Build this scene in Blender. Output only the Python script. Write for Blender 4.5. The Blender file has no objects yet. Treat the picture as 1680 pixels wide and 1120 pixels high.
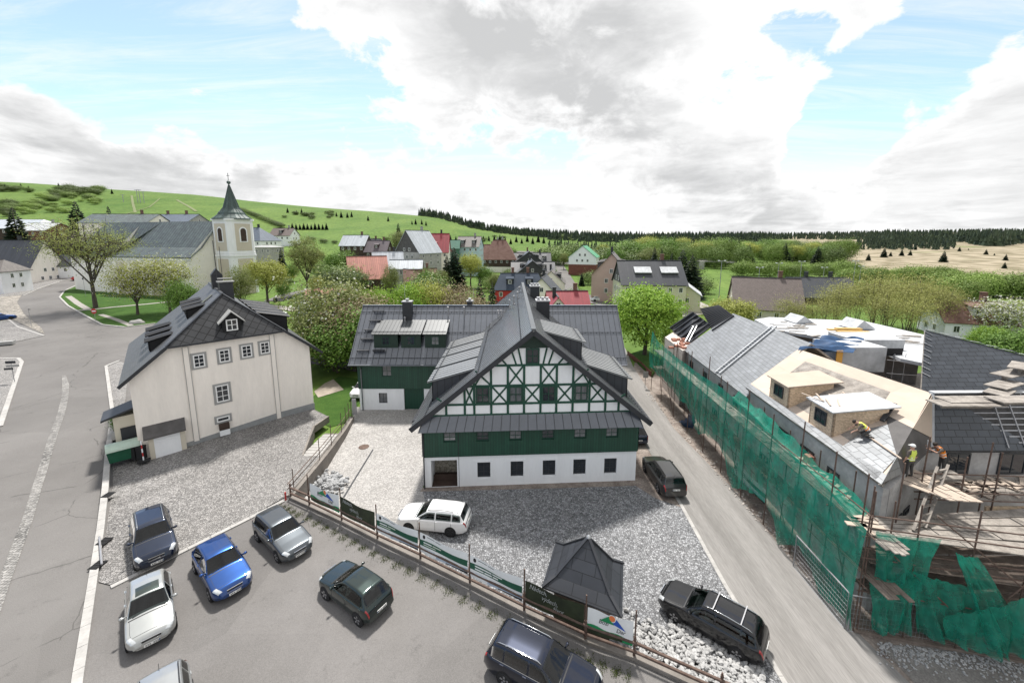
import bpy, bmesh, math, random
import numpy as np
from mathutils import Vector as V, Matrix
R = math.radians
rnd = random.Random(7)
SC = bpy.context.scene
COL = SC.collection

# ---------------------------------------------------------------- camera
F, PIT, H = 665.0, R(8.95), 17.2
CY = 391 + F * math.tan(PIT)

def ray(px, py):
    a, b = (px - 840) / F, -(py - CY) / F
    return V((a, math.cos(PIT) + b * math.sin(PIT), -math.sin(PIT) + b * math.cos(PIT)))

def G(px, py, z=0.0):
    d = ray(px, py); t = (z - H) / d.z
    return V((d.x * t, d.y * t, z))

def YP(px, py, y):
    d = ray(px, py); t = y / d.y
    return V((d.x * t, y, H + d.z * t))

def PL(px, py, p0, n):
    d = ray(px, py); o = V((0, 0, H)); n = V(n)
    return o + d * ((V(p0) - o).dot(n) / d.dot(n))

cam = bpy.data.cameras.new('camera'); camo = bpy.data.objects.new('camera', cam); COL.objects.link(camo)
camo.location = (0, 0, H); camo.rotation_euler = (R(90) - PIT, 0, 0)
cam.sensor_width = 36; cam.lens = F / 1680 * 36; cam.shift_y = (CY - 560) / 1680
cam.clip_end = 12000; SC.camera = camo
SC.view_settings.view_transform = 'Standard'; SC.view_settings.look = 'None'
SC.view_settings.exposure = 1.0; SC.view_settings.gamma = 1

# ---------------------------------------------------------------- objects
def tag(o, label=None, cat=None, group=None, kind=None):
    if label: o['label'] = label
    if cat: o['category'] = cat
    if group: o['group'] = group
    if kind: o['kind'] = kind
    return o

def thing(name, label, cat, loc=(0, 0, 0), rz=0.0, group=None):
    o = bpy.data.objects.new(name, None); COL.objects.link(o)
    o.location = loc; o.rotation_euler = (0, 0, rz); o.empty_display_size = .2
    return tag(o, label, cat, group)

def copy_tree(o, parent=None):
    c = o.copy(); COL.objects.link(c)
    if parent: c.parent = parent
    for ch in list(o.children): copy_tree(ch, c)
    return c

class MB:
    def __init__(s): s.v = []; s.f = []; s.m = []; s.u = {}
    def poly(s, pts, mi=0, uv=None):
        i = len(s.v); s.v += [tuple(p) for p in pts]
        if uv: s.u[len(s.f)] = uv
        s.f.append(tuple(range(i, i + len(pts)))); s.m.append(mi)
    def slab(s, pts, vec, mi=0, side=None, uv=None):
        """polygon pts extruded by vec"""
        side = mi if side is None else side
        a = [V(p) for p in pts]; b = [p + V(vec) for p in a]
        s.poly(a, mi, uv); s.poly(b[::-1], side)
        n = len(a)
        for i in range(n): s.poly([a[i], b[i], b[(i + 1) % n], a[(i + 1) % n]], side)
    def box(s, c, d, rz=0.0, mi=0, M=None):
        x, y, z = d[0] / 2, d[1] / 2, d[2] / 2
        P = [V((sx * x, sy * y, sz * z)) for sz in (-1, 1) for sx, sy in ((-1, -1), (1, -1), (1, 1), (-1, 1))]
        if M is None: M = Matrix.Rotation(rz, 3, 'Z')
        i = len(s.v); s.v += [tuple(M @ p + V(c)) for p in P]
        for q in ((0, 3, 2, 1), (4, 5, 6, 7), (0, 1, 5, 4), (1, 2, 6, 5), (2, 3, 7, 6), (3, 0, 4, 7)):
            s.f.append(tuple(i + k for k in q)); s.m.append(mi)
    def beam(s, p, q, w, h, mi=0, up=(0, 0, 1)):
        p, q = V(p), V(q); d = q - p; L = d.length
        if L < 1e-6: return
        d.normalize(); up = V(up)
        if abs(d.dot(up)) > .98: up = V((1, 0, 0)) if abs(d.x) < .9 else V((0, 1, 0))
        a = d.cross(up).normalized(); b = a.cross(d)
        s.box((p + q) / 2, (L, w, h), M=Matrix((d, a, b)).transposed(), mi=mi)
    def tube(s, pts, r, n=6, mi=0, cap=True):
        pts = [V(p) for p in pts]; rs = r if isinstance(r, (list, tuple)) else [r] * len(pts)
        i0 = len(s.v); m = len(pts)
        for k, p in enumerate(pts):
            d = (pts[min(k + 1, m - 1)] - pts[max(k - 1, 0)]).normalized()
            a = d.cross(V((0, 0, 1)) if abs(d.z) < .95 else V((1, 0, 0))).normalized(); b = a.cross(d)
            for j in range(n):
                t = 2 * math.pi * j / n
                s.v.append(tuple(p + (a * math.cos(t) + b * math.sin(t)) * rs[k]))
        for k in range(m - 1):
            for j in range(n):
                s.f.append((i0 + k * n + j, i0 + k * n + (j + 1) % n, i0 + (k + 1) * n + (j + 1) % n, i0 + (k + 1) * n + j)); s.m.append(mi)
        if cap:
            s.f.append(tuple(i0 + j for j in range(n))[::-1]); s.m.append(mi)
            s.f.append(tuple(i0 + (m - 1) * n + j for j in range(n))); s.m.append(mi)
    def lathe(s, prof, c=(0, 0, 0), n=16, mi=0, M=None):
        """prof: list of (r, z); closed with caps"""
        i0 = len(s.v); c = V(c)
        for r, z in prof:
            for j in range(n):
                t = 2 * math.pi * j / n; p = V((r * math.cos(t), r * math.sin(t), z))
                s.v.append(tuple((M @ p if M else p) + c))
        m = len(prof)
        for k in range(m - 1):
            for j in range(n):
                s.f.append((i0 + k * n + j, i0 + k * n + (j + 1) % n, i0 + (k + 1) * n + (j + 1) % n, i0 + (k + 1) * n + j)); s.m.append(mi)
        s.f.append(tuple(i0 + j for j in range(n))[::-1]); s.m.append(mi)
        s.f.append(tuple(i0 + (m - 1) * n + j for j in range(n))); s.m.append(mi)
    def grid(s, P, mi=0, uv=None):
        i0 = len(s.v); a, b = len(P), len(P[0])
        for row in P: s.v += [tuple(p) for p in row]
        for i in range(a - 1):
            for j in range(b - 1):
                if uv: s.u[len(s.f)] = [uv(i, j), uv(i, j + 1), uv(i + 1, j + 1), uv(i + 1, j)]
                s.f.append((i0 + i * b + j, i0 + i * b + j + 1, i0 + (i + 1) * b + j + 1, i0 + (i + 1) * b + j)); s.m.append(mi)
    def mesh(s, name, mats, smooth=False, off=None):
        me = bpy.data.meshes.new(name)
        vs = s.v if off is None else [(v[0] - off[0], v[1] - off[1], v[2] - off[2]) for v in s.v]
        me.from_pydata(vs, [], s.f)
        mats = mats if isinstance(mats, (list, tuple)) else [mats]
        for m in mats: me.materials.append(m)
        me.polygons.foreach_set('material_index', s.m)
        if smooth: me.polygons.foreach_set('use_smooth', [True] * len(s.f))
        if s.u:
            L = me.uv_layers.new(name='UVMap')
            for fi, uv in s.u.items():
                for k, li in enumerate(me.polygons[fi].loop_indices): L.data[li].uv = uv[k]
        me.update(); return me
    def build(s, name, mats, parent=None, smooth=False, world=True, loc=None):
        """world: vertices are world coordinates, the parent chain is unrotated; else local to the parent"""
        off = None
        if world:
            off = V((0, 0, 0)); p = parent
            while p is not None: off = off + V(p.location); p = p.parent
            if parent is None and loc is not None: off = V(loc)
            if parent is None and loc is None and s.v:
                xs = [v[0] for v in s.v]; ys = [v[1] for v in s.v]
                off = V(((min(xs) + max(xs)) / 2, (min(ys) + max(ys)) / 2, min(v[2] for v in s.v)))
        me = s.mesh(name, mats, smooth, off)
        o = bpy.data.objects.new(name, me); COL.objects.link(o)
        if parent is not None: o.parent = parent
        elif off is not None: o.location = off
        return o

def obj(name, me, parent=None, loc=(0, 0, 0), rot=(0, 0, 0), scale=None):
    o = bpy.data.objects.new(name, me); COL.objects.link(o)
    o.location = loc; o.rotation_euler = rot
    if scale: o.scale = scale
    if parent is not None: o.parent = parent
    return o

def text_mesh(txt, size, ext=0.004, shear=0.0):
    cu = bpy.data.curves.new('lettering', 'FONT'); cu.body = txt; cu.size = size; cu.extrude = ext; cu.shear = shear
    cu.align_x = 'LEFT'
    o = bpy.data.objects.new('lettering', cu); COL.objects.link(o)
    bpy.context.view_layer.update()
    me = bpy.data.meshes.new_from_object(o.evaluated_get(bpy.context.evaluated_depsgraph_get()))
    bpy.data.objects.remove(o); return me

# ---------------------------------------------------------------- materials
def mat(name, col, rough=.75, var=.16, scale=1.2, bump=0.0, bscale=25, metal=0.0, coat=0.0, spec=.4, col2=None, rndv=0.0, fine=.0, fscale=40, coord='Object', stretch=None):
    m = bpy.data.materials.new(name); m.use_nodes = True
    nt = m.node_tree; N = nt.nodes; L = nt.links; b = N['Principled BSDF']
    b.inputs['Roughness'].default_value = rough; b.inputs['Metallic'].default_value = metal
    b.inputs['Specular IOR Level'].default_value = spec
    b.inputs['Coat Weight'].default_value = coat; b.inputs['Coat Roughness'].default_value = .04
    tc = N.new('ShaderNodeTexCoord'); src = tc.outputs[coord]
    if stretch:
        mp = N.new('ShaderNodeMapping'); mp.inputs['Scale'].default_value = stretch; L.new(src, mp.inputs[0]); src = mp.outputs[0]
    n1 = N.new('ShaderNodeTexNoise'); n1.inputs['Scale'].default_value = scale; n1.inputs['Detail'].default_value = 6; n1.inputs['Roughness'].default_value = .65
    L.new(src, n1.inputs['Vector'])
    ramp = N.new('ShaderNodeMapRange'); ramp.inputs[1].default_value = .3; ramp.inputs[2].default_value = .7
    L.new(n1.outputs['Fac'], ramp.inputs[0])
    mx = N.new('ShaderNodeMix'); mx.data_type = 'RGBA'
    c2 = col2 if col2 else tuple(min(1, c * (1 + var)) for c in col)
    c1 = col if col2 else tuple(c * (1 - var) for c in col)
    mx.inputs[6].default_value = (*c1, 1); mx.inputs[7].default_value = (*c2, 1)
    L.new(ramp.outputs[0], mx.inputs[0]); out = mx.outputs[2]
    if fine:
        n2 = N.new('ShaderNodeTexNoise'); n2.inputs['Scale'].default_value = fscale; n2.inputs['Detail'].default_value = 3
        L.new(src, n2.inputs['Vector'])
        mr = N.new('ShaderNodeMapRange'); mr.inputs[1].default_value = .25; mr.inputs[2].default_value = .75
        mr.inputs[3].default_value = 1 - fine; mr.inputs[4].default_value = 1 + fine
        L.new(n2.outputs['Fac'], mr.inputs[0])
        h = N.new('ShaderNodeHueSaturation'); L.new(out, h.inputs['Color']); L.new(mr.outputs[0], h.inputs['Value']); out = h.outputs[0]
    if rndv:
        oi = N.new('ShaderNodeObjectInfo'); mr = N.new('ShaderNodeMapRange'); mr.inputs[3].default_value = 1 - rndv; mr.inputs[4].default_value = 1 + rndv
        L.new(oi.outputs['Random'], mr.inputs[0])
        h = N.new('ShaderNodeHueSaturation'); L.new(out, h.inputs['Color']); L.new(mr.outputs[0], h.inputs['Value']); out = h.outputs[0]
    L.new(out, b.inputs['Base Color'])
    if bump:
        n3 = N.new('ShaderNodeTexNoise'); n3.inputs['Scale'].default_value = bscale; n3.inputs['Detail'].default_value = 4
        L.new(src, n3.inputs['Vector'])
        bp = N.new('ShaderNodeBump'); bp.inputs['Strength'].default_value = bump; bp.inputs['Distance'].default_value = .05
        L.new(n3.outputs['Fac'], bp.inputs['Height']); L.new(bp.outputs[0], b.inputs['Normal'])
    return m

def nodes(m): return m.node_tree.nodes, m.node_tree.links, m.node_tree.nodes['Principled BSDF']

def brick_mat(name, col, line, w, h, rough=.5, rot=0.0, mortar=.02, var=.12, coord='UV', offset=.5, spec=.5, bump=.25, metal=0.0, col2=None):
    """tiles, slates, boards: brick texture in metres over the UV map"""
    m = mat(name, col, rough, var, 1.0, spec=spec, metal=metal, col2=col2); N, L, b = nodes(m)
    tc = N.new('ShaderNodeTexCoord'); mp = N.new('ShaderNodeMapping'); mp.inputs['Rotation'].default_value = (0, 0, rot)
    L.new(tc.outputs[coord], mp.inputs[0])
    br = N.new('ShaderNodeTexBrick'); br.offset = offset
    br.inputs['Scale'].default_value = 1; br.inputs['Brick Width'].default_value = w; br.inputs['Row Height'].default_value = h
    br.inputs['Mortar Size'].default_value = mortar; br.inputs['Mortar Smooth'].default_value = .1
    br.inputs['Color1'].default_value = (.86, .86, .86, 1); br.inputs['Color2'].default_value = (1.12, 1.12, 1.12, 1)
    br.inputs['Mortar'].default_value = (line, line, line, 1)
    L.new(mp.outputs[0], br.inputs['Vector'])
    src = b.inputs['Base Color'].links[0].from_socket
    mx = N.new('ShaderNodeMix'); mx.data_type = 'RGBA'; mx.blend_type = 'MULTIPLY'; mx.inputs[0].default_value = 1
    L.new(src, mx.inputs[6]); L.new(br.outputs['Color'], mx.inputs[7]); L.new(mx.outputs[2], b.inputs['Base Color'])
    if bump:
        bp = N.new('ShaderNodeBump'); bp.inputs['Strength'].default_value = bump; bp.inputs['Distance'].default_value = .02; bp.invert = True
        L.new(br.outputs['Fac'], bp.inputs['Height']); L.new(bp.outputs[0], b.inputs['Normal'])
    return m

def stone_mat(name, col, col2, scale, joint=.35, rough=.85, big=.25, bigscale=.25, randomness=.8, jw=.12, stain=None):
    """cobbles / rubble: voronoi cells with their own grey and dark joints"""
    m = mat(name, col, rough, col2=col2, scale=bigscale); N, L, b = nodes(m)
    tc = N.new('ShaderNodeTexCoord')
    v1 = N.new('ShaderNodeTexVoronoi'); v1.inputs['Scale'].default_value = scale; v1.inputs['Randomness'].default_value = randomness
    v2 = N.new('ShaderNodeTexVoronoi'); v2.feature = 'DISTANCE_TO_EDGE'; v2.inputs['Scale'].default_value = scale; v2.inputs['Randomness'].default_value = randomness
    L.new(tc.outputs['Object'], v1.inputs['Vector']); L.new(tc.outputs['Object'], v2.inputs['Vector'])
    sp = N.new('ShaderNodeSeparateColor'); L.new(v1.outputs['Color'], sp.inputs[0])
    mr = N.new('ShaderNodeMapRange'); mr.inputs[3].default_value = 1 - big; mr.inputs[4].default_value = 1 + big
    L.new(sp.outputs[0], mr.inputs[0])
    m2 = N.new('ShaderNodeMapRange'); m2.inputs[1].default_value = 0; m2.inputs[2].default_value = jw; m2.inputs[3].default_value = joint; m2.inputs[4].default_value = 1
    L.new(v2.outputs['Distance'], m2.inputs[0])
    mu = N.new('ShaderNodeMath'); mu.operation = 'MULTIPLY'; L.new(mr.outputs[0], mu.inputs[0]); L.new(m2.outputs[0], mu.inputs[1])
    src = b.inputs['Base Color'].links[0].from_socket
    h = N.new('ShaderNodeHueSaturation'); L.new(src, h.inputs['Color']); L.new(mu.outputs[0], h.inputs['Value']); out = h.outputs[0]
    L.new(out, b.inputs['Base Color'])
    bp = N.new('ShaderNodeBump'); bp.inputs['Strength'].default_value = .6; bp.inputs['Distance'].default_value = .04
    L.new(m2.outputs[0], bp.inputs['Height']); L.new(bp.outputs[0], b.inputs['Normal'])
    return m

def leaf_mat(name, col, col2, trans=.35, rndv=.12):
    m = bpy.data.materials.new(name); m.use_nodes = True; N, L, b = nodes(m)
    g = N.new('ShaderNodeNewGeometry'); mx = N.new('ShaderNodeMix'); mx.data_type = 'RGBA'
    mx.inputs[6].default_value = (*col, 1); mx.inputs[7].default_value = (*col2, 1)
    L.new(g.outputs['Random Per Island'], mx.inputs[0])
    oi = N.new('ShaderNodeObjectInfo'); mr = N.new('ShaderNodeMapRange'); mr.inputs[3].default_value = 1 - rndv; mr.inputs[4].default_value = 1 + rndv
    L.new(oi.outputs['Random'], mr.inputs[0])
    h = N.new('ShaderNodeHueSaturation'); L.new(mx.outputs[2], h.inputs['Color']); L.new(mr.outputs[0], h.inputs['Value'])
    b.inputs['Roughness'].default_value = .6; b.inputs['Specular IOR Level'].default_value = .25
    L.new(h.outputs[0], b.inputs['Base Color'])
    t = N.new('ShaderNodeBsdfTranslucent'); L.new(h.outputs[0], t.inputs['Color'])
    ms = N.new('ShaderNodeMixShader'); ms.inputs[0].default_value = trans
    L.new(b.outputs[0], ms.inputs[1]); L.new(t.outputs[0], ms.inputs[2]); L.new(ms.outputs[0], N['Material Output'].inputs[0])
    return m

M = {}
M['white'] = mat('white_render', (.80, .81, .82), .8, .045, .9, bump=.08, bscale=30, stretch=(1.4, 1.4, .35), fine=.02, fscale=5)
M['cream'] = mat('cream_render', (.84, .785, .715), .85, .06, .9, stretch=(1.3, 1.3, .28), bump=.1, bscale=20, fine=.03, fscale=6)
M['cream2'] = mat('ochre_render', (.60, .55, .45), .85, .06, .4)
M['greyrend'] = mat('grey_render', (.36, .35, .34), .9, .22, .9, bump=.15, bscale=12, fine=.12, fscale=5)
M['concrete'] = mat('concrete', (.20, .18, .16), .9, .3, .7, bump=.2, bscale=14, fine=.1, fscale=12)
M['plinth'] = mat('grey_plinth', (.27, .28, .28), .9, .15, 1.5)
M['green'] = mat('green_board', (.010, .052, .032), .55, .25, 1.6, stretch=(6, 6, .3))
M['timber'] = mat('green_timber', (.010, .060, .038), .55, .2, 2)
M['metal_roof'] = mat('anthracite_metal', (.088, .098, .118), .42, .13, .5, spec=.5, metal=.25, fine=.06, fscale=3)
M['metal_roof_m'] = mat('sunlit_grey_metal', (.165, .172, .177), .42, .10, .5, spec=.5, metal=.2, fine=.05, fscale=3)  # lighter copy of the wing's roof metal, grazing sun gloss put into its colour
M['metal_shed'] = mat('sky_lit_grey_metal', (.225, .232, .235), .42, .1, .5, spec=.5, metal=.2)  # same roof metal paler still for the dormers, sky sheen put into the colour
for k_ in ('metal_roof', 'metal_roof_m'):
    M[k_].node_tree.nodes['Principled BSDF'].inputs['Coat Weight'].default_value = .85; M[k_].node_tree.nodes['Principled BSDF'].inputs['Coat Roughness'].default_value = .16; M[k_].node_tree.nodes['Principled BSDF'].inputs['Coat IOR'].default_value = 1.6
M['metal_light'] = mat('pale_metal', (.088, .092, .094), .45, .1, .5, spec=.4, metal=.2)
M['seam'] = mat('seam_metal', (.035, .039, .046), .45, .1, 1)
M['dark'] = mat('dark_metal', (.030, .032, .037), .5, .15, 2)
M['steel'] = mat('steel', (.45, .46, .47), .35, .12, 3, metal=.8)
M['galv'] = mat('galvanised', (.34, .34, .35), .5, .2, 5, metal=.5)
M['rust'] = mat('rusty_tube', (.075, .046, .036), .8, .4, 4, metal=.2, col2=(.17, .12, .095))
M['glass'] = mat('window_glass', (.025, .03, .036), .06, .3, .8, spec=.8)
M['glass_blind'] = mat('blind_glass', (.20, .21, .22), .12, .5, 1.2, spec=.8, col2=(.05, .055, .06))
M['frame_w'] = mat('white_frame', (.78, .78, .77), .5, .03, 3)
M['frame_g'] = mat('green_frame', (.012, .05, .034), .5, .1, 3)
M['frame_d'] = mat('dark_frame', (.035, .038, .042), .5, .1, 3)
M['surround'] = mat('grey_surround', (.31, .31, .30), .85, .08, 2)
M['wood'] = mat('weathered_plank', (.15, .132, .116), .85, .35, 2.2, col2=(.35, .318, .28), stretch=(1, 1, 1), fine=.2, fscale=18)
M['oldwood'] = mat('old_wood', (.13, .10, .08), .85, .3, 2.5, col2=(.22, .18, .15), fine=.15, fscale=14)
M['redwood'] = mat('red_brown_wood', (.13, .038, .026), .75, .25, 2)
M['brown'] = mat('brown_wood', (.055, .036, .028), .8, .25, 1.5)
M['black'] = mat('black_void', (.012, .012, .013), .8, .2, 2)
M['rubber'] = mat('rubber', (.018, .018, .019), .85, .2, 8)
M['kerb'] = mat('kerb_stone', (.36, .348, .33), .85, .18, 1.2, fine=.1, fscale=8)
M['bark'] = mat('bark', (.075, .062, .052), .95, .35, 3, bump=.5, bscale=14, stretch=(3, 3, .6))
M['slate'] = brick_mat('slate_tiles', (.060, .067, .078), .28, .62, .36, .38, 0, .022, .14, spec=.5, metal=.15)
M['slate_l'] = brick_mat('pale_slate_tiles', (.21, .22, .23), .42, .62, .34, .40, .08, .018, .10, spec=.5, metal=.2)
M['slate_d'] = brick_mat('diamond_slates', (.040, .041, .044), .25, .62, .62, .6, R(33), .04, .16, offset=0.0, spec=.3)
M['slate_k'] = brick_mat('kiosk_slates', (.034, .037, .044), .35, 1.1, .5, .5, 0, .02, .12, spec=.4)
M['shingle'] = brick_mat('small_shingles', (.085, .086, .088), .55, .20, .14, .45, 0, .012, .16)
M['clad'] = brick_mat('vertical_cladding', (.036, .040, .048), .5, .35, 60, .5, 0, .02, .1)
M['greenclad'] = brick_mat('green_cladding', (.012, .058, .036), .45, .20, 60, .55, 0, .012, .14)
def osb():
    m = mat('osb_board', (.56, .43, .30), .8, .15, .5); N, L, b = nodes(m)
    tc = N.new('ShaderNodeTexCoord'); v = N.new('ShaderNodeTexVoronoi'); v.inputs['Scale'].default_value = 9
    mp = N.new('ShaderNodeMapping'); mp.inputs['Scale'].default_value = (1, 1, 2.2); L.new(tc.outputs['Object'], mp.inputs[0]); L.new(mp.outputs[0], v.inputs['Vector'])
    sp = N.new('ShaderNodeSeparateColor'); L.new(v.outputs['Color'], sp.inputs[0])
    mr = N.new('ShaderNodeMapRange'); mr.inputs[3].default_value = .72; mr.inputs[4].default_value = 1.22; L.new(sp.outputs[1], mr.inputs[0])
    src = b.inputs['Base Color'].links[0].from_socket
    h = N.new('ShaderNodeHueSaturation'); L.new(src, h.inputs['Color']); L.new(mr.outputs[0], h.inputs['Value']); L.new(h.outputs[0], b.inputs['Base Color'])
    return m
M['osb'] = osb()
M['osb_pale'] = brick_mat('pale_board_deck', (.53, .44, .36), .82, 2.5, 1.25, .8, 0, .012, .06, spec=.2)
M['membrane'] = mat('grey_membrane', (.085, .08, .078), .75, .25, 1.2)
M['white_mem'] = mat('white_membrane', (.44, .45, .46), .7, .25, .9, fine=.1, fscale=3)
M['tarp'] = mat('blue_tarpaulin', (.012, .050, .125), .5, .4, 1.5)
M['redroof'] = brick_mat('red_metal_roof', (.26, .030, .040), .6, .35, 60, .5, 0, .02)
M['rustroof'] = mat('rusty_roof', (.115, .055, .042), .8, .3, .6, col2=(.20, .12, .095))
M['pinkroof'] = brick_mat('faded_red_roof', (.42, .17, .13), .55, .6, 60, .6, 0, .04)
M['greyroof'] = brick_mat('grey_sheet_roof', (.40, .43, .46), .6, .6, 60, .5, 0, .03)
M['brownroof'] = brick_mat('brown_tiles', (.135, .105, .095), .6, .3, .35, .7, 0, .03)
M['copper'] = brick_mat('aged_copper_seams', (.125, .160, .150), .35, .95, 60, .5, 0, .09, .25, col2=(.060, .066, .070))
M['copper_p'] = mat('aged_copper', (.050, .068, .066), .55, .3, .8, col2=(.085, .125, .115))
M['greenroof'] = mat('green_roof', (.08, .28, .15), .6, .1, .8)
M['red'] = mat('red_paint', (.42, .03, .03), .5, .1, 2)
M['plastic_g'] = mat('green_plastic', (.012, .085, .045), .45, .12, 3)
M['plastic_pale'] = mat('pale_green_plastic', (.42, .52, .44), .5, .1, 3)
# ---------------------------------------------------------------- sky and sun
SUN_EL, SUN_AZ = R(63), R(-5)          # azimuth from +Y towards +X
w = bpy.data.worlds.new('World'); SC.world = w; w.use_nodes = True
def world():
    N, L = w.node_tree.nodes, w.node_tree.links
    N.clear(); out = N.new('ShaderNodeOutputWorld')
    sky = N.new('ShaderNodeTexSky'); sky.sky_type = 'NISHITA'; sky.sun_disc = False
    sky.sun_elevation = SUN_EL; sky.sun_rotation = SUN_AZ; sky.altitude = 1000; sky.dust_density = 1.0; sky.ozone_density = 1.2
    bg1 = N.new('ShaderNodeBackground'); bg1.inputs[1].default_value = .12; L.new(sky.outputs[0], bg1.inputs[0])
    tc = N.new('ShaderNodeTexCoord'); sp = N.new('ShaderNodeSeparateXYZ'); L.new(tc.outputs['Generated'], sp.inputs[0])
    def math_(op, a, b=None, clamp=False):
        m = N.new('ShaderNodeMath'); m.operation = op; m.use_clamp = clamp
        for i, x in enumerate((a, b)):
            if x is None: continue
            if isinstance(x, (int, float)): m.inputs[i].default_value = x
            else: L.new(x, m.inputs[i])
        return m.outputs[0]
    def rng(x, a, b, c=0.0, d=1.0, smooth=True):
        m = N.new('ShaderNodeMapRange'); m.interpolation_type = 'SMOOTHSTEP' if smooth else 'LINEAR'
        m.inputs[1].default_value = a; m.inputs[2].default_value = b; m.inputs[3].default_value = c; m.inputs[4].default_value = d
        L.new(x, m.inputs[0]); return m.outputs[0]
    z = math_('ADD', math_('MAXIMUM', sp.outputs[2], 0.0), .10)
    cx = math_('DIVIDE', sp.outputs[0], z); cy = math_('DIVIDE', sp.outputs[1], z)
    cb = N.new('ShaderNodeCombineXYZ'); L.new(cx, cb.inputs[0]); L.new(cy, cb.inputs[1])
    def noise(scale, detail, rough, off, dist=0.0, sc=(1, 1, 1), src=None):
        mp = N.new('ShaderNodeMapping'); mp.inputs['Location'].default_value = off; mp.inputs['Scale'].default_value = sc
        L.new(src if src else cb.outputs[0], mp.inputs[0])
        n = N.new('ShaderNodeTexNoise'); n.inputs['Scale'].default_value = scale; n.inputs['Detail'].default_value = detail
        n.inputs['Roughness'].default_value = rough; n.inputs['Distortion'].default_value = dist
        L.new(mp.outputs[0], n.inputs['Vector']); return n.outputs['Fac']
    gen = tc.outputs['Generated']
    def dot(v):
        dp = N.new('ShaderNodeVectorMath'); dp.operation = 'DOT_PRODUCT'; dp.inputs[1].default_value = v; L.new(gen, dp.inputs[0]); return dp.outputs['Value']
    def edge(pa, pb, pin, w_, lo, hi):
        """a cloud bank's border: the great circle through two sky directions, cloud on the side of pin"""
        n = ray(*pa).cross(ray(*pb)).normalized(); n = n if n.dot(ray(*pin)) > 0 else -n
        return rng(dot(n), -w_, w_, lo, hi)
    def blob(px, py, rad, wt): return rng(dot(ray(px, py).normalized()), math.cos(R(rad)), 1.0, 0.0, wt)
    n1 = noise(2.6, 10, .58, (3.1, 1.7, 0), .25, (1, 1, 1.9), gen)
    n2 = noise(7.5, 10, .62, (0, 5, 2), .35, (1, 1, 1.7), gen)
    n3 = noise(1.0, 8, .6, (4, 2, 0), .4)
    nz = math_('ADD', math_('ADD', math_('MULTIPLY', math_('SUBTRACT', n1, .5), 1.45), math_('MULTIPLY', math_('SUBTRACT', n2, .5), 1.15)), math_('MULTIPLY', math_('SUBTRACT', n3, .5), .35))
    b1 = math_('MINIMUM', edge((0, 150), (600, 300), (200, 330), .12, -.40, .30), edge((640, 0), (700, 300), (200, 200), .25, -.30, .40))
    b2 = math_('MINIMUM', edge((430, 0), (720, 225), (900, 100), .16, -.34, .25), edge((440, 40), (860, 250), (900, 60), .2, -.3, .27))
    b3 = rng(sp.outputs[2], .03, .20, .34, -.34)
    bias = math_('MAXIMUM', math_('MAXIMUM', b1, b2), b3)
    for q in ((1455, 165, 8, -.52), (1380, 215, 5.5, -.42), (1630, 110, 6.5, -.42), (1560, 250, 9, .22), (1330, 255, 4, -.28), (1560, 25, 5, -.25), (1310, 40, 4, -.20),
              (225, 75, 4, .24), (290, 120, 3.5, .30), (180, 55, 3, .22), (345, 140, 3, .22), (40, 100, 5, .2), (200, 150, 7, -.16), (430, 150, 9, -.16), (608, 232, 6, .22), (700, 235, 7, .24), (1590, 180, 7, .35), (620, 190, 6, -.1)): bias = math_('ADD', bias, blob(*q))
    dens = math_('ADD', nz, bias)
    cover = rng(dens, -.02, .15)
    veil = noise(2.2, 8, .7, (9, 2, 0), 1.2, (.30, 1.7, 1))
    veil = rng(veil, .38, .74, .08, .55)
    hz = rng(sp.outputs[2], 0.0, .22, .65, 0.0)
    veil = math_('MAXIMUM', veil, hz)
    fac = math_('MAXIMUM', cover, veil, True)
    # grey undersides
    g1 = noise(1.3, 9, .6, (7.3, 4.1, 0), .5)
    g2 = noise(4.2, 9, .62, (1, 2, 8), .4, (1, 1, 2.8), gen)
    gr = math_('ADD', math_('MULTIPLY', math_('SUBTRACT', g1, .5), .75), math_('MULTIPLY', math_('SUBTRACT', g2, .5), .80))
    for q in ((860, 110, 17, .20), (1010, 120, 13, .14), (780, 40, 10, .10), (300, 250, 13, .12), (90, 245, 12, .12), (1000, 330, 9, .08), (1150, 290, 11, .10), (1290, 325, 10, .10), (1580, 210, 7, .12), (470, 300, 5, .12), (1250, 100, 12, -.16), (700, 110, 8, -.10)): gr = math_('ADD', gr, blob(*q))
    thick = rng(dens, .03, .40)
    g3 = noise(2.4, 9, .6, (2, 7, 1), .5, (1, 1, 6.0), gen)
    low = math_('MULTIPLY', rng(g3, .40, .68), rng(sp.outputs[2], .02, .45, .85, .15))
    gm = math_('MULTIPLY', math_('MAXIMUM', rng(gr, -.22, .42), math_('MULTIPLY', low, .62)), thick)
    gm = math_('ADD', gm, math_('MULTIPLY', rng(n2, .38, .66), .12), True)
    mx = N.new('ShaderNodeMix'); mx.data_type = 'RGBA'; mx.inputs[6].default_value = (1.03, 1.03, 1.03, 1); mx.inputs[7].default_value = (.60, .605, .61, 1)
    L.new(gm, mx.inputs[0])
    bg2 = N.new('ShaderNodeBackground'); bg2.inputs[1].default_value = .54; L.new(mx.outputs[2], bg2.inputs[0])
    ms = N.new('ShaderNodeMixShader'); L.new(fac, ms.inputs[0]); L.new(bg1.outputs[0], ms.inputs[1]); L.new(bg2.outputs[0], ms.inputs[2])
    L.new(ms.outputs[0], out.inputs[0])
world()
sl = bpy.data.lights.new('sun', 'SUN'); sl.energy = 3.1; sl.angle = R(5); sl.color = (1.0, .965, .915)
so = bpy.data.objects.new('sun', sl); COL.objects.link(so); so.location = (0, 60, 80)
sd = V((math.sin(SUN_AZ) * math.cos(SUN_EL), math.cos(SUN_AZ) * math.cos(SUN_EL), math.sin(SUN_EL)))
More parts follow.
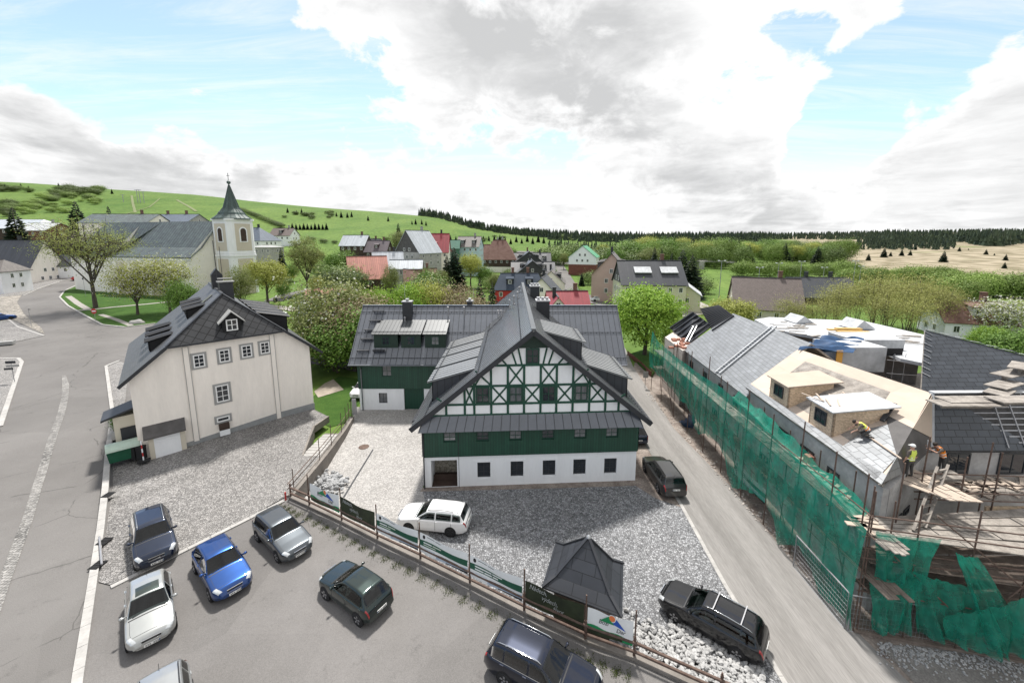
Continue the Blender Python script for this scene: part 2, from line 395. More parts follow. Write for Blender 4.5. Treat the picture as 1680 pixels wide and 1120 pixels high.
so.rotation_euler = sd.to_track_quat('Z', 'Y').to_euler()

# ---------------------------------------------------------------- terrain
def S(t): t = max(0.0, min(1.0, t)); return t * t * (3 - 2 * t)
TOP = [(-1400, 300), (-200, 305), (0, 306), (100, 313), (160, 318), (250, 322), (330, 329), (420, 341), (520, 349), (600, 355), (700, 366), (780, 376), (860, 386), (930, 391), (1000, 394), (3000, 394)]
FAR = [(-1400, 394), (900, 394), (1000, 393), (1150, 390), (1300, 387), (1450, 384), (1680, 380), (3000, 378)]
def tab(t, x):
    for (a, b), (c, d) in zip(t, t[1:]):
        if x <= c: return b + (d - b) * max(0.0, (x - a)) / (c - a)
    return t[-1][1]
def T(x, y, up=False):
    z = -1 + (1 if up else S((-x - 22) / 12))
    z += 1.7 * S((y - 58) / 55) * S((-x - 35) / 25)
    z += 9 * S((y - 125) / 90) * S((-x - 60) / 60)
    z -= .45 * math.exp(-((x + 29.5) ** 2 + (y - 29.5) ** 2) / 40)
    if y > 150:
        px = 840 + 673 * x / y
        D = y
        zt = 17.2 + (391 - tab(TOP, px)) / 673 * 650
        r = S((D - 190) / 520) * .72 + .28 * max(0, min(1, (D - 190) / 520))
        z += max(0, zt + 1) * r * (1 - .25 * S((D - 720) / 900))
        z += 1.0 * S((D - 200) / 200) * math.sin(x * .021 + 1) * math.sin(y * .017) * S((-px + 900) / 400)
        zf = 17.2 + (391 - tab(FAR, px)) / 673 * 1500 - 12
        z += max(0, zf + 1) * S((D - 900) / 600)
    return z
def GT(px, py, dz=0.0):
    d = ray(px, py); f = lambda t: H + d.z * t - T(d.x * t, d.y * t) - dz
    t, a = 15.0, 15.0
    while t < 1500 and f(t) > 0: a = t; t *= 1.015
    if t >= 1500: a = t = 640 / d.y
    for _ in range(18):
        m = (a + t) / 2
        if f(m) > 0: a = m
        else: t = m
    return V((d.x * t, d.y * t, T(d.x * t, d.y * t) + dz))

def axis(lo, hi, fine_lo, fine_hi, st, growth=1.09):
    a = []; v = fine_lo
    while v <= fine_hi + 1e-6: a.append(v); v += st
    s = st; v = fine_hi
    while v < hi: s *= growth; v += s; a.append(v)
    s = st; v = fine_lo
    while v > lo: s *= growth; v -= s; a.insert(0, v)
    return a
xs = axis(-5000, 5000, -160, 110, 2.5); ys = axis(-60, 6500, -10, 190, 2.5, 1.07)
def terrain():
    b = MB(); b.grid([[(x, y, T(x, y) - .07) for y in ys] for x in xs][::-1])
    m = mat('meadow', (.060, .118, .022), .9, col2=(.125, .185, .042), scale=.022, fine=.30, fscale=.55, spec=.12, stretch=(1, .45, 1)); N, L, bs = nodes(m)
    # dry moorland beyond the village, on the right
    tc = N.new('ShaderNodeTexCoord'); sp = N.new('ShaderNodeSeparateXYZ'); L.new(tc.outputs['Object'], sp.inputs[0])
    def r(o, a, bb):
        q = N.new('ShaderNodeMapRange'); q.interpolation_type = 'SMOOTHSTEP'; q.inputs[1].default_value = a; q.inputs[2].default_value = bb; L.new(o, q.inputs[0]); return q.outputs[0]
    nz = N.new('ShaderNodeTexNoise'); nz.inputs['Scale'].default_value = .012; nz.inputs['Detail'].default_value = 6; L.new(tc.outputs['Object'], nz.inputs['Vector'])
    mu = N.new('ShaderNodeMath'); mu.operation = 'MULTIPLY'; L.new(r(sp.outputs[1], 165, 215), mu.inputs[0])
    dx = N.new('ShaderNodeMath'); dx.operation = 'MULTIPLY_ADD'; L.new(sp.outputs[1], dx.inputs[0]); dx.inputs[1].default_value = -.62; L.new(sp.outputs[0], dx.inputs[2])
    L.new(r(dx.outputs[0], 15, 75), mu.inputs[1])
    m3 = N.new('ShaderNodeMath'); m3.operation = 'MULTIPLY'; L.new(mu.outputs[0], m3.inputs[0]); L.new(r(nz.outputs['Fac'], .22, .42), m3.inputs[1])
    n4 = N.new('ShaderNodeTexNoise'); n4.inputs['Scale'].default_value = .08; n4.inputs['Detail'].default_value = 8; L.new(tc.outputs['Object'], n4.inputs['Vector'])
    cr = N.new('ShaderNodeMix'); cr.data_type = 'RGBA'; cr.inputs[6].default_value = (.17, .145, .09, 1); cr.inputs[7].default_value = (.34, .29, .21, 1); L.new(r(n4.outputs['Fac'], .35, .65), cr.inputs[0])
    mx = N.new('ShaderNodeMix'); mx.data_type = 'RGBA'; src = bs.inputs['Base Color'].links[0].from_socket
    L.new(m3.outputs[0], mx.inputs[0]); L.new(src, mx.inputs[6]); L.new(cr.outputs[2], mx.inputs[7]); L.new(mx.outputs[2], bs.inputs['Base Color'])
    o = b.build('terrain', m, smooth=True, loc=(0, 0, 0)); tag(o, kind='structure')
terrain()

def sheet(name, pts, m, dz=0.0, z=None, step=2.5, kind='structure', up=False):
    """a surface laid over the terrain: polygon cut on the terrain's grid"""
    bm = bmesh.new(); vs = [bm.verts.new((p[0], p[1], 0)) for p in pts]; f = bm.faces.new(vs)
    bm.normal_update()
    if f.normal.z < 0: f.normal_flip()
    if z is None:
        x0, x1 = min(p[0] for p in pts), max(p[0] for p in pts); y0, y1 = min(p[1] for p in pts), max(p[1] for p in pts)
        bmesh.ops.triangulate(bm, faces=bm.faces[:])
        for ax, lo, hi in ((0, x0, x1), (1, y0, y1)):
            k = math.ceil(lo / step) * step
            while k < hi:
                co = (k, 0, 0) if ax == 0 else (0, k, 0); no = (1, 0, 0) if ax == 0 else (0, 1, 0)
                bmesh.ops.bisect_plane(bm, geom=bm.verts[:] + bm.edges[:] + bm.faces[:], plane_co=co, plane_no=no); k += step
    for v in bm.verts: v.co.z = (T(v.co.x, v.co.y, up) if z is None else z) + dz
    bmesh.ops.triangulate(bm, faces=bm.faces[:])
    me = bpy.data.meshes.new(name); bm.to_mesh(me); bm.free(); me.materials.append(m)
    return tag(obj(name, me), kind=kind)

def asphalt(name, col, col2, cracks=.0, scale=.18, seed=0):
    m = mat(name, col, .9, col2=col2, scale=scale, fine=.2, fscale=30, spec=.25); N, L, b = nodes(m)
    if cracks:
        tc = N.new('ShaderNodeTexCoord'); mp = N.new('ShaderNodeMapping'); mp.inputs['Location'].default_value = (seed, 2, 0); L.new(tc.outputs['Object'], mp.inputs[0])
        nz = N.new('ShaderNodeTexNoise'); nz.inputs['Scale'].default_value = .5; nz.inputs['Detail'].default_value = 5; L.new(mp.outputs[0], nz.inputs['Vector'])
        ad = N.new('ShaderNodeVectorMath'); ad.operation = 'MULTIPLY_ADD'; ad.inputs[1].default_value = (1.1, 1.1, 0); L.new(nz.outputs['Color'], ad.inputs[0]); L.new(mp.outputs[0], ad.inputs[2])
        v = N.new('ShaderNodeTexVoronoi'); v.feature = 'DISTANCE_TO_EDGE'; v.inputs['Scale'].default_value = .13; L.new(ad.outputs[0], v.inputs['Vector'])
        mr = N.new('ShaderNodeMapRange'); mr.inputs[1].default_value = .001; mr.inputs[2].default_value = .006; mr.inputs[3].default_value = 1 - cracks; mr.inputs[4].default_value = 1; L.new(v.outputs['Distance'], mr.inputs[0])
        n5 = N.new('ShaderNodeTexNoise'); n5.inputs['Scale'].default_value = .35; L.new(mp.outputs[0], n5.inputs['Vector'])
        m5 = N.new('ShaderNodeMapRange'); m5.inputs[1].default_value = .45; m5.inputs[2].default_value = .55; m5.inputs[3].default_value = 1; m5.inputs[4].default_value = 0; L.new(n5.outputs['Fac'], m5.inputs[0])
        mm = N.new('ShaderNodeMath'); mm.operation = 'MAXIMUM'; L.new(mr.outputs[0], mm.inputs[0]); L.new(m5.outputs[0], mm.inputs[1])
        src = b.inputs['Base Color'].links[0].from_socket
        h = N.new('ShaderNodeHueSaturation'); L.new(src, h.inputs['Color']); L.new(mm.outputs[0], h.inputs['Value']); L.new(h.outputs[0], b.inputs['Base Color'])
    tc = N.new('ShaderNodeTexCoord'); pb = N.new('ShaderNodeTexVoronoi'); pb.distance = 'CHEBYCHEV'; pb.inputs['Scale'].default_value = .11; pb.inputs['Randomness'].default_value = .9; L.new(tc.outputs['Object'], pb.inputs['Vector'])
    sp = N.new('ShaderNodeSeparateColor'); L.new(pb.outputs['Color'], sp.inputs[0]); pm = N.new('ShaderNodeMapRange'); pm.inputs[3].default_value = .93; pm.inputs[4].default_value = 1.06; L.new(sp.outputs[0], pm.inputs[0])
    ns = N.new('ShaderNodeTexNoise'); ns.inputs['Scale'].default_value = .9; ns.inputs['Detail'].default_value = 9; ns.inputs['Roughness'].default_value = .75; L.new(tc.outputs['Object'], ns.inputs['Vector'])
    nm = N.new('ShaderNodeMapRange'); nm.inputs[1].default_value = .58; nm.inputs[2].default_value = .70; nm.inputs[3].default_value = 1; nm.inputs[4].default_value = .72; L.new(ns.outputs['Fac'], nm.inputs[0])
    mm = N.new('ShaderNodeMath'); mm.operation = 'MULTIPLY'; L.new(pm.outputs[0], mm.inputs[0]); L.new(nm.outputs[0], mm.inputs[1])
    src = b.inputs['Base Color'].links[0].from_socket; h = N.new('ShaderNodeHueSaturation'); L.new(src, h.inputs['Color']); L.new(mm.outputs[0], h.inputs['Value']); L.new(h.outputs[0], b.inputs['Base Color'])
    return m
M['street'] = asphalt('street_asphalt', (.126, .119, .113), (.172, .164, .156), .4, .10)
M['park'] = asphalt('parking_asphalt', (.134, .127, .121), (.180, .171, .164), .0, .16)
M['road'] = mat('side_road_asphalt', (.170, .162, .152), .9, col2=(.27, .258, .245), scale=.8, stretch=(1.1, .07, 1), fine=.18, fscale=25, spec=.2)
M['cobble_w'] = stone_mat('warm_cobbles', (.222, .212, .202), (.30, .288, .276), 7.5, .26, big=.3, jw=.16)
M['cobble_g'] = stone_mat('grey_cobbles', (.20, .205, .215), (.30, .30, .305), 8.0, .28, big=.42, jw=.16, bigscale=.15)
M['gravel'] = stone_mat('pale_gravel', (.34, .325, .308), (.45, .432, .412), 9, .6, big=.22, bigscale=.35, jw=.2)
M['dirt'] = mat('dirt', (.13, .10, .085), .95, col2=(.30, .26, .225), scale=1.1, fine=.35, fscale=9, bump=.4, bscale=8)
M['lawn'] = mat('lawn', (.032, .075, .015), .95, col2=(.060, .115, .024), scale=.5, fine=.3, fscale=14, spec=.1, bump=.5, bscale=30)

fence_pts = [G(475, 815), G(508, 830), G(561, 855), G(619.6, 885), G(690, 918), G(771, 958), G(860, 1003), G(960, 1050), G(1040, 1078)]
fdir = (fence_pts[-1] - fence_pts[3]).normalized()
f_end = fence_pts[-1] + fdir * 9
kerbL = [V((-9.5, 5, 0)), G(130, 1100), G(150, 970), G(165, 870), G(173, 800), G(177, 745), G(184, 690)]
grass_k = [GT(*p) for p in ((255, 531), (205, 537), (168, 533), (140, 518), (112, 502), (98, 488), (106, 477), (126, 468))]
wall_l = [V((-14.95, 25.0, 0)), V((-15.1, 30.2, 0))]
sheet('street', [tuple(p) for p in fence_pts] + [tuple(f_end), (60, -60), (-140, -60), (-190, 60), (-230, 150), (-175, 165), (-150, 150)] + [tuple(p) for p in grass_k[::-1]] +
      [(-36, 56), (-20.4, 39.3), (-17.9, 37.4), (-18.3, 35.4), (-16.7, 30.2), (-15.1, 30.2)], M['street'], up=True)
park = [G(180, 962), G(410, 850), G(470, 819)] + [p + V((.25 * fdir.y, -.25 * fdir.x, 0)) for p in fence_pts[1:]] + [f_end, V((24, -6, 0)), V((-9.0, -6, 0)), V((-9.1, 5, 0)), G(134, 1100), G(154, 970)]
sheet('parking_lot', park, M['park'], .02, up=True)
lot = [G(181, 960), G(410, 848), G(472, 813), V((-15.2, 25.3, 0)), V((-15.3, 30.1, 0)), V((-16.7, 30.1, 0)), V((-18.3, 35.4, 0)), V((-17.95, 37.3, 0)), V((-20.4, 39.1, 0)), V((-24.9, 34.9, 0)), V((-29.75, 30.13, 0)), V((-32.5, 30.6, 0)), G(186, 735), G(184, 790), G(174, 870), G(162, 955)]
sheet('cobbled_lot', lot, M['cobble_w'], .05, up=True)
sheet('sidewalk', [G(176, 602), G(196, 593), G(212, 598), V((-34, 33, 0)), G(184, 672)], M['cobble_w'], .07, up=True)
# left forecourt across the street
sheet('forecourt', [GT(-40, 600), GT(-10, 549), GT(0, 524), GT(12, 522), GT(72, 551), GT(30, 560), GT(-10, 567)], M['cobble_w'], .06)
sheet('forecourt', [G(-60, 760), G(0, 700), G(34, 592), G(28, 589), G(-20, 589), G(-200, 640)], M['cobble_w'], .06)
M['rough_cobble'] = stone_mat('rough_cobbles', (.22, .20, .17), (.34, .31, .27), 2.6, .35, big=.4, jw=.12)
sheet('cobbled_verge', [GT(*p) for p in ((-20, 512), (14, 521), (73, 548), (68, 538), (40, 516), (28, 496), (36, 484), (10, 482), (-30, 494))], M['rough_cobble'], .05)
sheet('sidewalk', [GT(*p) for p in ((38, 484), (60, 474), (95, 463), (122, 456), (100, 455), (60, 465), (10, 480), (-10, 488))], M['cobble_w'], .07)
# cobbled gutter strip in the street
strip = [(105, 616), (108, 632), (106, 655), (100, 680), (88, 712), (72, 760), (58, 800), (44, 850), (30, 890), (10, 945), (-20, 1030)]
wd = [k * .74 for k in (5, 8, 8, 8.5, 9, 10, 11, 12, 13, 14, 16)]
sheet('gutter_strip', [G(x - w_, y) for (x, y), w_ in zip(strip, wd)] + [G(x + w_, y) for (x, y), w_ in zip(strip, wd)][::-1], stone_mat('gutter_setts', (.185, .178, .168), (.28, .27, .255), 5.5, .25, big=.3, randomness=.35), .03, up=True)
# kerbs
def kerb(pts, wd_, h=.1, m='kerb', z=0.0):
    b = MB()
    for p, q in zip(pts, pts[1:]):
        p, q = V(p), V(q); L_ = (q - p).length; n = max(1, int(L_ / 1.0))
        for i in range(n):
            a = p.lerp(q, i / n); c = p.lerp(q, (i + .985) / n)
            b.beam(a + V((0, 0, h / 2 - .06)), c + V((0, 0, h / 2 - .06)), wd_, h + .12)
    return tag(b.build('kerb', M[m]), kind='structure')
kerb(kerbL, .34, .11)
kerb([G(182, 964), G(410, 850.5), G(466, 822)], .26, .08)
kerb([G(184, 672), G(174, 601), G(196, 592)], .3, .11)
kerb([p + V((0, 0, .02)) for p in grass_k], .34, .12)
kerb([GT(72, 551, 0), GT(30, 537), GT(12, 523), GT(-10, 516)], .28, .1)
kerb([G(0, 700), G(36, 594), G(30, 588), G(-20, 588)], .38, .1)
kerb([GT(38, 485), GT(62, 474), GT(98, 462)], .25, .1)
# church lawn, paths
lawn = grass_k + [GT(150, 478), GT(260, 487), GT(330, 480), V((-40, 70, 0)), V((-37, 58, 0))]
sheet('lawn', lawn, M['lawn'], .03)
M['path'] = mat('gravel_path', (.30, .28, .255), .95, .15, .8, fine=.2, fscale=9)
def ribbon(name, pts, wd_, m, dz=.05):
    l, r = [], []
    for i, p in enumerate(pts):
        d = (pts[min(i + 1, len(pts) - 1)] - pts[max(i - 1, 0)]); d.z = 0; d.normalize(); n = V((-d.y, d.x, 0)) * wd_ / 2
        l.append(p + n); r.append(p - n)
    return sheet(name, l + r[::-1], m, dz)
ribbon('path', [GT(*p) for p in ((121, 510), (150, 508), (185, 504), (240, 499), (330, 490))], 1.3, M['path'])
ribbon('path', [GT(*p) for p in ((112, 486), (128, 498), (145, 508))], 1.2, M['path'])
ribbon('path', [GT(*p) for p in ((165, 516), (190, 524), (215, 534))], .9, M['path'])
# courtyard of the timbered house
zc = -1.0
fence_lo = [p for p in fence_pts]
sheet('gravel_yard', [(-15, 25), tuple(fence_pts[1]), tuple(fence_pts[2]), tuple(fence_pts[3]), tuple(fence_pts[4]), (-5.2, 23.0), (-6.6, 27.4), (-6.4, 42), (-17, 42), (-16.2, 38.4)], M['gravel'], .015, zc)
sheet('cobbled_yard', [tuple(fence_pts[4])] + [tuple(p) for p in fence_pts[5:]] + [(11.2, 10.95), (11.35, 14.4), (11.4, 19), (11.75, 25.4), (9.4, 28.4), (-6.6, 27.4), (-5.2, 23.0)], M['cobble_g'], .015, zc)
sheet('dirt_verge', [(-6.7, 27.0), (3, 27.4), (9.2, 27.7), (10.2, 26.2), (11.7, 25.2), (11.95, 38), (11.5, 44), (9.3, 44), (9.4, 28.4), (-6.6, 27.45)], M['dirt'], .022, zc)
sheet('side_road', [(11.3, 2), (11.35, 14.4), (11.4, 19), (11.75, 25.4), (11.95, 37.3), (12.2, 50), (13.6, 62), (14, 75), (19.5, 82), (19, 66), (17.4, 56), (15.7, 37), (16.25, 27.5), (16.0, 20.6), (16.15, 16.5), (16.8, 12), (17, 2)], M['road'], .012)
kerb([V((11.25, 6, zc)), V((11.3, 14.4, zc)), V((11.33, 19, zc)), V((11.68, 25.4, zc)), V((11.85, 31, zc))], .22, .05)
sheet('dirt_verge', [(15.65, 36.8), (16.2, 27.5), (15.95, 20.6), (16.1, 16.6), (16.7, 12), (17, 6), (40, -20), (80, -20), (80, 40), (40, 50), (24, 56), (18.2, 58), (17.3, 55.5)], M['dirt'], .005, zc)
M['site'] = mat('site_asphalt', (.13, .12, .11), .9, col2=(.24, .225, .21), scale=.5, fine=.3, fscale=16)
sheet('site_yard', [(16.8, 12.2), (16.6, 15.8), (40, 14.2), (40, 6), (17, 6)], M['site'], .02, zc)
# lane behind, garden
sheet('lane', [GT(470, 596), GT(512, 582), GT(560, 582), GT(640, 590), GT(640, 610), GT(590, 611), GT(556, 603), GT(512, 597)], M['street'], .02)
sheet('garden', [(-17.0, 42), (-16.3, 38.5), (-17.8, 37.3), (-20.3, 39.2), (-30, 49), (-27, 53), (-17.5, 50.5)], M['lawn'], .0, -1.02)
sheet('garden_bed', [G(513, 607, -1), G(534, 611, -1), G(546, 620, -1), G(512, 634, -1)], M['dirt'], .03, -1.02)
sheet('garden_bed', [G(513, 638, -1), G(547, 622, -1), G(564, 639, -1), G(522, 652, -1)], mat('pale_soil', (.34, .29, .24), .95, .2, 1.5, fine=.2), .035, -1.02)
# village roads and lots, seen thin in the distance
ribbon('village_road', [GT(*p) for p in ((905, 418), (915, 432), (925, 450), (938, 478), (985, 497), (1040, 510))], 6, M['street'], .1)
sheet('village_lot', [GT(832, 411), GT(905, 413), GT(945, 424), GT(940, 434), GT(838, 428)], M['street'], .12, None, 10)
ribbon('village_road', [GT(*p) for p in ((448, 494), (480, 482), (540, 470), (600, 470))], 4.5, M['street'], .1)
sheet('village_lot', [GT(438, 500), GT(494, 506), GT(494, 513), GT(440, 506)], M['path'], .1)
sheet('village_lot', [GT(1115, 500), GT(1150, 496), GT(1185, 512), GT(1120, 520)], M['path'], .1)
ribbon('village_road', [GT(*p) for p in ((1040, 398), (1050, 406), (1070, 412), (1090, 420))], 7, M['street'], .15)

M['dry'] = mat('dry_grass', (.15, .17, .075), .95, .2, .5)
for pts, w_ in ((((222, 349), (218, 334), (216, 321)), 2.2), (((322, 347), (308, 338), (290, 328)), 2.6), (((205, 352), (245, 340), (262, 326)), 1.2)):
    ribbon('hill_track', [GT(*p) for p in pts], w_, M['dry'], .25)
# ---------------------------------------------------------------- building helpers
UP = V((0, 0, 1))
def facade(b, P0, t, n, w_, h_, holes, depth=.2, mi=0, mir=0, z0=0.0):
    """wall face with rectangular openings; t along, n outward; holes (s0,s1,z0,z1)"""
    P0, t, n = V(P0), V(t), V(n)
    ss = sorted({0, w_} | {x for h in holes for x in h[:2]}); zs = sorted({z0, h_} | {x for h in holes for x in h[2:4]})
    P = lambda s, z, d=0: P0 + t * s + UP * z - n * d
    for s0, s1 in zip(ss, ss[1:]):
        for a, c in zip(zs, zs[1:]):
            m = ((s0 + s1) / 2, (a + c) / 2)
            if any(h[0] < m[0] < h[1] and h[2] < m[1] < h[3] for h in holes): continue
            b.poly([P(s0, a), P(s1, a), P(s1, c), P(s0, c)], mi, [(s0, a), (s1, a), (s1, c), (s0, c)])
    for s0, s1, a, c in holes:
        for q in (((s0, a), (s1, a)), ((s1, a), (s1, c)), ((s1, c), (s0, c)), ((s0, c), (s0, a))):
            (x0, y0), (x1, y1) = q
            b.poly([P(x0, y0), P(x1, y1), P(x1, y1, depth), P(x0, y0, depth)], mir)

WIN = {}
def window(parent, P, t, n, w_, h_, fm='frame_w', gm='glass', nx=2, ny=2, fw=.07, bar=.035, d=.05, sill=None, surround=None, world=True):
    """frame part with its pane as a sub-part; P is the lower middle point, t along, n outward"""
    t, n = V(t), V(n); key = (round(w_, 2), round(h_, 2), fm, nx, ny, sill, surround)
    M3 = Matrix((t, -n, UP)).transposed(); ang = math.atan2(t.y, t.x)
    if key not in WIN:
        b = MB(); hw = w_ / 2
        for x in (-hw + fw / 2, hw - fw / 2): b.box((x, -d / 2, h_ / 2), (fw, d, h_))
        for z in (fw / 2, h_ - fw / 2): b.box((0, -d / 2, z), (w_ - 2 * fw, d, fw))
        for i in range(1, nx): b.box((-hw + w_ * i / nx, -d / 2 + .005, h_ / 2), (bar if nx > 2 or ny > 2 else bar * 1.3, d * .7, h_ - 2 * fw))
        for j in range(1, ny): b.box((0, -d / 2 + .004, h_ * j / ny), (w_ - 2 * fw, d * .6, bar))
        if sill: b.box((0, -.07, -.03), (w_ + .16, .16, .05), mi=1)
        if surround:
            sw = surround
            for x in (-hw - sw / 2, hw + sw / 2): b.box((x, -.0125, h_ / 2), (sw, .025, h_ + 2 * sw), mi=1)
            for z in (-sw / 2, h_ + sw / 2): b.box((0, -.0125, z), (w_, .025, sw), mi=1)
        g = MB(); g.box((0, -.008, h_ / 2), (w_ - .02, .012, h_ - .02))
        WIN[key] = (b.mesh('window', [M[fm], M['surround']]), {k: g.mesh('pane', M[k]) for k in ('glass', 'glass_blind')})
    off = V((0, 0, 0)); p = parent
    if world:
        while p is not None: off = off + V(p.location); p = p.parent
    f = obj('window', WIN[key][0], parent, V(P) - off, (0, 0, ang))
    obj('pane', WIN[key][1][gm], f)
    return f

def seamed(b, e0, e1, r0, r1, th=.10, sp=.55, mi=0, ms=1, rib=.022, seams=True, clamps=()):
    """roof slope: eave e0-e1, ridge r0-r1 (upper side), standing seams and snow guards"""
    e0, e1, r0, r1 = map(V, (e0, e1, r0, r1)); n = (e1 - e0).cross(r0 - e0).normalized()
    if n.z < 0: n = -n
    lw = (e1 - e0).length; lh = (r0 - e0).length
    b.slab([e0, e1, r1, r0], -n * th, mi, mi, [(0, 0), (lw, 0), (lw, lh), (0, lh)])
    if seams:
        k = max(1, round(lw / sp))
        for i in range(k + 1):
            f = min(max(i / k, .004), .996); rib = min(rib, .024); b.beam(e0.lerp(e1, f) + n * rib / 2, r0.lerp(r1, f) + n * rib / 2, .042, rib, ms, up=n)
    for c in clamps:
        a, d = e0.lerp(r0, c), e1.lerp(r1, c); b.beam(a + n * .07, d + n * .07, .035, .035, ms, up=n)
        k = max(1, round(lw / sp))
        for i in range(k): b.box(a.lerp(d, (i + .5) / k) + n * .03, (.09, .09, .06), mi=ms)
    return n

# ---------------------------------------------------------------- the half-timbered house
A0 = V((-6.44, 27.46, zc)); B0 = V((9.37, 28.38, zc)); tF = (B0 - A0).normalized(); nF = V((tF.y, -tF.x, 0)); wF = (B0 - A0).length
def fc(s, z, d=0.0): return A0 + tF * s + UP * z + nF * d
house = thing('timbered_house', 'large white house with green half timbered gable, green boarded storey and grey metal roof', 'house', (1.5, 35, zc))
YB = 57.0                                    # rear end of the main block
RX, RZ = 1.5, 10.95                          # ridge
GW = [(s, s + .95) for s in (3.89, 6.35, 8.75, 11.05, 13.4)]
wins_g = [(s0, s1, .66, 1.9) for s0, s1 in GW]
b = MB()
facade(b, A0, tF, nF, wF, 2.5, wins_g + [(.5, 2.4, 0.0, 2.15)], .22)
facade(b, V((A0.x, YB, zc)), V((0, -1, 0)), V((-1, 0, 0)), YB - A0.y, 2.5, [])
facade(b, B0, V((0, 1, 0)), V((1, 0, 0)), YB - B0.y, 2.5, [(3.3 + 2.6 * i, 4.2 + 2.6 * i, .7, 1.9) for i in range(4)], .2)
b.poly([(A0.x, YB, zc), (A0.x, YB, zc + 5), (B0.x, YB, zc + 5), (B0.x, YB, zc)])
# entrance recess
b.poly([fc(.5, 2.149, -.22), fc(2.4, 2.149, -.22), fc(2.4, 2.149, -2.2), fc(.5, 2.149, -2.2)])
b.poly([fc(.5, 0, -.22), fc(.5, 2.15, -.22), fc(.5, 2.15, -2.2), fc(.5, 0, -2.2)]); b.poly([fc(2.4, 0, -.22), fc(2.4, 2.15, -.22), fc(2.4, 2.15, -2.2), fc(2.4, 0, -2.2)])
b.build('wall', M['white'], house)
b = MB(); b.slab([fc(.5, 0, -2.0), fc(2.4, 0, -2.0), fc(2.4, 2.15, -2.0), fc(.5, 2.15, -2.0)], nF * .08)
b.build('entrance_wall', stone_mat('entrance_stone', (.33, .30, .25), (.45, .42, .36), 4, .5), house)
b = MB(); b.slab([fc(.55, 0, -1.0), fc(2.35, 0, -1.0), fc(2.35, .45, -1.0), fc(.55, .45, -1.0)], nF * .1); b.build('entrance_panel', M['brown'], house)
b = MB(); b.slab([fc(.45, .02, -.1), fc(2.45, .02, -.1), fc(2.45, .02, -2.1), fc(.45, .02, -2.1)], (0, 0, -.05)); b.build('entrance_floor', M['brown'], house)
# raised surround bands and windows of the ground floor
for s0, s1, a, c in wins_g:
    b = MB()
    for x0, x1, y0, y1 in ((s0 - .2, s0 - .003, a - .15, c + .15), (s1 + .003, s1 + .2, a - .15, c + .15), (s0, s1, c + .003, c + .15), (s0, s1, a - .15, a - .003)):
        b.slab([fc(x0, y0, .025), fc(x1, y0, .025), fc(x1, y1, .025), fc(x0, y1, .025)], -nF * .022)
    b.build('window_surround', M['white'], house)
for s0, s1, a, c in wins_g: window(house, fc((s0 + s1) / 2, a, -.17), tF, nF, s1 - s0, c - a, 'frame_d', 'glass', 2, 3, .07)
for i in range(4): window(house, V((B0.x - .16, B0.y + 3.75 + 2.6 * i, zc + .7)), V((0, 1, 0)), V((1, 0, 0)), .9, 1.2, 'frame_d', 'glass', 2, 3)
# boarded upper storey
UW = [1.92 + i * 2.39 for i in range(6)]
wins_u = [(s - .47, s + .47, 3.62, 4.62) for s in UW]
b = MB(); PF = fc(-.02, 0, .12)
facade(b, PF, tF, nF, wF + .04, 5.1, [(s0 + .02, s1 + .02, a, c) for s0, s1, a, c in wins_u], .16, 0, 1, z0=2.46)
b.poly([fc(-.02, 2.46, .12), fc(wF + .02, 2.46, .12), fc(wF + .02, 2.46, -.1), fc(-.02, 2.46, -.1)], 1)
facade(b, V((A0.x - .08, YB, zc)), V((0, -1, 0)), V((-1, 0, 0)), YB - A0.y + .1, 4.9, [], z0=2.46)
facade(b, V((B0.x + .08, B0.y - .1, zc)), V((0, 1, 0)), V((1, 0, 0)), YB - B0.y + .1, 4.9, [(4 + 3 * i, 4.9 + 3 * i, 3.5, 4.6) for i in range(4)], .15, z0=2.46)
b.build('boarded_storey', [M['greenclad'], M['green']], house)
for i, s in enumerate(UW): window(house, fc(s, 3.62, -.02), tF, nF, .94, 1.0, 'frame_g', 'glass_blind' if i in (0, 2, 4, 5) else 'glass', 2, 3, .08)
for i in range(4): window(house, V((B0.x - .05, B0.y + 4.35 + 3 * i, zc + 3.5)), V((0, 1, 0)), V((1, 0, 0)), .9, 1.1, 'frame_g', 'glass', 2, 3)
# sloping skirt roof below the gable
b = MB(); seamed(b, fc(-.25, 4.62, .62), fc(wF + .2, 4.62, .62), fc(.1, 5.62, .03), fc(wF - .1, 5.62, .03), .06, .66, 0, 1, .04)
b.build('skirt_roof', [M['metal_roof'], M['seam']], house)
# gable
slope = (11.95 - 4.95) / 8.69
def gz(s): return 4.95 + slope * (min(s, 15.83 - s) + .79)
b = MB(); gs0 = .72
b.poly([fc(gs0, 5.5), fc(wF - gs0, 5.5), fc(wF - gs0, gz(gs0) - .1), fc(7.92, 11.85), fc(gs0, gz(gs0) - .1)])
b.build('gable_wall', M['white'], house)
# timbers
b = MB()
def tim(s0, z0_, s1, z1_, w_=.17, d=.05): b.beam(fc(s0, z0_, d / 2 + .002), fc(s1, z1_, d / 2 + .002), d, w_, up=nF.cross(fc(s1, z1_) - fc(s0, z0_)) if 0 else nF)
def tb(s0, z0_, s1, z1_, w_=.17, d=.05):
    p, q = fc(s0, z0_, d / 2 + .002), fc(s1, z1_, d / 2 + .002); dd = (q - p); L_ = dd.length; dd.normalize(); a = nF; c = dd.cross(a)
    b.box((p + q) / 2, (L_, w_, d), M=Matrix((dd, c, a)).transposed())
posts = [1.75, 3.0, 3.93 - .2, 5.0, 6.2, 7.3, 8.5, 9.55, 10.75, 11.95, 13.1, 14.2]
posts = [1.9, 3.45, 5.05, 6.2, 7.35, 8.5, 9.6, 10.75, 12.35, 13.95]
posts = [1.72, 3.05, 4.33 - .6, 4.95, 6.15, 7.32, 8.52, 9.68, 10.88, 12.1, 13.3, 14.3]
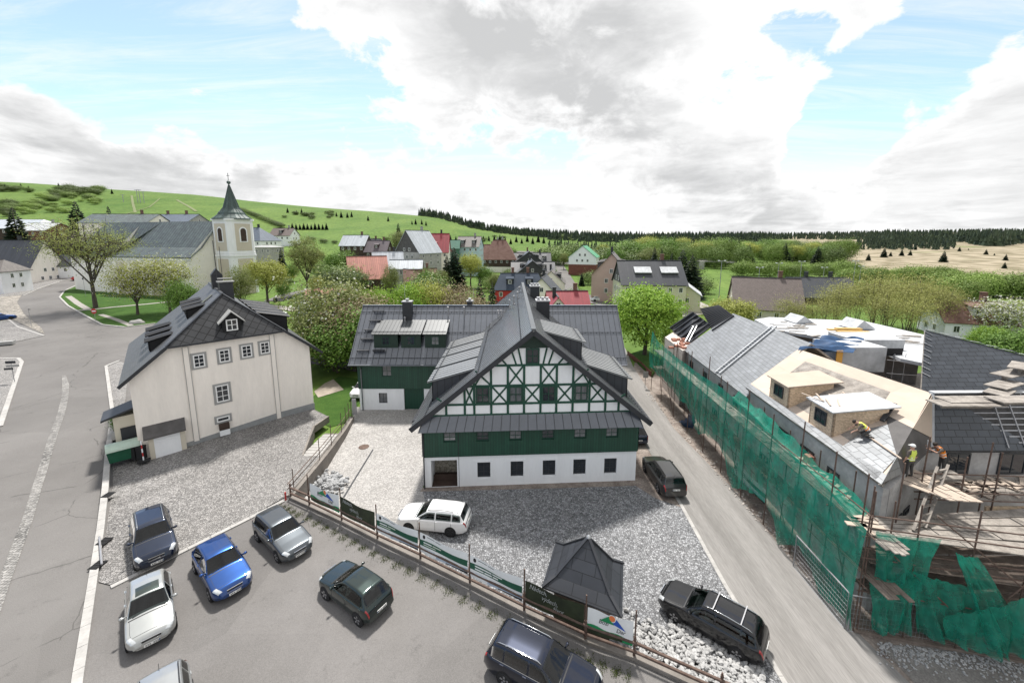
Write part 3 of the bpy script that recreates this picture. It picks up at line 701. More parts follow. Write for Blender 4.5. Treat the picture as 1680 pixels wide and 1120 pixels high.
def clip(z): return (z - 4.95) / slope - .79      # s where the roof line meets height z
for z, ww in ((5.62, .12), (6.42, .15), (7.78, .15), (9.28, .15)):
    e = clip(z) + .15; tb(e, z, 15.83 - e, z, ww, .055)
for p in posts:
    zt = min(gz(p) - .25, 9.28)
    if zt > 5.8: tb(p, 5.55, p, zt, .16, .050)
def cross(s0, s1, z0_, z1_, d=.04):
    tb(s0, z0_, s1, z1_, .12, d); tb(s0, z1_, s1, z0_, .12, d - .006)
bays = list(zip(posts, posts[1:]))
for i, (s0, s1) in enumerate(bays):
    mid = (s0 + s1) / 2
    if i in (1, 3, 5, 7, 9) : cross(s0 + .08, s1 - .08, 6.49, 7.70)
    if i in (4, 6): cross(s0 + .08, s1 - .08, 7.86, 9.2)
# knee braces under the roof line
for sgn in (0, 1):
    X = (lambda s: 15.83 - s) if sgn else (lambda s: s)
    tb(X(3.1), 7.86, X(3.85), 8.25, .12, .04); tb(X(4.9), 7.86, X(3.85), 9.0 - .1, .12, .038); tb(X(3.82), 7.86, X(4.35), 8.75, .12, .036)
    tb(X(1.75), 6.49, X(2.2), 7.2, .12, .04); tb(X(1.05), 6.95, X(1.68), 6.5, .12, .04)
    for k, (a, c) in enumerate(((5.45, 5.15), (6.05, 5.6), (6.75, 6.35), (7.15, 6.85))): tb(X(a), 9.34, X(c + .05), min(10.5, gz(c) - .3), .12, .04)
b.build('timber_frame', M['timber'], house)
for s, g_ in ((4.34, 'glass'), (6.73, 'glass_blind'), (9.1, 'glass'), (11.48, 'glass_blind')): window(house, fc(s, 6.5, .01), tF, nF, 1.0, 1.22, 'frame_g', g_, 2, 2, .10, .05, .08)
window(house, fc(7.92, 9.36, .01), tF, nF, .98, 1.15, 'frame_g', 'glass', 2, 2, .10, .05, .08)
b = MB(); b.slab([fc(6.75, 10.53, .004), fc(9.08, 10.53, .004), fc(7.92, 11.62, .004)], nF * .05); b.build('gable_board', M['greenclad'], house)
# main roof: left and right slopes
vo = .55
eL = fc(-.79, 4.95, vo); eR = fc(wF + .79, 4.95, vo); ap = fc(7.92, 11.95, vo)
b = MB()
nl = seamed(b, (-7.23, YB + .4, eL.z), eL, (RX, YB + .4, ap.z), ap, .14, .53, 0, 1, .055, clamps=(.12, .55, .9))
nr = seamed(b, eR, (10.16, YB + .4, eR.z), ap, (RX, YB + .4, ap.z), .14, .53, 0, 1, .055, clamps=(.06,))
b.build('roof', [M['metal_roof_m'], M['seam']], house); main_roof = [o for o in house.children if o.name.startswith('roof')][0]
b = MB(); b.beam(ap + V((0, -.02, .05)), V((RX, YB + .4, ap.z + .05)), .34, .07); b.build('ridge_cap', M['metal_light'], main_roof)
# barge boards
b = MB()
for e in (eL, eR): b.beam(e + nF * .03 + V((0, 0, -.16)), ap + nF * .03 + V((0, 0, -.16)), .06, .36)
b.build('barge_board', M['dark'], main_roof)
b = MB()
for x, s_ in ((-7.25, 0), (10.2, 1)): b.tube([(x, 28, eL.z - .02), (x, YB, eL.z - .02)], .08, 8)
b.tube([fc(.02, 4.9, .3), fc(.02, 4.6, .16), fc(.02, 0, .16)], .05, 6); b.tube([fc(2.55, 5.0, .15), fc(2.55, 0, .17)], .018, 5)
b.build('gutter', M['dark'], house)
# shed dormers of the main roof
def rz_at(x): return RZ + zc * 0 - .805 * abs(x - RX)
def shed(x_in, x_out, z_in, z_out, y0, y1, light=True, face='clad'):
    d = MB(); s = 1 if x_out > x_in else -1
    xw = x_out - s * .35; zw = z_in + (z_out - z_in) * (xw - x_in) / (x_out - x_in)
    zb = rz_at(xw) - .3
    for y in (y0 + .12, y1 - .12):
        d.slab([(x_in, y, z_in - .1), (xw, y, zw - .1), (xw, y, zb)], (0, .06 if y < (y0 + y1) / 2 else -.06, 0), 0, 0, [(0, 0), (2, 0), (2, -2)])
    d.slab([(xw, y0 + .12, zb), (xw, y1 - .12, zb), (xw, y1 - .12, zw - .1), (xw, y0 + .12, zw - .1)], (-s * .06, 0, 0), 0)
    o = d.build('dormer', M[face], house)
    d = MB(); seamed(d, (x_out, y0, z_out), (x_out, y1, z_out), (x_in, y0, z_in), (x_in, y1, z_in), .09, .55, 0, 1, .05)
    d.beam((x_out - s * .4, y0, z_out + .22), (x_out - s * .4, y1, z_out + .22), .05, .05, 1)
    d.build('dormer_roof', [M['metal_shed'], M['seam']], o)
    n_ = max(1, int((y1 - y0) / 1.6))
    for i in range(n_): window(o, V((xw, y0 + (y1 - y0) * (i + .5) / n_, zw - 1.25)), V((0, -s, 0)) * -1 if 0 else V((0, s, 0)), V((s, 0, 0)), .8, .85, 'frame_g', 'glass', 2, 2)
for y0, y1 in ((29.4, 32.3), (32.75, 35.6), (36.05, 38.3), (38.75, 41.6)): shed(-2.85, -6.45, 7.5, 6.45, y0, y1)
shed(5.63, 9.35, 7.66, 6.45, 30.1, 36); shed(2.45, 5.75, 10.2, 9.3, 30.3, 35)
# chimneys and vent pipes
def chimney(parent, x0, x1, y0, y1, zb, zt, mat_='clad', cap=True, pots=3):
    c = MB(); c.box(((x0 + x1) / 2, (y0 + y1) / 2, (zb + zt) / 2), (x1 - x0, y1 - y0, zt - zb)); o = c.build('chimney', M[mat_], parent)
    c = MB(); c.box(((x0 + x1) / 2, (y0 + y1) / 2, zt + .05), (x1 - x0 + .16, y1 - y0 + .16, .1))
    for i in range(pots):
        x = x0 + (x1 - x0) * (i + .5) / pots; c.box((x, (y0 + y1) / 2, zt + .2), (.2, .5, .18)); c.box((x, (y0 + y1) / 2, zt + .32), (.32, .62, .05))
    c.build('chimney_cap', M['galv'], o); return o
chimney(main_roof, 2.45, 3.75, 39.8, 41.2, 8.8, 11.0); chimney(main_roof, 2.2, 3.3, 48, 49.4, 9.0, 11.5)
for px, py, h in ((817, 522, .75), (822, 520, .6), (836, 507, .9), (843, 500, .9), (849, 490, .7), (852, 480, .6)):
    p = PL(px, py, (RX, 28, RZ), (-.805, 0, 1)); c = MB(); c.tube([p - UP * .1, p + UP * h], .07, 8); c.lathe([(.11, 0), (.12, .12), (.03, .2)], p + UP * h, 8)
    c.build('vent_pipe', M['galv'], main_roof)
c = MB(); p = PL(800, 545, (RX, 28, RZ), (-.805, 0, 1)); c.beam(p + UP * .15, p + V((1.4, 1.2, 1.3)), .12, .05); c.build('roof_step', M['dark'], main_roof)
# ---- rear wing
y0, y1, xl, xr = 41.27, 50.6, -16.3, 11.3
def rw(px, py): return YP(px, py, y0)
b = MB()
facade(b, (xl, y0, zc), (1, 0, 0), (0, -1, 0), 9.85, 2.45, [(2.05, 2.95, .75, 1.9), (4.75, 6.9, 0, 2.449)], .22)
facade(b, (xl, y1, zc), (0, -1, 0), (-1, 0, 0), y1 - y0, 2.45, [])
facade(b, (xr, y0, zc), (0, 1, 0), (1, 0, 0), y1 - y0, 2.45, [])
b.poly([(xl, y1, zc), (xl, y1, 4), (xr, y1, 4), (xr, y1, zc)]); b.poly([(9.3, y0, zc), (xr, y0, zc), (xr, y0, zc + 2.45), (9.3, y0, zc + 2.45)])
b.build('wing_wall', M['white'], house)
b = MB(); b.box((xl + 5.825, y0 + .2, zc + 1.2), (2.15, .06, 2.42)); b.build('gate', M['green'], house)
window(house, V((xl + 2.5, y0 + .16, zc + .75)), (1, 0, 0), (0, -1, 0), .9, 1.15, 'frame_d', 'glass_blind', 2, 1)
b = MB()
facade(b, (xl - .05, y0 - .08, zc), (1, 0, 0), (0, -1, 0), 10.0, 5.3, [(2.6, 3.6, 3.75, 4.95), (8.4, 9.4, 3.75, 4.95)], .15, 0, 1, z0=2.40)
facade(b, (xl - .05, y1, zc), (0, -1, 0), (-1, 0, 0), y1 - y0 + .08, 5.3, [], z0=2.40)
facade(b, (xr + .05, y0 - .08, zc), (0, 1, 0), (1, 0, 0), y1 - y0 + .08, 5.3, [], z0=2.40)
b.poly([(9.2, y0 - .08, zc + 2.4), (xr + .05, y0 - .08, zc + 2.4), (xr + .05, y0 - .08, zc + 5.3), (9.2, y0 - .08, zc + 5.3)])
for x in (xl - .05, xr + .05): b.poly([(x, y0 - .08, zc + 5.3), (x, y1, zc + 5.3), (x, 45.9, 9.4)])
b.build('wing_boarding', [M['greenclad'], M['green']], house)
for s in (3.1, 8.9): window(house, V((xl - .05 + s, y0 + .05, zc + 3.75)), (1, 0, 0), (0, -1, 0), 1.0, 1.2, 'frame_g', 'glass_blind', 2, 2)
b = MB()
seamed(b, (-17.1, 40.75, 4.2), (12.05, 40.75, 4.2), (-17.1, 45.85, 9.58), (12.05, 45.85, 9.58), .12, .62, 0, 1, .05, clamps=(.10, .52, .88))
seamed(b, (-17.1, 50.95, 4.2), (12.05, 50.95, 4.2), (-17.1, 45.85, 9.58), (12.05, 45.85, 9.58), .12, .62, 0, 1, .05)
b.beam((-17.1, 45.85, 9.62), (12.05, 45.85, 9.62), .3, .06); b.tube([(-17.1, 40.68, 4.13), (12, 40.68, 4.13)], .08, 8)
b.tube([(-15.95, 40.68, 4.1), (-15.95, 41.1, 3.6), (-15.95, 41.1, -1)], .06, 6)
wing_roof = b.build('wing_roof', [M['metal_roof'], M['seam']], house)
for x0, x1 in ((-14.75, -12.2), (-11.85, -9.75), (-9.3, -7.1)):
    d = MB(); d.box(((x0 + x1) / 2, 42.9, 6.3), (x1 - x0, 1.6, 1.9)); d.slab([(x0, 43.6, 7.2), (x0, 44.4, 7.8), (x0, 43.6, 6.8)], (x1 - x0, 0, 0)); o = d.build('dormer', M['greenclad'], house)
    d = MB(); seamed(d, (x0 - .15, 41.75, 7.22), (x1 + .15, 41.75, 7.22), (x0 - .15, 44.55, 8.2), (x1 + .15, 44.55, 8.2), .09, .4, 0, 1, .05); d.beam((x0 - .1, 42.1, 7.42), (x1 + .1, 42.1, 7.42), .05, .05, 1)
    d.build('dormer_roof', [M['metal_light'], M['seam']], o)
    window(o, V(((x0 + x1) / 2, 42.1, 5.95)), (1, 0, 0), (0, -1, 0), .85, .95, 'frame_g', 'glass_blind' if x0 > -10 else 'glass', 2, 2)
c = chimney(wing_roof, -12.2, -11.2, 44.4, 45.2, 8, 10.2, pots=1); chimney(wing_roof, -5.2, -4.6, 46.2, 46.8, 8.5, 10.0, pots=1)
def on_wing(x, y): return V((x, y, 4.2 + 1.055 * (y - 40.75)))
for x, y, h in ((-7.2, 44.9, .9), (-5.4, 44.9, .9), (-11.9, 44.2, .6)):
    p = on_wing(x, y); d = MB(); d.tube([p - UP * .1, p + UP * h], .07, 8); d.lathe([(.12, 0), (.13, .12), (.03, .2)], p + UP * h, 8); d.build('vent_pipe', M['galv'], wing_roof)
for px, py in ((622, 512), (616, 528), (608, 543), (602, 558), (596, 577), (622, 577)):
    p = PL(px, py, (0, 40.75, 4.2), (0, -1.055, 1)); d = MB(); d.box(p + V((0, -.15, .22)), (1.3, .35, .04)); d.beam(p + V((-.55, 0, 0)), p + V((-.55, -.25, .22)), .05, .05); d.beam(p + V((.55, 0, 0)), p + V((.55, -.25, .22)), .05, .05); d.build('roof_step', M['dark'], wing_roof)
b = MB(); b.tube([(-12.2, 45.7, 9.6), (-12.2, 45.7, 12.0)], .015, 5); b.tube([(-4.4, 46, 9.6), (-4.4, 46, 11.6)], .015, 5); b.build('lightning_rod', M['steel'], wing_roof)

# ---------------------------------------------------------------- the cream house on the left
tL = V((.72, .694, 0)).normalized(); nL = V((tL.y, -tL.x, 0)); iL = V((-.655, .755, 0)).normalized(); AL = V((-29.75, 30.13, 0)); WL = 13.2
def lc(s, k, z): return AL + tL * s + iL * k + UP * z
ch = thing('cream_house', 'cream rendered house with steep dark slate half hipped roof beside the cobbled lot', 'house', AL + V((0, 0, -.5)))
S0, RS, RZL, SL = -.62, 6.75, 12.25, .84
DK = 16.0
def lz(s): return RZL - SL * abs(s - RS)
b = MB()
WN = [(4.43, 6.4, .66, 1.05), (6.22, 6.48, .66, 1.05), (7.9, 6.56, .66, 1.05), (9.35, 6.62, .64, 1.02)]
facade(b, AL, tL, nL, WL, 8.7, [], z0=-.5)
b.v = []; b.f = []; b.m = []; b.u = {}
b.poly([lc(0, 0, -.5), lc(WL, 0, -.5), lc(WL, 0, lz(WL) - .12), lc(11.25, 0, 8.4), lc(2.25, 0, 8.4), lc(0, 0, lz(0) - .12)])
b.poly([lc(0, DK, -.5), lc(WL, DK, -.5), lc(WL, DK, 6.7), lc(RS, DK, 12), lc(0, DK, 6.4)])
b.poly([lc(0, 0, -.5), lc(0, DK, -.5), lc(0, DK, 6.5), lc(0, 0, 6.5)]); b.poly([lc(WL, 0, -.5), lc(WL, DK, -.5), lc(WL, DK, 6.7), lc(WL, 0, 6.7)])
for s in (3.62, 9.98): b.slab([lc(s - .17, -.03, .0), lc(s + .17, -.03, .0), lc(s + .17, -.03, 8.3), lc(s - .17, -.03, 8.3)], nL * .045)
b.build('wall', M['cream'], ch)
b = MB()
for s in (3.43, 3.81, 9.79, 10.17): b.slab([lc(s - .02, -.075, .0), lc(s + .02, -.075, .0), lc(s + .02, -.075, 8.3), lc(s - .02, -.075, 8.3)], nL * .012)
b.build('pilaster_line', M['surround'], ch)
b = MB(); b.slab([lc(2.8, 0, -.5), lc(WL + .05, 0, -.5), lc(WL + .05, 0, .62), lc(10, 0, .6), lc(2.8, 0, .05)], nL * .07); b.build('plinth', M['plinth'], ch)
for s, z, w_, h_ in WN: window(ch, lc(s, -.02, z), tL, nL, w_ + .12, h_ + .05, 'frame_w', 'glass', 2, 3, .09, .045, .07, None, .16)
window(ch, lc(5.78, -.02, 2.95), tL, nL, .95, 1.5, 'frame_w', 'glass', 2, 3, .09, .045, .07, None, .18)
window(ch, lc(5.62, -.02, 1.15), tL, nL, .95, .42, 'frame_w', 'glass', 1, 1, .09, .045, .07, None, .16)
b = MB(); b.box(lc(5.62, -.18, .72), (.75, .35, .55), math.atan2(tL.y, tL.x)); b.build('coal_hatch', M['brown'], ch)
b = MB(); b.box(lc(5.62, -.18, .18), (.75, .36, .5), math.atan2(tL.y, tL.x)); b.build('hatch_base', M['white'], ch)
# garage
aL = math.atan2(tL.y, tL.x)
b = MB(); b.box(lc(1.75, -.2, .55), (2.3, .4, 2.1), aL); b.build('garage_wall', M['cream2'], ch)
b = MB(); b.box(lc(1.75, -.42, .45), (1.65, .05, 1.85), aL); b.box(lc(1.75, -.45, .95), (1.55, .03, .03), aL); b.build('garage_door', M['white'], ch)
b = MB(); b.slab([lc(.35, -.75, 1.55), lc(3.0, -.75, 1.55), lc(3.0, 0, 2.35), lc(.35, 0, 2.35)], (0, 0, -.12)); b.build('garage_canopy', M['membrane'], ch)
# roof
b = MB(); ov = .45; DE = DK + .4
kn = 2.42                                     # where the half hip cuts the slopes
zk = lz(kn); sk2 = 2 * RS - kn; SE = 2 * RS - S0 + .2
ze = lz(S0)
uvq = lambda pts: [((p - AL).dot(iL), (p - AL).dot(tL) * 1.3) for p in pts]
lft = [lc(S0, -ov, ze), lc(kn, -ov, zk), lc(RS, 2.1, RZL), lc(RS, DE - 2.2, RZL), lc(S0, DE, ze)]
b.slab(lft[::-1], (0, 0, -.16), 0, 1, uvq(lft[::-1]))
rgt = [lc(SE, -ov, lz(SE)), lc(SE, DE, lz(SE)), lc(RS, DE - 2.2, RZL), lc(RS, 2.1, RZL), lc(sk2, -ov, zk)]
b.slab(rgt[::-1], (0, 0, -.16), 0, 1, uvq(rgt[::-1]))
hip = [lc(kn, -ov, zk), lc(sk2, -ov, zk), lc(RS, 2.1, RZL)]
b.slab(hip, (0, 0, -.16), 2, 1, [((p - AL).dot(tL), (p - AL).dot(UP) * 1.25) for p in hip])
hip2 = [lc(S0, DE, ze), lc(RS, DE - 2.2, RZL), lc(SE, DE, lz(SE))]
b.slab(hip2, (0, 0, -.16), 2, 1)
roofL = b.build('roof', [M['shingle'], M['dark'], M['slate_d']], ch)
b = MB(); b.beam(lc(RS, 2.1, RZL + .04), lc(RS, DE - 2.2, RZL + .04), .22, .06)
for s in (kn, sk2): b.beam(lc(s, -ov, zk + .03), lc(RS, 2.1, RZL + .04), .16, .05)
for s, e in ((kn, S0), (sk2, SE)): b.beam(lc(s, -ov - .02, zk - .1), lc(e, -ov - .02, lz(e) - .1), .05, .24)
b.beam(lc(kn, -ov - .02, zk - .08), lc(sk2, -ov - .02, zk - .08), .06, .16)
b.build('roof_trim', M['dark'], roofL)
def ldormer(s0, s1, k0, k1, h, side=1, gm='glass'):
    """slate-hung dormer; s0 outer foot, s1 where its roof meets the slope"""
    z0_ = lz(s0); d = MB(); zt = z0_ + h; zi = lz(s1)
    P = lambda s, k, z: lc(s if side > 0 else 2 * RS - s, k, z)
    d.slab([P(s0, k0, z0_ - .3), P(s0, k0, zt), P(s1, k0, zi)], iL * .08); d.slab([P(s0, k1, z0_ - .3), P(s0, k1, zt), P(s1, k1, zi)], iL * -.08)
    d.slab([P(s0, k0, z0_ - .3), P(s0, k1, z0_ - .3), P(s0, k1, zt), P(s0, k0, zt)], tL * .08 * side)
    o = d.build('dormer', M['slate_d'], ch); d = MB(); km = (k0 + k1) / 2
    rows = []
    for i in range(5):
        f = i / 4; bow = .18 * (1 - (2 * f - 1) ** 2); k = k0 - .12 + (k1 - k0 + .24) * f
        rows.append([P(s0 - .25, k, zt - .02 + bow), P(s1, k, zi + .08 + bow * .6)])
    d.grid(rows); d.grid([[p - UP * .08 for p in r] for r in rows][::-1]); d.build('dormer_roof', M['slate_d'], o)
    if side < 0:
        d = MB(); d.beam(P(s0 - .3, k0 - .12, zt + .06), P(s1, k0 - .12, zi + .12), .10, .05); d.build('flashing', M['kerb'], o)
    window(o, P(s0, km, z0_ + .12), -iL * side, -tL * side, min(.9, k1 - k0 - .4), h - .35, 'frame_d', gm, 2, 1)
for k in (2.6, 5.3, 8.0): ldormer(1.35, 2.9, k, k + 1.35, .95)
for k in (3.6, 6.0, 8.4): ldormer(4.1, 5.45, k, k + 1.25, .85)
b = MB(); rr = R(0)
for i, (s0, k0) in enumerate(((1.4, 1.6), (1.4, 4.0), (1.4, 6.4), (1.4, 8.8), (1.4, 11.2))): ldormer(1.75, 4.3, k0, k0 + 1.75, 1.5, -1)
# the little gabled window in the hip
hn = (lc(RS, 2.1, RZL) - lc(RS, -ov, zk)); 
b = MB(); q = lambda s, k, z: lc(s, k, z)
b.slab([q(6.3, -.1, 8.95), q(7.7, -.1, 8.95), q(7.7, -.1, 10.1), q(7.0, -.1, 10.75), q(6.3, -.1, 10.1)], iL * 1.3); hd = b.build('gable_dormer', M['slate_d'], ch)
b = MB()
for s in (6.0, 8.0): b.slab([q(s, -.45, 9.95), q(7.0, -.45, 10.95), q(7.0, 1.4, 10.95), q(s, 1.4, 9.95)], (0, 0, -.1))
b.build('dormer_roof', M['surround'], hd); window(hd, q(7.0, -.12, 9.2), tL, nL, .85, 1.0, 'frame_w', 'glass', 2, 2, .09, .05, .06)
# roof chimneys, aerials, skylight
c = MB(); c.box(lc(7.4, 5.4, 11.8), (1.1, .8, 2.4), aL); o = c.build('chimney', M['dark'], roofL); c = MB(); c.box(lc(7.4, 5.4, 13.05), (1.35, 1.0, .1), aL); c.box(lc(7.4, 5.4, 13.35), (1.2, .3, .1), aL); c.build('chimney_cap', M['surround'], o)
c = MB(); c.box(lc(7.0, 8.4, 12.5), (.9, .7, 2.0), aL); c.slab([lc(6.5, 8.0, 13.5), lc(7.5, 8.0, 13.5), lc(7.0, 8.0, 14.2)], iL * .9); c.build('chimney', M['dark'], roofL)
c = MB(); c.tube([lc(6.9, 6.8, 12), lc(6.9, 6.8, 17.0)], .035, 6); c.tube([lc(7.3, 6.3, 12), lc(7.3, 6.3, 16.4)], .025, 6); c.build('aerial', M['dark'], roofL)
c = MB(); c.slab([lc(5.2, 4.9, lz(5.2) + .03), lc(5.2, 5.7, lz(5.2) + .03), lc(6.2, 5.7, lz(6.2) + .03), lc(6.2, 4.9, lz(6.2) + .03)][::-1], (0, 0, .08)); c.build('skylight', M['glass_blind'], roofL)
# porch on the street side with its dark roof
p = MB(); p.slab([lc(-2.0, 1.2, 3.15), lc(-2.0, 3.6, 3.15), lc(.0, 3.6, 3.75), lc(.0, 1.2, 3.75)], (0, 0, -.15)); p.build('porch_roof', M['dark'], ch)
p = MB(); p.box(lc(-.7, 2.4, 1.4), (1.4, 1.8, 3.4), aL); po = p.build('porch', M['cream2'], ch)
p = MB(); p.box(lc(-.55, 1.45, 1.1), (.9, .1, 2.1), aL); p.build('porch_door', M['dark'], po)
# ---------------------------------------------------------------- building under reconstruction on the right
rb = thing('unfinished_building', 'long grey building under reconstruction with bare board roof, new slates and open gables', 'building', (21, 25, zc))
C0, E0, W1 = V((17.3, 17.4, 5.8)), V((18.1, 30, 5.8)), V((18.75, 43.2, 5.2))
W0 = V((17.95, 29.6, 5.2)); R1, R0 = V((24.5, 44.2, 9.0)), V((23.7, 31.2, 9.0))
Q0, Q1, VB = V((22.8, 31.3, 8.5)), V((23.9, 22, 8.5)), V((22.9, 20.6, 5.75))
def wallstrip(b, p, q, z0, z1, th=.3, mi=0, inset=0.0):
    p, q = V((p.x, p.y, 0)), V((q.x, q.y, 0)); d = (q - p).normalized(); n = V((d.y, -d.x, 0))
    b.slab([p + UP * z0, q + UP * z0, q + UP * z1, p + UP * z1], n * -th, mi)
b = MB()
wd = (E0 - C0).normalized(); wn = V((-wd.y, wd.x, 0))      # outward (west)
ins = V((.22, .12, 0))
b.slab([C0 + ins + UP * -6.8, V((18.32, 30, -1)), V((18.32, 30, 5.55)), C0 + ins + UP * -.25], (.3, 0, 0))
b.slab([V((18.2, 30.001, -1)), V((19, 43.4, -1)), V((19, 43.4, 5.0)), V((18.2, 30.001, 5.0))], (.3, 0, 0))
b.slab([C0 + ins + V((.32, 0, -6.8)), VB + V((0, .15, -6.75)), VB + V((0, .15, -.2)), C0 + ins + V((.32, 0, -.25))], (0, .3, 0))
b.slab([VB + V((.01, .15, -6.75)), V((44, 20.75, -1)), V((44, 20.75, 5.6)), VB + V((.01, .15, -.2))], (0, .3, 0))
b.build('wall', M['greyrend'], rb)
def wwin(y, z, w_, h_):
    x = (17.52 + (y - 17.5) * .064) if y < 30 else 18.2 + (y - 30) * .06
    window(rb, V((x - .012, y, z)), V((-.062, -1, 0)).normalized(), V((-1, .062, 0)).normalized(), w_, h_, 'frame_d', 'glass', 2, 1, .09)
for y, z, w_, h_ in ((41, 3.4, .8, 1.1), (37.5, 3.4, .8, 1.1), (34.2, 3.4, .8, 1.1), (31.4, 3.4, .8, 1.1), (27.2, 4.2, .9, .5), (25.1, 4.2, 1.2, .5), (22.8, 4.2, 1.2, .5), (20.6, 4.1, .9, .5), (27, .6, .9, 1.3), (23, .6, .9, 1.3), (35, .6, .9, 1.3)): wwin(y, z, w_, h_)
for x, z, w_, h_, g_ in ((24.6, 4.3, 1.3, 1.25, 'glass'), (27.6, 4.3, 1.5, 1.25, 'glass'), (30.6, 4.3, 1.5, 1.25, 'glass')): window(rb, V((x, 20.74, z)), (1, 0, 0), (0, -1, 0), w_, h_, 'surround', g_, 2, 1, .05, .18, .1) if 0 else window(rb, V((x, 20.74, z)), (1, 0, 0), (0, -1, 0), w_, h_, 'frame_d', g_, 2, 1, .08)
sd_ = (VB - C0); sd_.z = 0; sd_.normalize(); sn = V((sd_.y, -sd_.x, 0))
for f, z, w_, h_ in ((.35, 2.9, .9, .4), (.55, 2.9, .9, .4), (.3, .2, .9, 1.4), (.62, .2, .9, 1.4)):
    wd2 = (VB + V((0, .15, 0)) - C0 - ins - V((.32, 0, 0))); p = C0 + ins + V((.32, 0, 0)) + wd2 * f; wd2.z = 0; wd2.normalize(); wn2 = V((wd2.y, -wd2.x, 0)); window(rb, V((p.x, p.y, z)) + wn2 * .02, wd2, wn2, w_, h_, 'frame_d', 'glass', 2, 1, .08)
def quv(pts, e):
    e = V(e).normalized(); o = V(pts[0]); n = (V(pts[1]) - o).cross(V(pts[-1]) - o).normalized(); u = n.cross(e)
    return [((V(p) - o).dot(e), (V(p) - o).dot(u)) for p in pts]
def rslab(name, pts, m, th=.12, e=None, parent=None, up=0.0):
    pts = [V(p) + UP * up for p in pts]; n = (pts[1] - pts[0]).cross(pts[-1] - pts[0]).normalized()
    if n.z < 0: pts = pts[::-1]; n = -n
    b = MB(); b.slab(pts, n * -th, 0, 1, quv(pts, e if e else pts[1] - pts[0])); return b.build(name, [M[m], M['wood']], parent or rb)
ro = rslab('slate_roof', [W0, W1, R1, R0], 'slate_l', .14, W1 - W0)
rslab('slate_roof', [R0, R1, R1 + V((5, .3, -3.4)), R0 + V((5, .3, -3.4))], 'slate', .14)
rslab('board_roof', [C0, E0, Q0, Q1], 'osb_pale', .14, E0 - C0)
rslab('board_roof', [Q1, Q0, Q0 + V((4.6, 0, -2.6)), Q1 + V((4.6, 0, -2.6))], 'osb_pale', .14)
rslab('membrane_roof', [C0, Q1, VB], 'membrane', .14)
def pw(a, c, d=0.0):
    p = C0.lerp(E0, a).lerp(Q1.lerp(Q0, a), c); n = (E0 - C0).cross(Q1 - C0).normalized()
    if n.z < 0: n = -n
    return p + n * d
def strip(name, pts, m, e, th=.03):
    n = (pts[1] - pts[0]).cross(pts[-1] - pts[0]).normalized()
    if n.z < 0: pts = pts[::-1]; n = -n
    b = MB(); b.slab([p + n * .0 for p in pts], n * -th, 0, 0, quv(pts, e)); return b.build(name, M[m], rb)
nWp = (E0 - C0).cross(Q1 - C0).normalized(); nHp = (VB - C0).cross(Q1 - C0).normalized()
nWp = nWp if nWp.z > 0 else -nWp; nHp = nHp if nHp.z > 0 else -nHp
wq = lambda pts, d: [PL(x, y, C0 + nWp * d, nWp) for x, y in pts]
hq = lambda pts, d: [PL(x, y, C0 + nHp * d, nHp) for x, y in pts]
strip('slate_strip', [pw(0, 0, .05), pw(1, 0, .05), pw(1, .085, .05), pw(0, .085, .05)], 'slate_l', E0 - C0)
strip('slate_field', wq(((1437, 786), (1471.6, 748), (1456, 696), (1422, 703), (1376, 736)), .05), 'slate_l', E0 - C0)
strip('membrane_field', wq(((1471.6, 748), (1497.6, 702), (1452, 679), (1456, 696)), .03), 'membrane', E0 - C0)
strip('slate_field', hq(((1447, 793), (1480, 777), (1471.6, 749)), .05), 'slate_l', VB - C0)
strip('board_field', hq(((1498, 702), (1525, 716), (1531, 730), (1530, 649)), .04), 'osb_pale', VB - C0)
# board dormers
def bdormer(a0, a1, c0, h, clen, battens=False):
    nrm = UP
    f0, f1 = pw(a0, c0), pw(a1, c0)                 # foot of the front face (south, north)
    d = (f1 - f0).normalized(); inn = V((-d.y, d.x, 0)) * -1
    t0, t1 = f0 + UP * h, f1 + UP * h
    # where the roof of the dormer meets the slope
    i0, i1 = t0 + inn * clen, t1 + inn * clen
    i0.z = t0.z + .35; i1.z = t1.z + .35
    b = MB(); lo = UP * -.4
    b.slab([f0 + lo, f1 + lo, t1, t0], inn * .1)
    b.slab([f0 + lo, t0, i0, i0 + UP * -.8, f0 + inn * clen * .9 + UP * .2], d * .1); b.slab([f1 + lo, t1, i1, i1 + UP * -.8, f1 + inn * clen * .9 + UP * .2], -d * .1)
    o = b.build('board_dormer', M['osb'], rb)
    b = MB(); b.slab([t0 - inn * .2 - d * .15 + UP * .06, t1 - inn * .2 + d * .15 + UP * .06, i1 + inn * .5 + d * .15 + UP * .12, i0 + inn * .5 - d * .15 + UP * .12], (0, 0, .07)); b.build('dormer_roof', M['osb_pale'] if not battens else M['white_mem'], o)
    window(o, (f0 + f1) / 2 + UP * (h * .28) - inn * .02, -d, -inn, (f1 - f0).length * .48, h * .58, 'frame_d', 'glass', 2, 1, .07)
    if battens:
        b = MB(); r_ = random.Random(3)
        for k in range(9):
            p = t0.lerp(t1, r_.random()) + inn * r_.uniform(.1, clen * .8) + UP * (.20 + .35 * .1); a = r_.uniform(-.5, .5)
            b.beam(p, p + (d * math.cos(a) + inn * math.sin(a)) * r_.uniform(.5, 1.4) + UP * .05, .09, .03)
        b.build('batten', M['osb_pale'], o)
bdormer(.63, .80, .10, 1.35, 2.8); bdormer(.30, .46, .10, 1.4, 2.9, True)
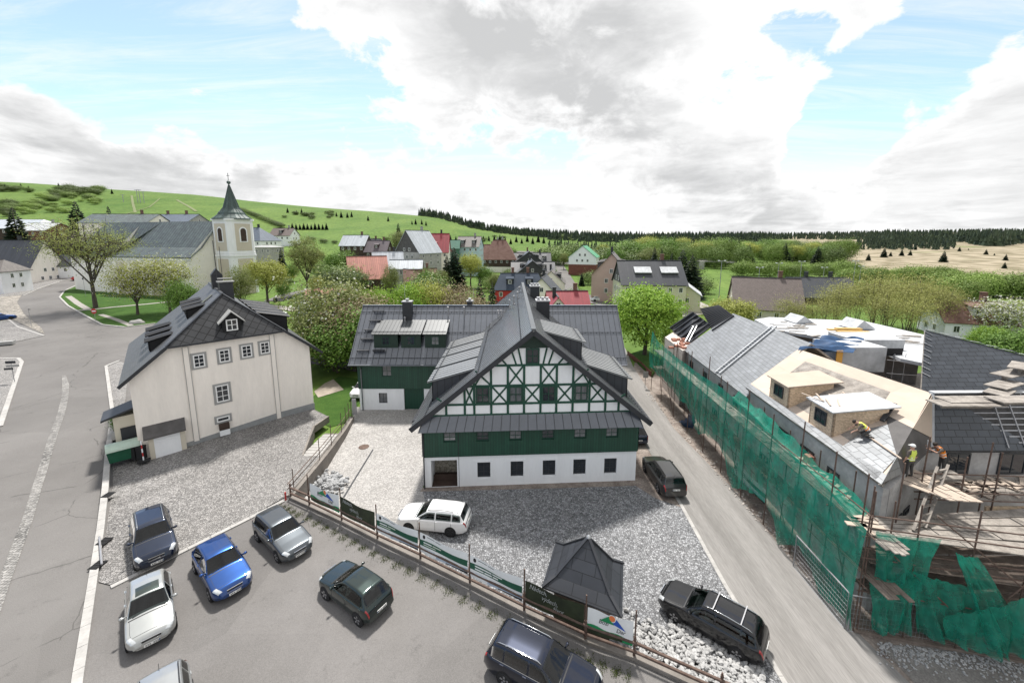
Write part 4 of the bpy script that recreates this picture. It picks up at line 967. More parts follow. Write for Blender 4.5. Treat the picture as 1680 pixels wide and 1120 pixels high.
# south wing
hS = V((1, 0, 0)); RS1 = V((42, 22.3, 8.5)); ES1 = V((42, 20.4, 5.75))
fS = lambda x, c, d=0.0: (VB + (ES1 - VB) * ((x - VB.x) / (ES1.x - VB.x))).lerp(Q1 + (RS1 - Q1) * ((x - VB.x) / (ES1.x - VB.x)), c) + V((0, -.8, .6)) * d
rslab('membrane_roof', [VB, ES1, RS1, Q1], 'membrane', .14)
strip('slate_strip', [fS(22.9, 0, .05), fS(28.4, .0, .05), fS(27.5, .25, .05), fS(23.6, .97, .05), fS(22.9, .98, .05)], 'slate', (1, 0, 0))
b = MB()
for i in range(9):
    c = .14 + i * .1; xa = 27.6 - (c - .14) * 4.6; b.beam(fS(xa, c, .06), fS(40, c, .06), .07, .05, up=(0, -.8, .6))
for i in range(14): b.beam(fS(27 + i * .9, .05, .09), fS(26.4 + i * .9, .97, .09), .06, .04, up=(0, -.8, .6))
b.build('roof_batten', M['galv'], rb)
b = MB(); b.beam(Q1 + UP * .06, RS1 + UP * .06, .35, .06); b.beam(Q1 + UP * .03, VB + UP * .06, .22, .05); b.build('flashing', M['white_mem'], rb)
rslab('slate_roof', [Q1 + UP * -.02, RS1 + UP * -.02, RS1 + V((0, 4, -2)), Q1 + V((0, 4, -2))], 'slate', .14)
# pale boards stacked on the ridge at the far right
b = MB(); rr = random.Random(5)
for i, (px, py, z, w_, a) in enumerate(((1660, 612, 9.2, 2.6, .35), (1648, 630, 8.9, 2.4, .4), (1640, 642, 8.75, 1.8, .5), (1668, 655, 8.8, 2.6, .05), (1600, 655, 8.65, 3.6, .02), (1585, 661, 8.6, 3.4, .0), (1675, 600, 9.6, 2.2, .6))):
    p = G(px, py, z); b.box(p, (w_, .9, .06), a)
    b.box(p + V((.3, .2, -.2)), (w_ * .8, .12, .3), a)
b.build('roof_deck', M['wood'], rb)
# east wing with its new dark slates
TLp = G(1518, 541, 9.9); BLp = G(1511, 650, 5.8); hE = V((.985, -.17, 0)); nE = hE.cross(TLp - BLp)
rslab('slate_roof', [BLp, PL(1640, 668, BLp, nE), PL(1760, 640, BLp, nE), PL(1700, 588, BLp, nE), TLp], 'slate', .14, hE + V((0, 0, .12)))
b = MB()
for i in range(7):
    a, c = i / 7, (i + .6) / 7; P0, P1 = TLp, PL(1700, 588, BLp, nE); dn = (BLp - TLp).normalized()
    b.beam(P0.lerp(P1, a) + UP * .06, P0.lerp(P1, c) + dn * -.02 + UP * .1, .10, .03); b.beam(P0.lerp(P1, c) + UP * .1, P0.lerp(P1, (i + 1) / 7) + UP * .03, .10, .03)
for i in range(8): b.beam(TLp.lerp(BLp, i / 11 + .03) + UP * .05 - hE * .1, TLp.lerp(BLp, i / 11 + .09) + UP * .05 + hE * .5, .07, .03)
b.build('tile_edge', M['white_mem'], rb)
b = MB(); b.slab([BLp + V((.3, .5, -.3)), V((44, 26.5, 5.3)), V((44, 26.5, -1)), V((BLp.x + .3, BLp.y + .5, -1))], (0, .3, 0)); b.build('courtyard_wall', M['concrete'], rb)
# inner block: flat white roofs, sheathing panels, small gables
def flat(name, pts, z, m, th=.25): 
    b = MB(); b.slab([G(px, py, z) for px, py in pts], (0, 0, -th)); o = b.build(name, M[m], rb); return o
flat('flat_roof', ((1238, 524), (1262, 520), (1420, 527), (1516, 549), (1513, 595), (1478, 588), (1450, 575), (1340, 552), (1268, 540)), 6.9, 'white_mem', .3)
b = MB()
for px in ((1238, 524), (1420, 527), (1516, 549), (1513, 595), (1450, 575)): pass
P_ = [G(px, py, 6.6) for px, py in ((1240, 526), (1420, 529), (1512, 551), (1508, 592), (1450, 573), (1270, 541))]
for p, q in zip(P_, P_[1:] + P_[:1]): b.poly([p, q, V((q.x, q.y, zc)), V((p.x, p.y, zc))])
b.build('inner_wall', M['concrete'], rb)
for a, l, r, zb in (((1320, 520), (1306, 530), (1336, 530), 7.0), ((1418, 527), (1402, 540), (1441, 541), 7.0)):
    g = [G(*l, zb), G(*r, zb)]; y = g[0].y; top = YP(a[0], a[1] - 1, y)
    b = MB(); b.slab([g[0], V((g[1].x, y, zb)), V((top.x, y, top.z))], (0, 2.5, 0)); b.build('small_gable', M['white_mem'], rb)
def blk(name, px0, px1, py, z0, z1, dy, m):
    p, q = G(px0, py, z0), G(px1, py, z0); b = MB(); b.box(((p.x + q.x) / 2, p.y + dy / 2, (z0 + z1) / 2), (q.x - p.x, dy, z1 - z0)); return b.build(name, M[m], rb)
blk('sheathing_box', 1372, 1450, 610, 6.2, 8.3, 3.0, 'white_mem'); blk('sheathing_box', 1400, 1482, 578, 6.7, 7.9, 3.2, 'white_mem')
b = MB(); p, q = G(1403, 580, 6.8), G(1452, 580, 6.8); b.box(((p.x + q.x) / 2, p.y - .03, 7.25), (q.x - p.x, .05, .35)); b.build('timber_band', M['redwood'], rb)
p = G(1466, 580, 7.0); b = MB(); b.box(p + V((0, -.03, .15)), (1.5, .06, .7)); b.build('opening', M['black'], rb)
p = G(1374, 612, 6.4); b = MB(); b.box(p + V((-.06, -.03, 1.0)), (.5, .08, 1.8)); b.build('yellow_panel', mat('yellow_board', (.55, .30, .06), .7), rb)
b = MB()
for i, (px, py, L_, a) in enumerate(((1385, 541, 3.4, -.1), (1400, 544, 3.2, -.12), (1392, 539, 2.6, -.1))): b.box(G(px, py, 7.15 + .12 * i), (L_, .5, .12), a)
b.build('timber_pack', mat('orange_timber', (.48, .30, .09), .7, .2, 2), rb)
b = MB(); rr = random.Random(11)
for i in range(40):
    px, py = rr.uniform(1262, 1500), 0; py = 531 + (px - 1262) * .075 + rr.uniform(-6, 14); p = G(px, py, 6.97 + rr.random() * .05); b = MB(); b.box(p, (rr.uniform(.4, 2.4), rr.uniform(.08, .35), .05), rr.uniform(-.5, .5)); tag(b.build('loose_board', M['wood']), 'loose board lying on the white flat roofs of the building site', 'board', 'loose boards on the white flat roofs')
# openings and balcony rails in the inner court
b = MB()
for k in range(3):
    z = 6.4 - k * 1.0
    for dz in (0, .45): b.tube([G(1455, 590 + k * 22, z + dz), G(1508, 596 + k * 20, z + dz)], .03, 5)
for px in (1457, 1475, 1507): b.tube([G(px, 655, 3.0), G(px, 655, 3.0) + UP * 4.2], .03, 5)
b.build('court_scaffold', M['galv'], rb)
flat('court_floor', ((1450, 610), (1515, 612), (1515, 660), (1470, 640)), 4.4, 'concrete', .2)
# north end: stripped roof with dark battens and bricks
def bat(pts, z, n_, name='stripped_roof'):
    P = [G(px, py, zz) for (px, py), zz in zip(pts, z)]; b = MB(); n = (P[1] - P[0]).cross(P[-1] - P[0]).normalized()
    if n.z < 0: n = -n
    b.slab(P, n * -.12)
    for i in range(n_): b.beam(P[0].lerp(P[3], (i + .5) / n_) + n * .1, P[1].lerp(P[2], (i + .5) / n_) + n * .1, .12, .2, up=n)
    return b.build(name, [M['dark']], rb)
bat(((1098, 537), (1136, 511), (1168, 534), (1128, 564)), (5.6, 8.2, 7.4, 5.2), 5); bat(((1150, 507), (1180, 502), (1206, 520), (1170, 545)), (7.8, 8.8, 8.8, 7.2), 14)
P_ = [G(px, py, 5.3) for px, py in ((1091, 553), (1112, 540), (1160, 560), (1120, 575))]
b = MB(); b.slab(P_, (0, 0, -6.3)); b.build('north_wall', mat('pale_brickwork', (.50, .44, .40), .9, .2, 2, fine=.2, fscale=8), rb)
b = MB()
for i in range(14): p = G(rr.uniform(1100, 1128), rr.uniform(556, 572), 5.4); b.box(p, (.5, .3, .22), rr.random())
b.build('brick_rubble', mat('brick_red', (.36, .17, .12), .9, .25, 3), rb)
# ---- things lying on or leaning against the building
def ladder(name, p, q, side, m, label, w_=.45, r=.035, rungs=None):
    p, q, side = V(p), V(q), V(side).normalized(); o = thing(name, label, 'ladder', p)
    L_ = (q - p).length; n = rungs or int(L_ / .3)
    for s in (-1, 1):
        b = MB(); b.beam(p + side * s * w_ / 2, q + side * s * w_ / 2, r * 2, r * 2.4); b.build('rail', M[m], o)
    b = MB()
    for i in range(n): c = p.lerp(q, (i + .5) / n); b.beam(c - side * w_ / 2, c + side * w_ / 2, r * 1.4, r * 1.4)
    b.build('rungs', M[m], o); return o
nW = (W1 - W0).cross(R1 - W0).normalized(); nW = nW if nW.z > 0 else -nW
la, lb = PL(1178, 613, W0, nW), PL(1271, 537, W0, nW)
ladder('roof_ladder', la + nW * .12, lb + nW * .12, nW.cross(lb - la), 'white_mem', 'long pale roof ladder lying up the slope of the light slates', .55, .05)
ladder('leaning_ladder', G(1508, 868, 4.05), G(1545, 775, 5.6) + UP * .35, (1, .25, 0), 'wood', 'grey wooden ladder leaning between two scaffold platforms beside the builders', .75, .055, 7)
ladder('roof_ladder', G(1127, 564, 5.35) + UP * .3, G(1140, 540, 6.7) + UP * .4, (.9, .3, 0), 'steel', 'short metal ladder on the stripped dark battens at the far roof end', .5, .03)
def tarp(name, pts, zs, label, seed=1, nx=14, ny=8, amp=.22, m='tarp', cat='tarpaulin'):
    P = [G(px, py, z) for (px, py), z in zip(pts, zs)]; r_ = random.Random(seed); ph = [r_.uniform(0, 6) for _ in range(6)]
    rows = []
    for i in range(nx + 1):
        row = []
        for j in range(ny + 1):
            u, v_ = i / nx, j / ny; p = P[0].lerp(P[1], u).lerp(P[3].lerp(P[2], u), v_)
            p.z += amp * (math.sin(u * 23 + ph[0] + 5 * v_) + .6 * math.sin(v_ * 9 + u * 8 + ph[1]) + .5 * math.sin(u * 31 + ph[2])) + r_.uniform(-.03, .03)
            row.append(p)
        rows.append(row)
    b = MB(); b.grid(rows); o = b.build(name, M[m], None, True); return tag(o, label, cat)
tarp('tarpaulin', ((1309, 573), (1352, 551), (1418, 556), (1400, 578)), (8.6, 8.4, 8.2, 8.2), 'crumpled blue tarpaulin spread over the ridge above the bare board roof', 2, 34, 16, .13)
tarp('tarpaulin', ((1114, 694), (1133, 680), (1142, 690), (1136, 703)), (-.9, .9, .8, -.85), 'blue tarpaulin heaped by the road under the scaffolding', 4, 10, 8, .15)
# ---------------------------------------------------------------- scaffolding
def pole(parent, p, q, r=.034, m='rust', name='pole'):
    b = MB(); b.tube([p, q], r, 6); return b.build(name, M[m], parent)
sw = thing('scaffolding', 'rusty tube scaffolding with plank decks along the roadside wall of the unfinished building', 'scaffolding', (16.6, 30, zc))
SX = lambda y, d=0: 16.0 + (y - 16.4) * .029 + d
rs = random.Random(21)
ys_ = [16.4, 18.6, 21.0, 23.6, 26.4, 29.4, 32.6, 36, 39.6, 43.4, 47]
for y in ys_:
    top = 6.6 + rs.uniform(-.4, .9)
    pole(sw, (SX(y), y, zc), (SX(y) + rs.uniform(-.05, .05), y, top)); pole(sw, (SX(y, 1.15), y + .1, zc), (SX(y, 1.15), y + .1, 5.4 + rs.uniform(-.3, .5)))
    pole(sw, (SX(y, -.2), y, 3.95), (SX(y, 1.35), y, 3.95), .03, 'rust', 'ledger')
for z in (1.6, 2.2, 4.1, 5.0):
    pole(sw, (SX(16), 16, z), (SX(47.4), 47.4, z + .05), .03, 'rust', 'ledger')
for y0_, y1_ in zip(ys_[::2], ys_[1::2]): pole(sw, (SX(y0_, -.05), y0_, -.6), (SX(y1_, -.05), y1_, 3.9), .03, 'rust', 'brace')
def deck(parent, pts_fn, n, m='wood', seed=1, name='plank_deck', th=.05):
    """planks between two edge curves; pts_fn(u,v)->point"""
    r_ = random.Random(seed); b = MB()
    for i in range(n):
        v0, v1 = i / n + .012, (i + 1) / n - .012; u = r_.uniform(-.02, .0)
        while u < 1:
            u2 = min(1.02, u + r_.uniform(.18, .4)); dz = UP * r_.uniform(-.01, .035)
            b.slab([pts_fn(u, v0) + dz, pts_fn(u2 - .004, v0) + dz, pts_fn(u2 - .004, v1) + dz, pts_fn(u, v1) + dz], (0, 0, -th)); u = u2
    return b.build(name, M[m], parent)
deck(sw, lambda u, v: V((SX(15.6 + u * 31, .08 + v * 1.05), 15.6 + u * 31, 4.0)), 5, seed=2)
deck(sw, lambda u, v: V((SX(15.6 + u * 31, .08 + v * 1.05), 15.6 + u * 31, 2.0)), 4, 'oldwood', seed=3)
ss_ = thing('scaffolding', 'wide scaffolding with three plank decks across the near end of the unfinished building', 'scaffolding', (20, 16, zc))
yS = lambda x: 16.38 - .24 * (x - 16.1)
for x in (16.15, 17.9, 19.8, 21.6, 23.8):
    t_ = rs.uniform(5.6, 6.6); pole(ss_, (x, yS(x), zc), (x + rs.uniform(-.1, .1), yS(x) + .05, t_)); pole(ss_, (x + .1, 17.0 + max(0, (x - 17)) * .2, zc), (x + .1, 17.0 + max(0, (x - 17)) * .2, 6.9 + rs.uniform(-.8, .3)))
for z in (1.2, 2.9, 3.4, 4.4, 5.0): pole(ss_, (15.9, yS(15.9) - .03, z), (27, yS(27) - .03, z + .1), .03, 'rust', 'ledger')
for xa, za, xb, zb_ in ((16.2, 4.0, 19.4, 1.0), (18.3, 5.4, 21.6, 2.6), (20.6, 2.6, 22.9, -.8), (22.9, 5, 20.6, 1.2)): pole(ss_, (xa, yS(xa) - .08, za), (xb, yS(xb) - .08, zb_), .03, 'rust', 'brace')
deck(ss_, lambda u, v: V((16.0 + u * 11, yS(16 + u * 11) + .1 + v * (.95 + u * 3.6), 4.02)), 6, 'wood', 5); deck(ss_, lambda u, v: V((16.4 + u * 11, yS(16.4 + u * 11) + .1 + v * (.9 + u * 4.5), 2.6)), 7, 'oldwood', 6); deck(ss_, lambda u, v: V((16.6 + u * 11, yS(16.6 + u * 11) + .1 + v * (.9 + u * 4), 1.0)), 6, 'oldwood', 7)
# upper work platforms by the roof edge
pa = [G(1452, 781, 5.32), G(1502, 770, 5.32), G(1612, 822, 5.32), G(1556, 820, 5.32)]
deck(ss_, lambda u, v: pa[0].lerp(pa[3], u).lerp(pa[1].lerp(pa[2], u), v), 5, 'osb_pale', 8)
pb_ = [G(1545, 818, 4.35), G(1690, 822, 4.35), G(1690, 782, 4.35), G(1545, 782, 4.35)]
deck(ss_, lambda u, v: pb_[0].lerp(pb_[1], u).lerp(pb_[3].lerp(pb_[2], u), v), 6, 'wood', 9)
for py, z in ((776, 5.6), (792, 5.2), (806, 4.9), (818, 4.6)): pole(ss_, G(1500, py, z), G(1700, py + 6, z), .03, 'rust', 'ledger')
for px, py, z, t_ in ((1503, 830, 4.0, 7.7), (1606, 826, 4.0, 7.3), (1462, 800, 4.0, 6.8)):
    p = G(px, py, z); pole(ss_, V((p.x, p.y, z - 3)), V((p.x + .12, p.y, t_)))
b = MB(); r_ = random.Random(9)
for i in range(46):
    px, py = (r_.uniform(1555, 1680), r_.uniform(786, 816)); z = 4.42
    if i > 28: px = r_.uniform(1320, 1430); py = 742 + (px - 1320) * 1.12 + r_.uniform(-8, 10); z = 4.1
    p = G(px, py, z); b = MB(); b.box(p, (r_.uniform(.3, 1.7), r_.uniform(.06, .3), .05), r_.uniform(0, 3)); tag(b.build('loose_board', M['osb_pale']), ('loose board lying on the roadside scaffold deck' if i > 28 else 'loose board lying on the upper platform before the open south wall'), 'board', 'loose boards on the roadside deck' if i > 28 else 'loose boards on the upper platform')
p = G(1337, 757, 4.1); b = MB()
for i in range(5):
    for j in range(3):
        for k in range(3): b.box(p + V((i * .26 - .5, j * .14 - .2, .1 + k * .14)), (.24, .12, .12), .3 if k == 2 else 0)
tag(b.build('brick_stack', [mat('brick', (.42, .20, .15), .9, .3, 4)]), 'small stack of red bricks on the scaffold deck beside the roadside wall', 'bricks')
p0, p1 = G(1640, 868, 3.0), G(1700, 868, 3.0); b = MB(); b.box(((p0.x + p1.x) / 2, p0.y + .4, 3.3), (p1.x - p0.x + .8, .1, 1.3)); 
tag(b.build('board_panel', M['osb']), 'big chipboard panel standing behind the lower scaffold deck', 'panel')
# ---------------------------------------------------------------- green netting
def net_mat():
    m = mat('green_net', (.012, .27, .185), .6, .35, 2.5, spec=.3); N, L, b = nodes(m)
    t = N.new('ShaderNodeBsdfTransparent'); tl = N.new('ShaderNodeBsdfTranslucent'); tl.inputs[0].default_value = (.015, .36, .25, 1)
    tc = N.new('ShaderNodeTexCoord'); n = N.new('ShaderNodeTexNoise'); n.inputs['Scale'].default_value = 1.6; n.inputs['Detail'].default_value = 6
    mp = N.new('ShaderNodeMapping'); mp.inputs['Scale'].default_value = (1, 1, .5); L.new(tc.outputs['Object'], mp.inputs[0]); L.new(mp.outputs[0], n.inputs['Vector'])
    mr = N.new('ShaderNodeMapRange'); mr.inputs[1].default_value = .3; mr.inputs[2].default_value = .7; mr.inputs[3].default_value = .15; mr.inputs[4].default_value = .62; L.new(n.outputs['Fac'], mr.inputs[0])
    m1 = N.new('ShaderNodeMixShader'); m1.inputs[0].default_value = .3; L.new(b.outputs[0], m1.inputs[1]); L.new(tl.outputs[0], m1.inputs[2])
    m2 = N.new('ShaderNodeMixShader'); L.new(mr.outputs[0], m2.inputs[0]); L.new(m1.outputs[0], m2.inputs[1]); L.new(t.outputs[0], m2.inputs[2]); L.new(m2.outputs[0], N['Material Output'].inputs[0])
    return m
M['net'] = net_mat()
def interp(t, x):
    for (a, b_), (c, d) in zip(t, t[1:]):
        if x <= c: return b_ + (d - b_) * (x - a) / (c - a)
    return t[-1][1]
def net(label, fn, nu, nv, seed, amp=.12):
    r_ = random.Random(seed); ph = [r_.uniform(0, 6.3) for _ in range(8)]; rows = []
    for i in range(nu + 1):
        row = []
        for j in range(nv + 1):
            u, v_ = i / nu, j / nv; p, n = fn(u, v_)
            k = math.sin(u * nu * .55 + ph[0] + 2 * v_) + .7 * math.sin(u * nu * 1.1 + ph[1] - 3 * v_) + .6 * math.sin(v_ * 7 + u * nu * .3 + ph[2])
            row.append(p + V(n) * amp * k * (.25 + .75 * v_) + UP * r_.uniform(-.03, .03))
        rows.append(row)
    b = MB(); b.grid(rows); return tag(b.build('safety_net', M['net'], None, True), label, 'net')
topz = [(16.3, 4.35), (19, 4.75), (22, 5.0), (26, 5.5), (30, 5.75), (34, 5.5), (40, 5.4), (45, 5.6), (47.4, 6.3)]
botz = [(16.3, -.9), (18.3, -.9), (19.2, -.2), (20.2, .3), (21.8, -.95), (22.6, .3), (24.5, .5), (26.2, -.2), (27.3, -.95), (28.2, .4), (30, 1.2), (32, 1.0), (33.5, .1), (35, 1.4), (38, 1.7), (42, 1.9), (47.4, 1.8)]
def nw(u, v_):
    y = 16.3 + 31.1 * u; zt, zb = interp(topz, y), interp(botz, y); return V((SX(y, -.12 - .15 * math.sin(v_ * 3)), y, zt + (zb - zt) * v_)), (-1, 0, 0)
net('long green safety net covering the roadside scaffolding', nw, 110, 16, 3, .09)
def nw2(u, v_):
    y = 17.5 + 12 * u; return V((SX(y, .0 + .95 * v_), y, interp(topz, y) - .05 - .5 * math.sin(v_ * 3.14))), (0, 0, 1)
net('loose green net folded over the deck near the pallet of bricks', nw2, 40, 6, 9, .10)
def swag(P, sag=0.0, n=(0, -1, 0)):
    P = [V(p) for p in P]
    def f(u, v_):
        p = P[0].lerp(P[1], u).lerp(P[3].lerp(P[2], u), v_); p.z -= sag * math.sin(math.pi * u) * (.3 + v_); return p, n
    return f
def fs(px, py, d=.12):
    n = V((.24, 1, 0)); return PL(px, py, V((16.1, 16.38 - d, 0)), n)
net('green net hanging at the scaffold corner as a wide triangular swag', swag([fs(1438, 872), fs(1545, 884), fs(1515, 958), fs(1436, 962)], .2), 34, 16, 12, .11)
net('narrow green net curtain hanging to the ground behind the mesh fence corner', swag([fs(1426, 950, .2), fs(1508, 950, .2), fs(1490, 1036, .2), fs(1432, 1036, .2)], .1), 30, 18, 13, .10)
net('gathered green net curtain between two lower decks', swag([fs(1485, 932), fs(1592, 962), fs(1622, 1034), fs(1506, 1040)], .3), 34, 18, 14, .14)
net('long torn green net hanging from the middle deck to the ground', swag([fs(1568, 906, .25), fs(1604, 912, .25), fs(1704, 1066, .3), fs(1620, 1056, .3)], .4), 30, 20, 15, .13)
net('green net lying bunched along the beams at the site edge', swag([fs(1545, 1012, .35), fs(1705, 976, .35), fs(1705, 1076, .45), fs(1550, 1050, .45)], .25), 34, 14, 16, .16)
# ---------------------------------------------------------------- mesh site fence, banner, beams
def mesh_panel(p, q, h, label, tilt=(0, 0, 0)):
    p, q = V(p), V(q); o = thing('site_fence', label, 'fence', (p + q) / 2, 0, 'mesh fence panels at the site corner'); U = V((0, 0, h)) + V(tilt)
    b = MB(); b.tube([p, p + U, q + U, q, p], .036, 6); b.build('fence_frame', M['galv'], o)
    b = MB(); L_ = (q - p).length; n = int(L_ / .14)
    for i in range(1, n): c = p.lerp(q, i / n); b.tube([c, c + U], .006, 3, cap=False)
    for i in range(1, 8): b.tube([p + U * i / 8, q + U * i / 8], .006, 3, cap=False)
    b.build('wire_mesh', M['galv'], o)
mesh_panel(G(1316, 928, zc) + V((-.5, 0, 0)), G(1397, 1030, zc) + V((-.35, 0, 0)), 1.9, 'galvanised wire mesh fence panel along the road at the net corner')
mesh_panel(G(1401, 1034, zc) + V((-.3, 0, 0)), G(1530, 1056, zc), 1.9, 'galvanised wire mesh fence panel in front of the hanging net curtain')
b = MB()
for i, (a, c, o_) in enumerate((((1400, 1033), (1690, 1087), 0), ((1404, 1028), (1690, 1080), .0), ((1420, 1030), (1690, 1074), 0))): b.beam(G(*a, -.93 + .02 * i), G(*c, -.93 + .05 * i), .16, .14)
for q in ((b,),): pass
tag(b.build('timber_stack', M['oldwood']), 'stack of long old timber beams lying along the site edge', 'timber stack')
def rocks(name, fn, n, size, m, label, cat, seed):
    r_ = random.Random(seed); b = MB(); pv = [V((x, y, z)).normalized() for x in (-1, 0, 1) for y in (-1, 0, 1) for z in (-1, 0, 1) if abs(x) + abs(y) + abs(z) == 1 or abs(x * y * z) == 1]
    base = bmesh.new(); bmesh.ops.create_icosphere(base, subdivisions=1, radius=1); bv = [v.co.copy() for v in base.verts]; bf = [[v.index for v in f.verts] for f in base.faces]; base.free()
    for _ in range(n):
        c = V(fn(r_)); s_ = size * r_.uniform(.5, 1.5); sc = V((r_.uniform(.7, 1.3), r_.uniform(.7, 1.3), r_.uniform(.5, .9))) * s_
        Mr = Matrix.Rotation(r_.uniform(0, 6), 3, 'Z') @ Matrix.Rotation(r_.uniform(-.6, .6), 3, 'X'); i0 = len(b.v)
        for v in bv: k = r_.uniform(.72, 1.18); b.v.append(tuple(c + Mr @ V((v.x * sc.x * k, v.y * sc.y * k, v.z * sc.z * k))))
        for f in bf: b.f.append(tuple(i0 + t for t in f)); b.m.append(0)
    return tag(b.build(name, m), label, cat, None, 'stuff')
M['rock'] = mat('pale_rock', (.24, .24, .238), .9, col2=(.47, .465, .455), scale=3.5, fine=.2, fscale=12)
def heap(r_):
    while True:
        px, py = r_.uniform(1005, 1255), r_.uniform(945, 1135); 
        if py < 940 + (px - 1005) * .42 + 40 or True:
            p = G(px, py, -.7); d = (p - fence_pts[5]).dot(V((-fdir.y, fdir.x, 0)))
            lim = 4.6 if px > 1100 else 3.2
            if .25 < d < lim * (.55 + .45 * r_.random()) and p.x < 10.6 and not (p.x < 5.6 and p.y > 14.9): break
    return (p.x, p.y, zc + .05 + max(0, .5 * (1 - d / 4.0)) * r_.random())
rocks('rubble', heap, 1700, .10, M['rock'], 'heap of broken pale stones beside the banner fence', 'rubble', 3)
def heap2(r_):
    px = r_.uniform(1440, 1690); py = 1052 + (px - 1440) * .14 + abs(r_.gauss(0, 16)); p = G(px, py, zc); return (p.x, p.y, zc + .03)
rocks('gravel', heap2, 700, .045, M['rock'], 'scatter of pale gravel on the site yard below the timber beams', 'gravel', 4)
def heap3(r_):
    y = r_.uniform(17, 46); return (15.95 + abs(r_.gauss(0, .5)), y, zc + .02)
rocks('debris', heap3, 420, .07, mat('debris_stone', (.30, .26, .23), .95, .3, 2, col2=(.5, .46, .42)), 'line of stony debris between road and scaffolding', 'debris', 5)
def heap4(r_):
    px, py = r_.gauss(540, 14), r_.gauss(792, 7); p = G(px, py, zc + .1); return (p.x, p.y, zc + .05 + .25 * r_.random())
rocks('stone_heap', heap4, 170, .15, mat('grey_stone', (.22, .225, .23), .9, col2=(.42, .42, .42), scale=2), 'heap of grey setts behind the first banner by the retaining wall', 'stones', 6)
# ---------------------------------------------------------------- cars
def paint(name, col, metal=.25, rough=.28):
    m = mat(name, col, rough, .05, 3, metal=min(.6, metal * 1.3), coat=1.0, spec=.12); m.node_tree.nodes['Principled BSDF'].inputs['Coat IOR'].default_value = 1.5; return m
M['carglass'] = mat('car_glass', (.008, .011, .013), .03, .5, 1.5, spec=.42, col2=(.022, .028, .03))
def cg():
    m = M['carglass']; N, L, b = nodes(m); t = N.new('ShaderNodeBsdfTransparent'); t.inputs[0].default_value = (.40, .46, .45, 1); g = N.new('ShaderNodeBsdfGlossy'); g.inputs['Roughness'].default_value = .02
    f = N.new('ShaderNodeFresnel'); f.inputs[0].default_value = 1.6; x = N.new('ShaderNodeMixShader'); L.new(f.outputs[0], x.inputs[0]); L.new(t.outputs[0], x.inputs[1]); L.new(g.outputs[0], x.inputs[2]); L.new(x.outputs[0], N['Material Output'].inputs[0])
cg()
M['seat'] = mat('seat_cloth', (.055, .055, .058), .9, .3, 6); M['dash'] = mat('dashboard', (.03, .03, .032), .7, .2, 6)
M['lamp'] = mat('headlamp', (.55, .57, .58), .12, .2, 12, metal=.3, coat=1)
M['tail'] = mat('tail_lamp', (.30, .012, .014), .15, .2, 10, coat=1)
M['chrome'] = mat('chrome', (.62, .63, .64), .15, .05, 3, metal=1)
M['trim'] = mat('black_trim', (.022, .022, .024), .5, .1, 5)
M['plate'] = mat('plate_white', (.72, .72, .70), .5, .05, 5)
M['plate_t'] = mat('plate_black', (.05, .05, .05), .6, .05, 5)
M['alloy'] = mat('alloy', (.42, .42, .43), .35, .1, 6, metal=.7)

def wheel_meshes(r=.31, alloy=True):
    t = MB(); Mx = Matrix.Rotation(R(-90), 3, 'X')      # axis to +y
    t.lathe([(r * .62, -.09), (r * .93, -.10), (r, -.06), (r, .06), (r * .93, .10), (r * .62, .09)], (0, 0, 0), 22, 0, Mx)
    rm = MB(); rm.lathe([(r * .66, -.08), (r * .66, .075), (r * .58, .085), (r * .52, .04)], (0, 0, 0), 22, 1, Mx)
    for k in range(5):
        a = k * 2 * math.pi / 5 + .3
        rm.beam((.03 * math.cos(a), .07, .03 * math.sin(a)), (r * .62 * math.cos(a), .085, r * .62 * math.sin(a)), .075, .03, 0, up=(0, 1, 0))
    rm.lathe([(.05, .05), (.05, .095)], (0, 0, 0), 10, 0, Mx)
    return t.mesh('tyre', M['rubber'], True), rm.mesh('rim', [M['alloy'] if alloy else M['trim'], M['trim']])
WH = {}
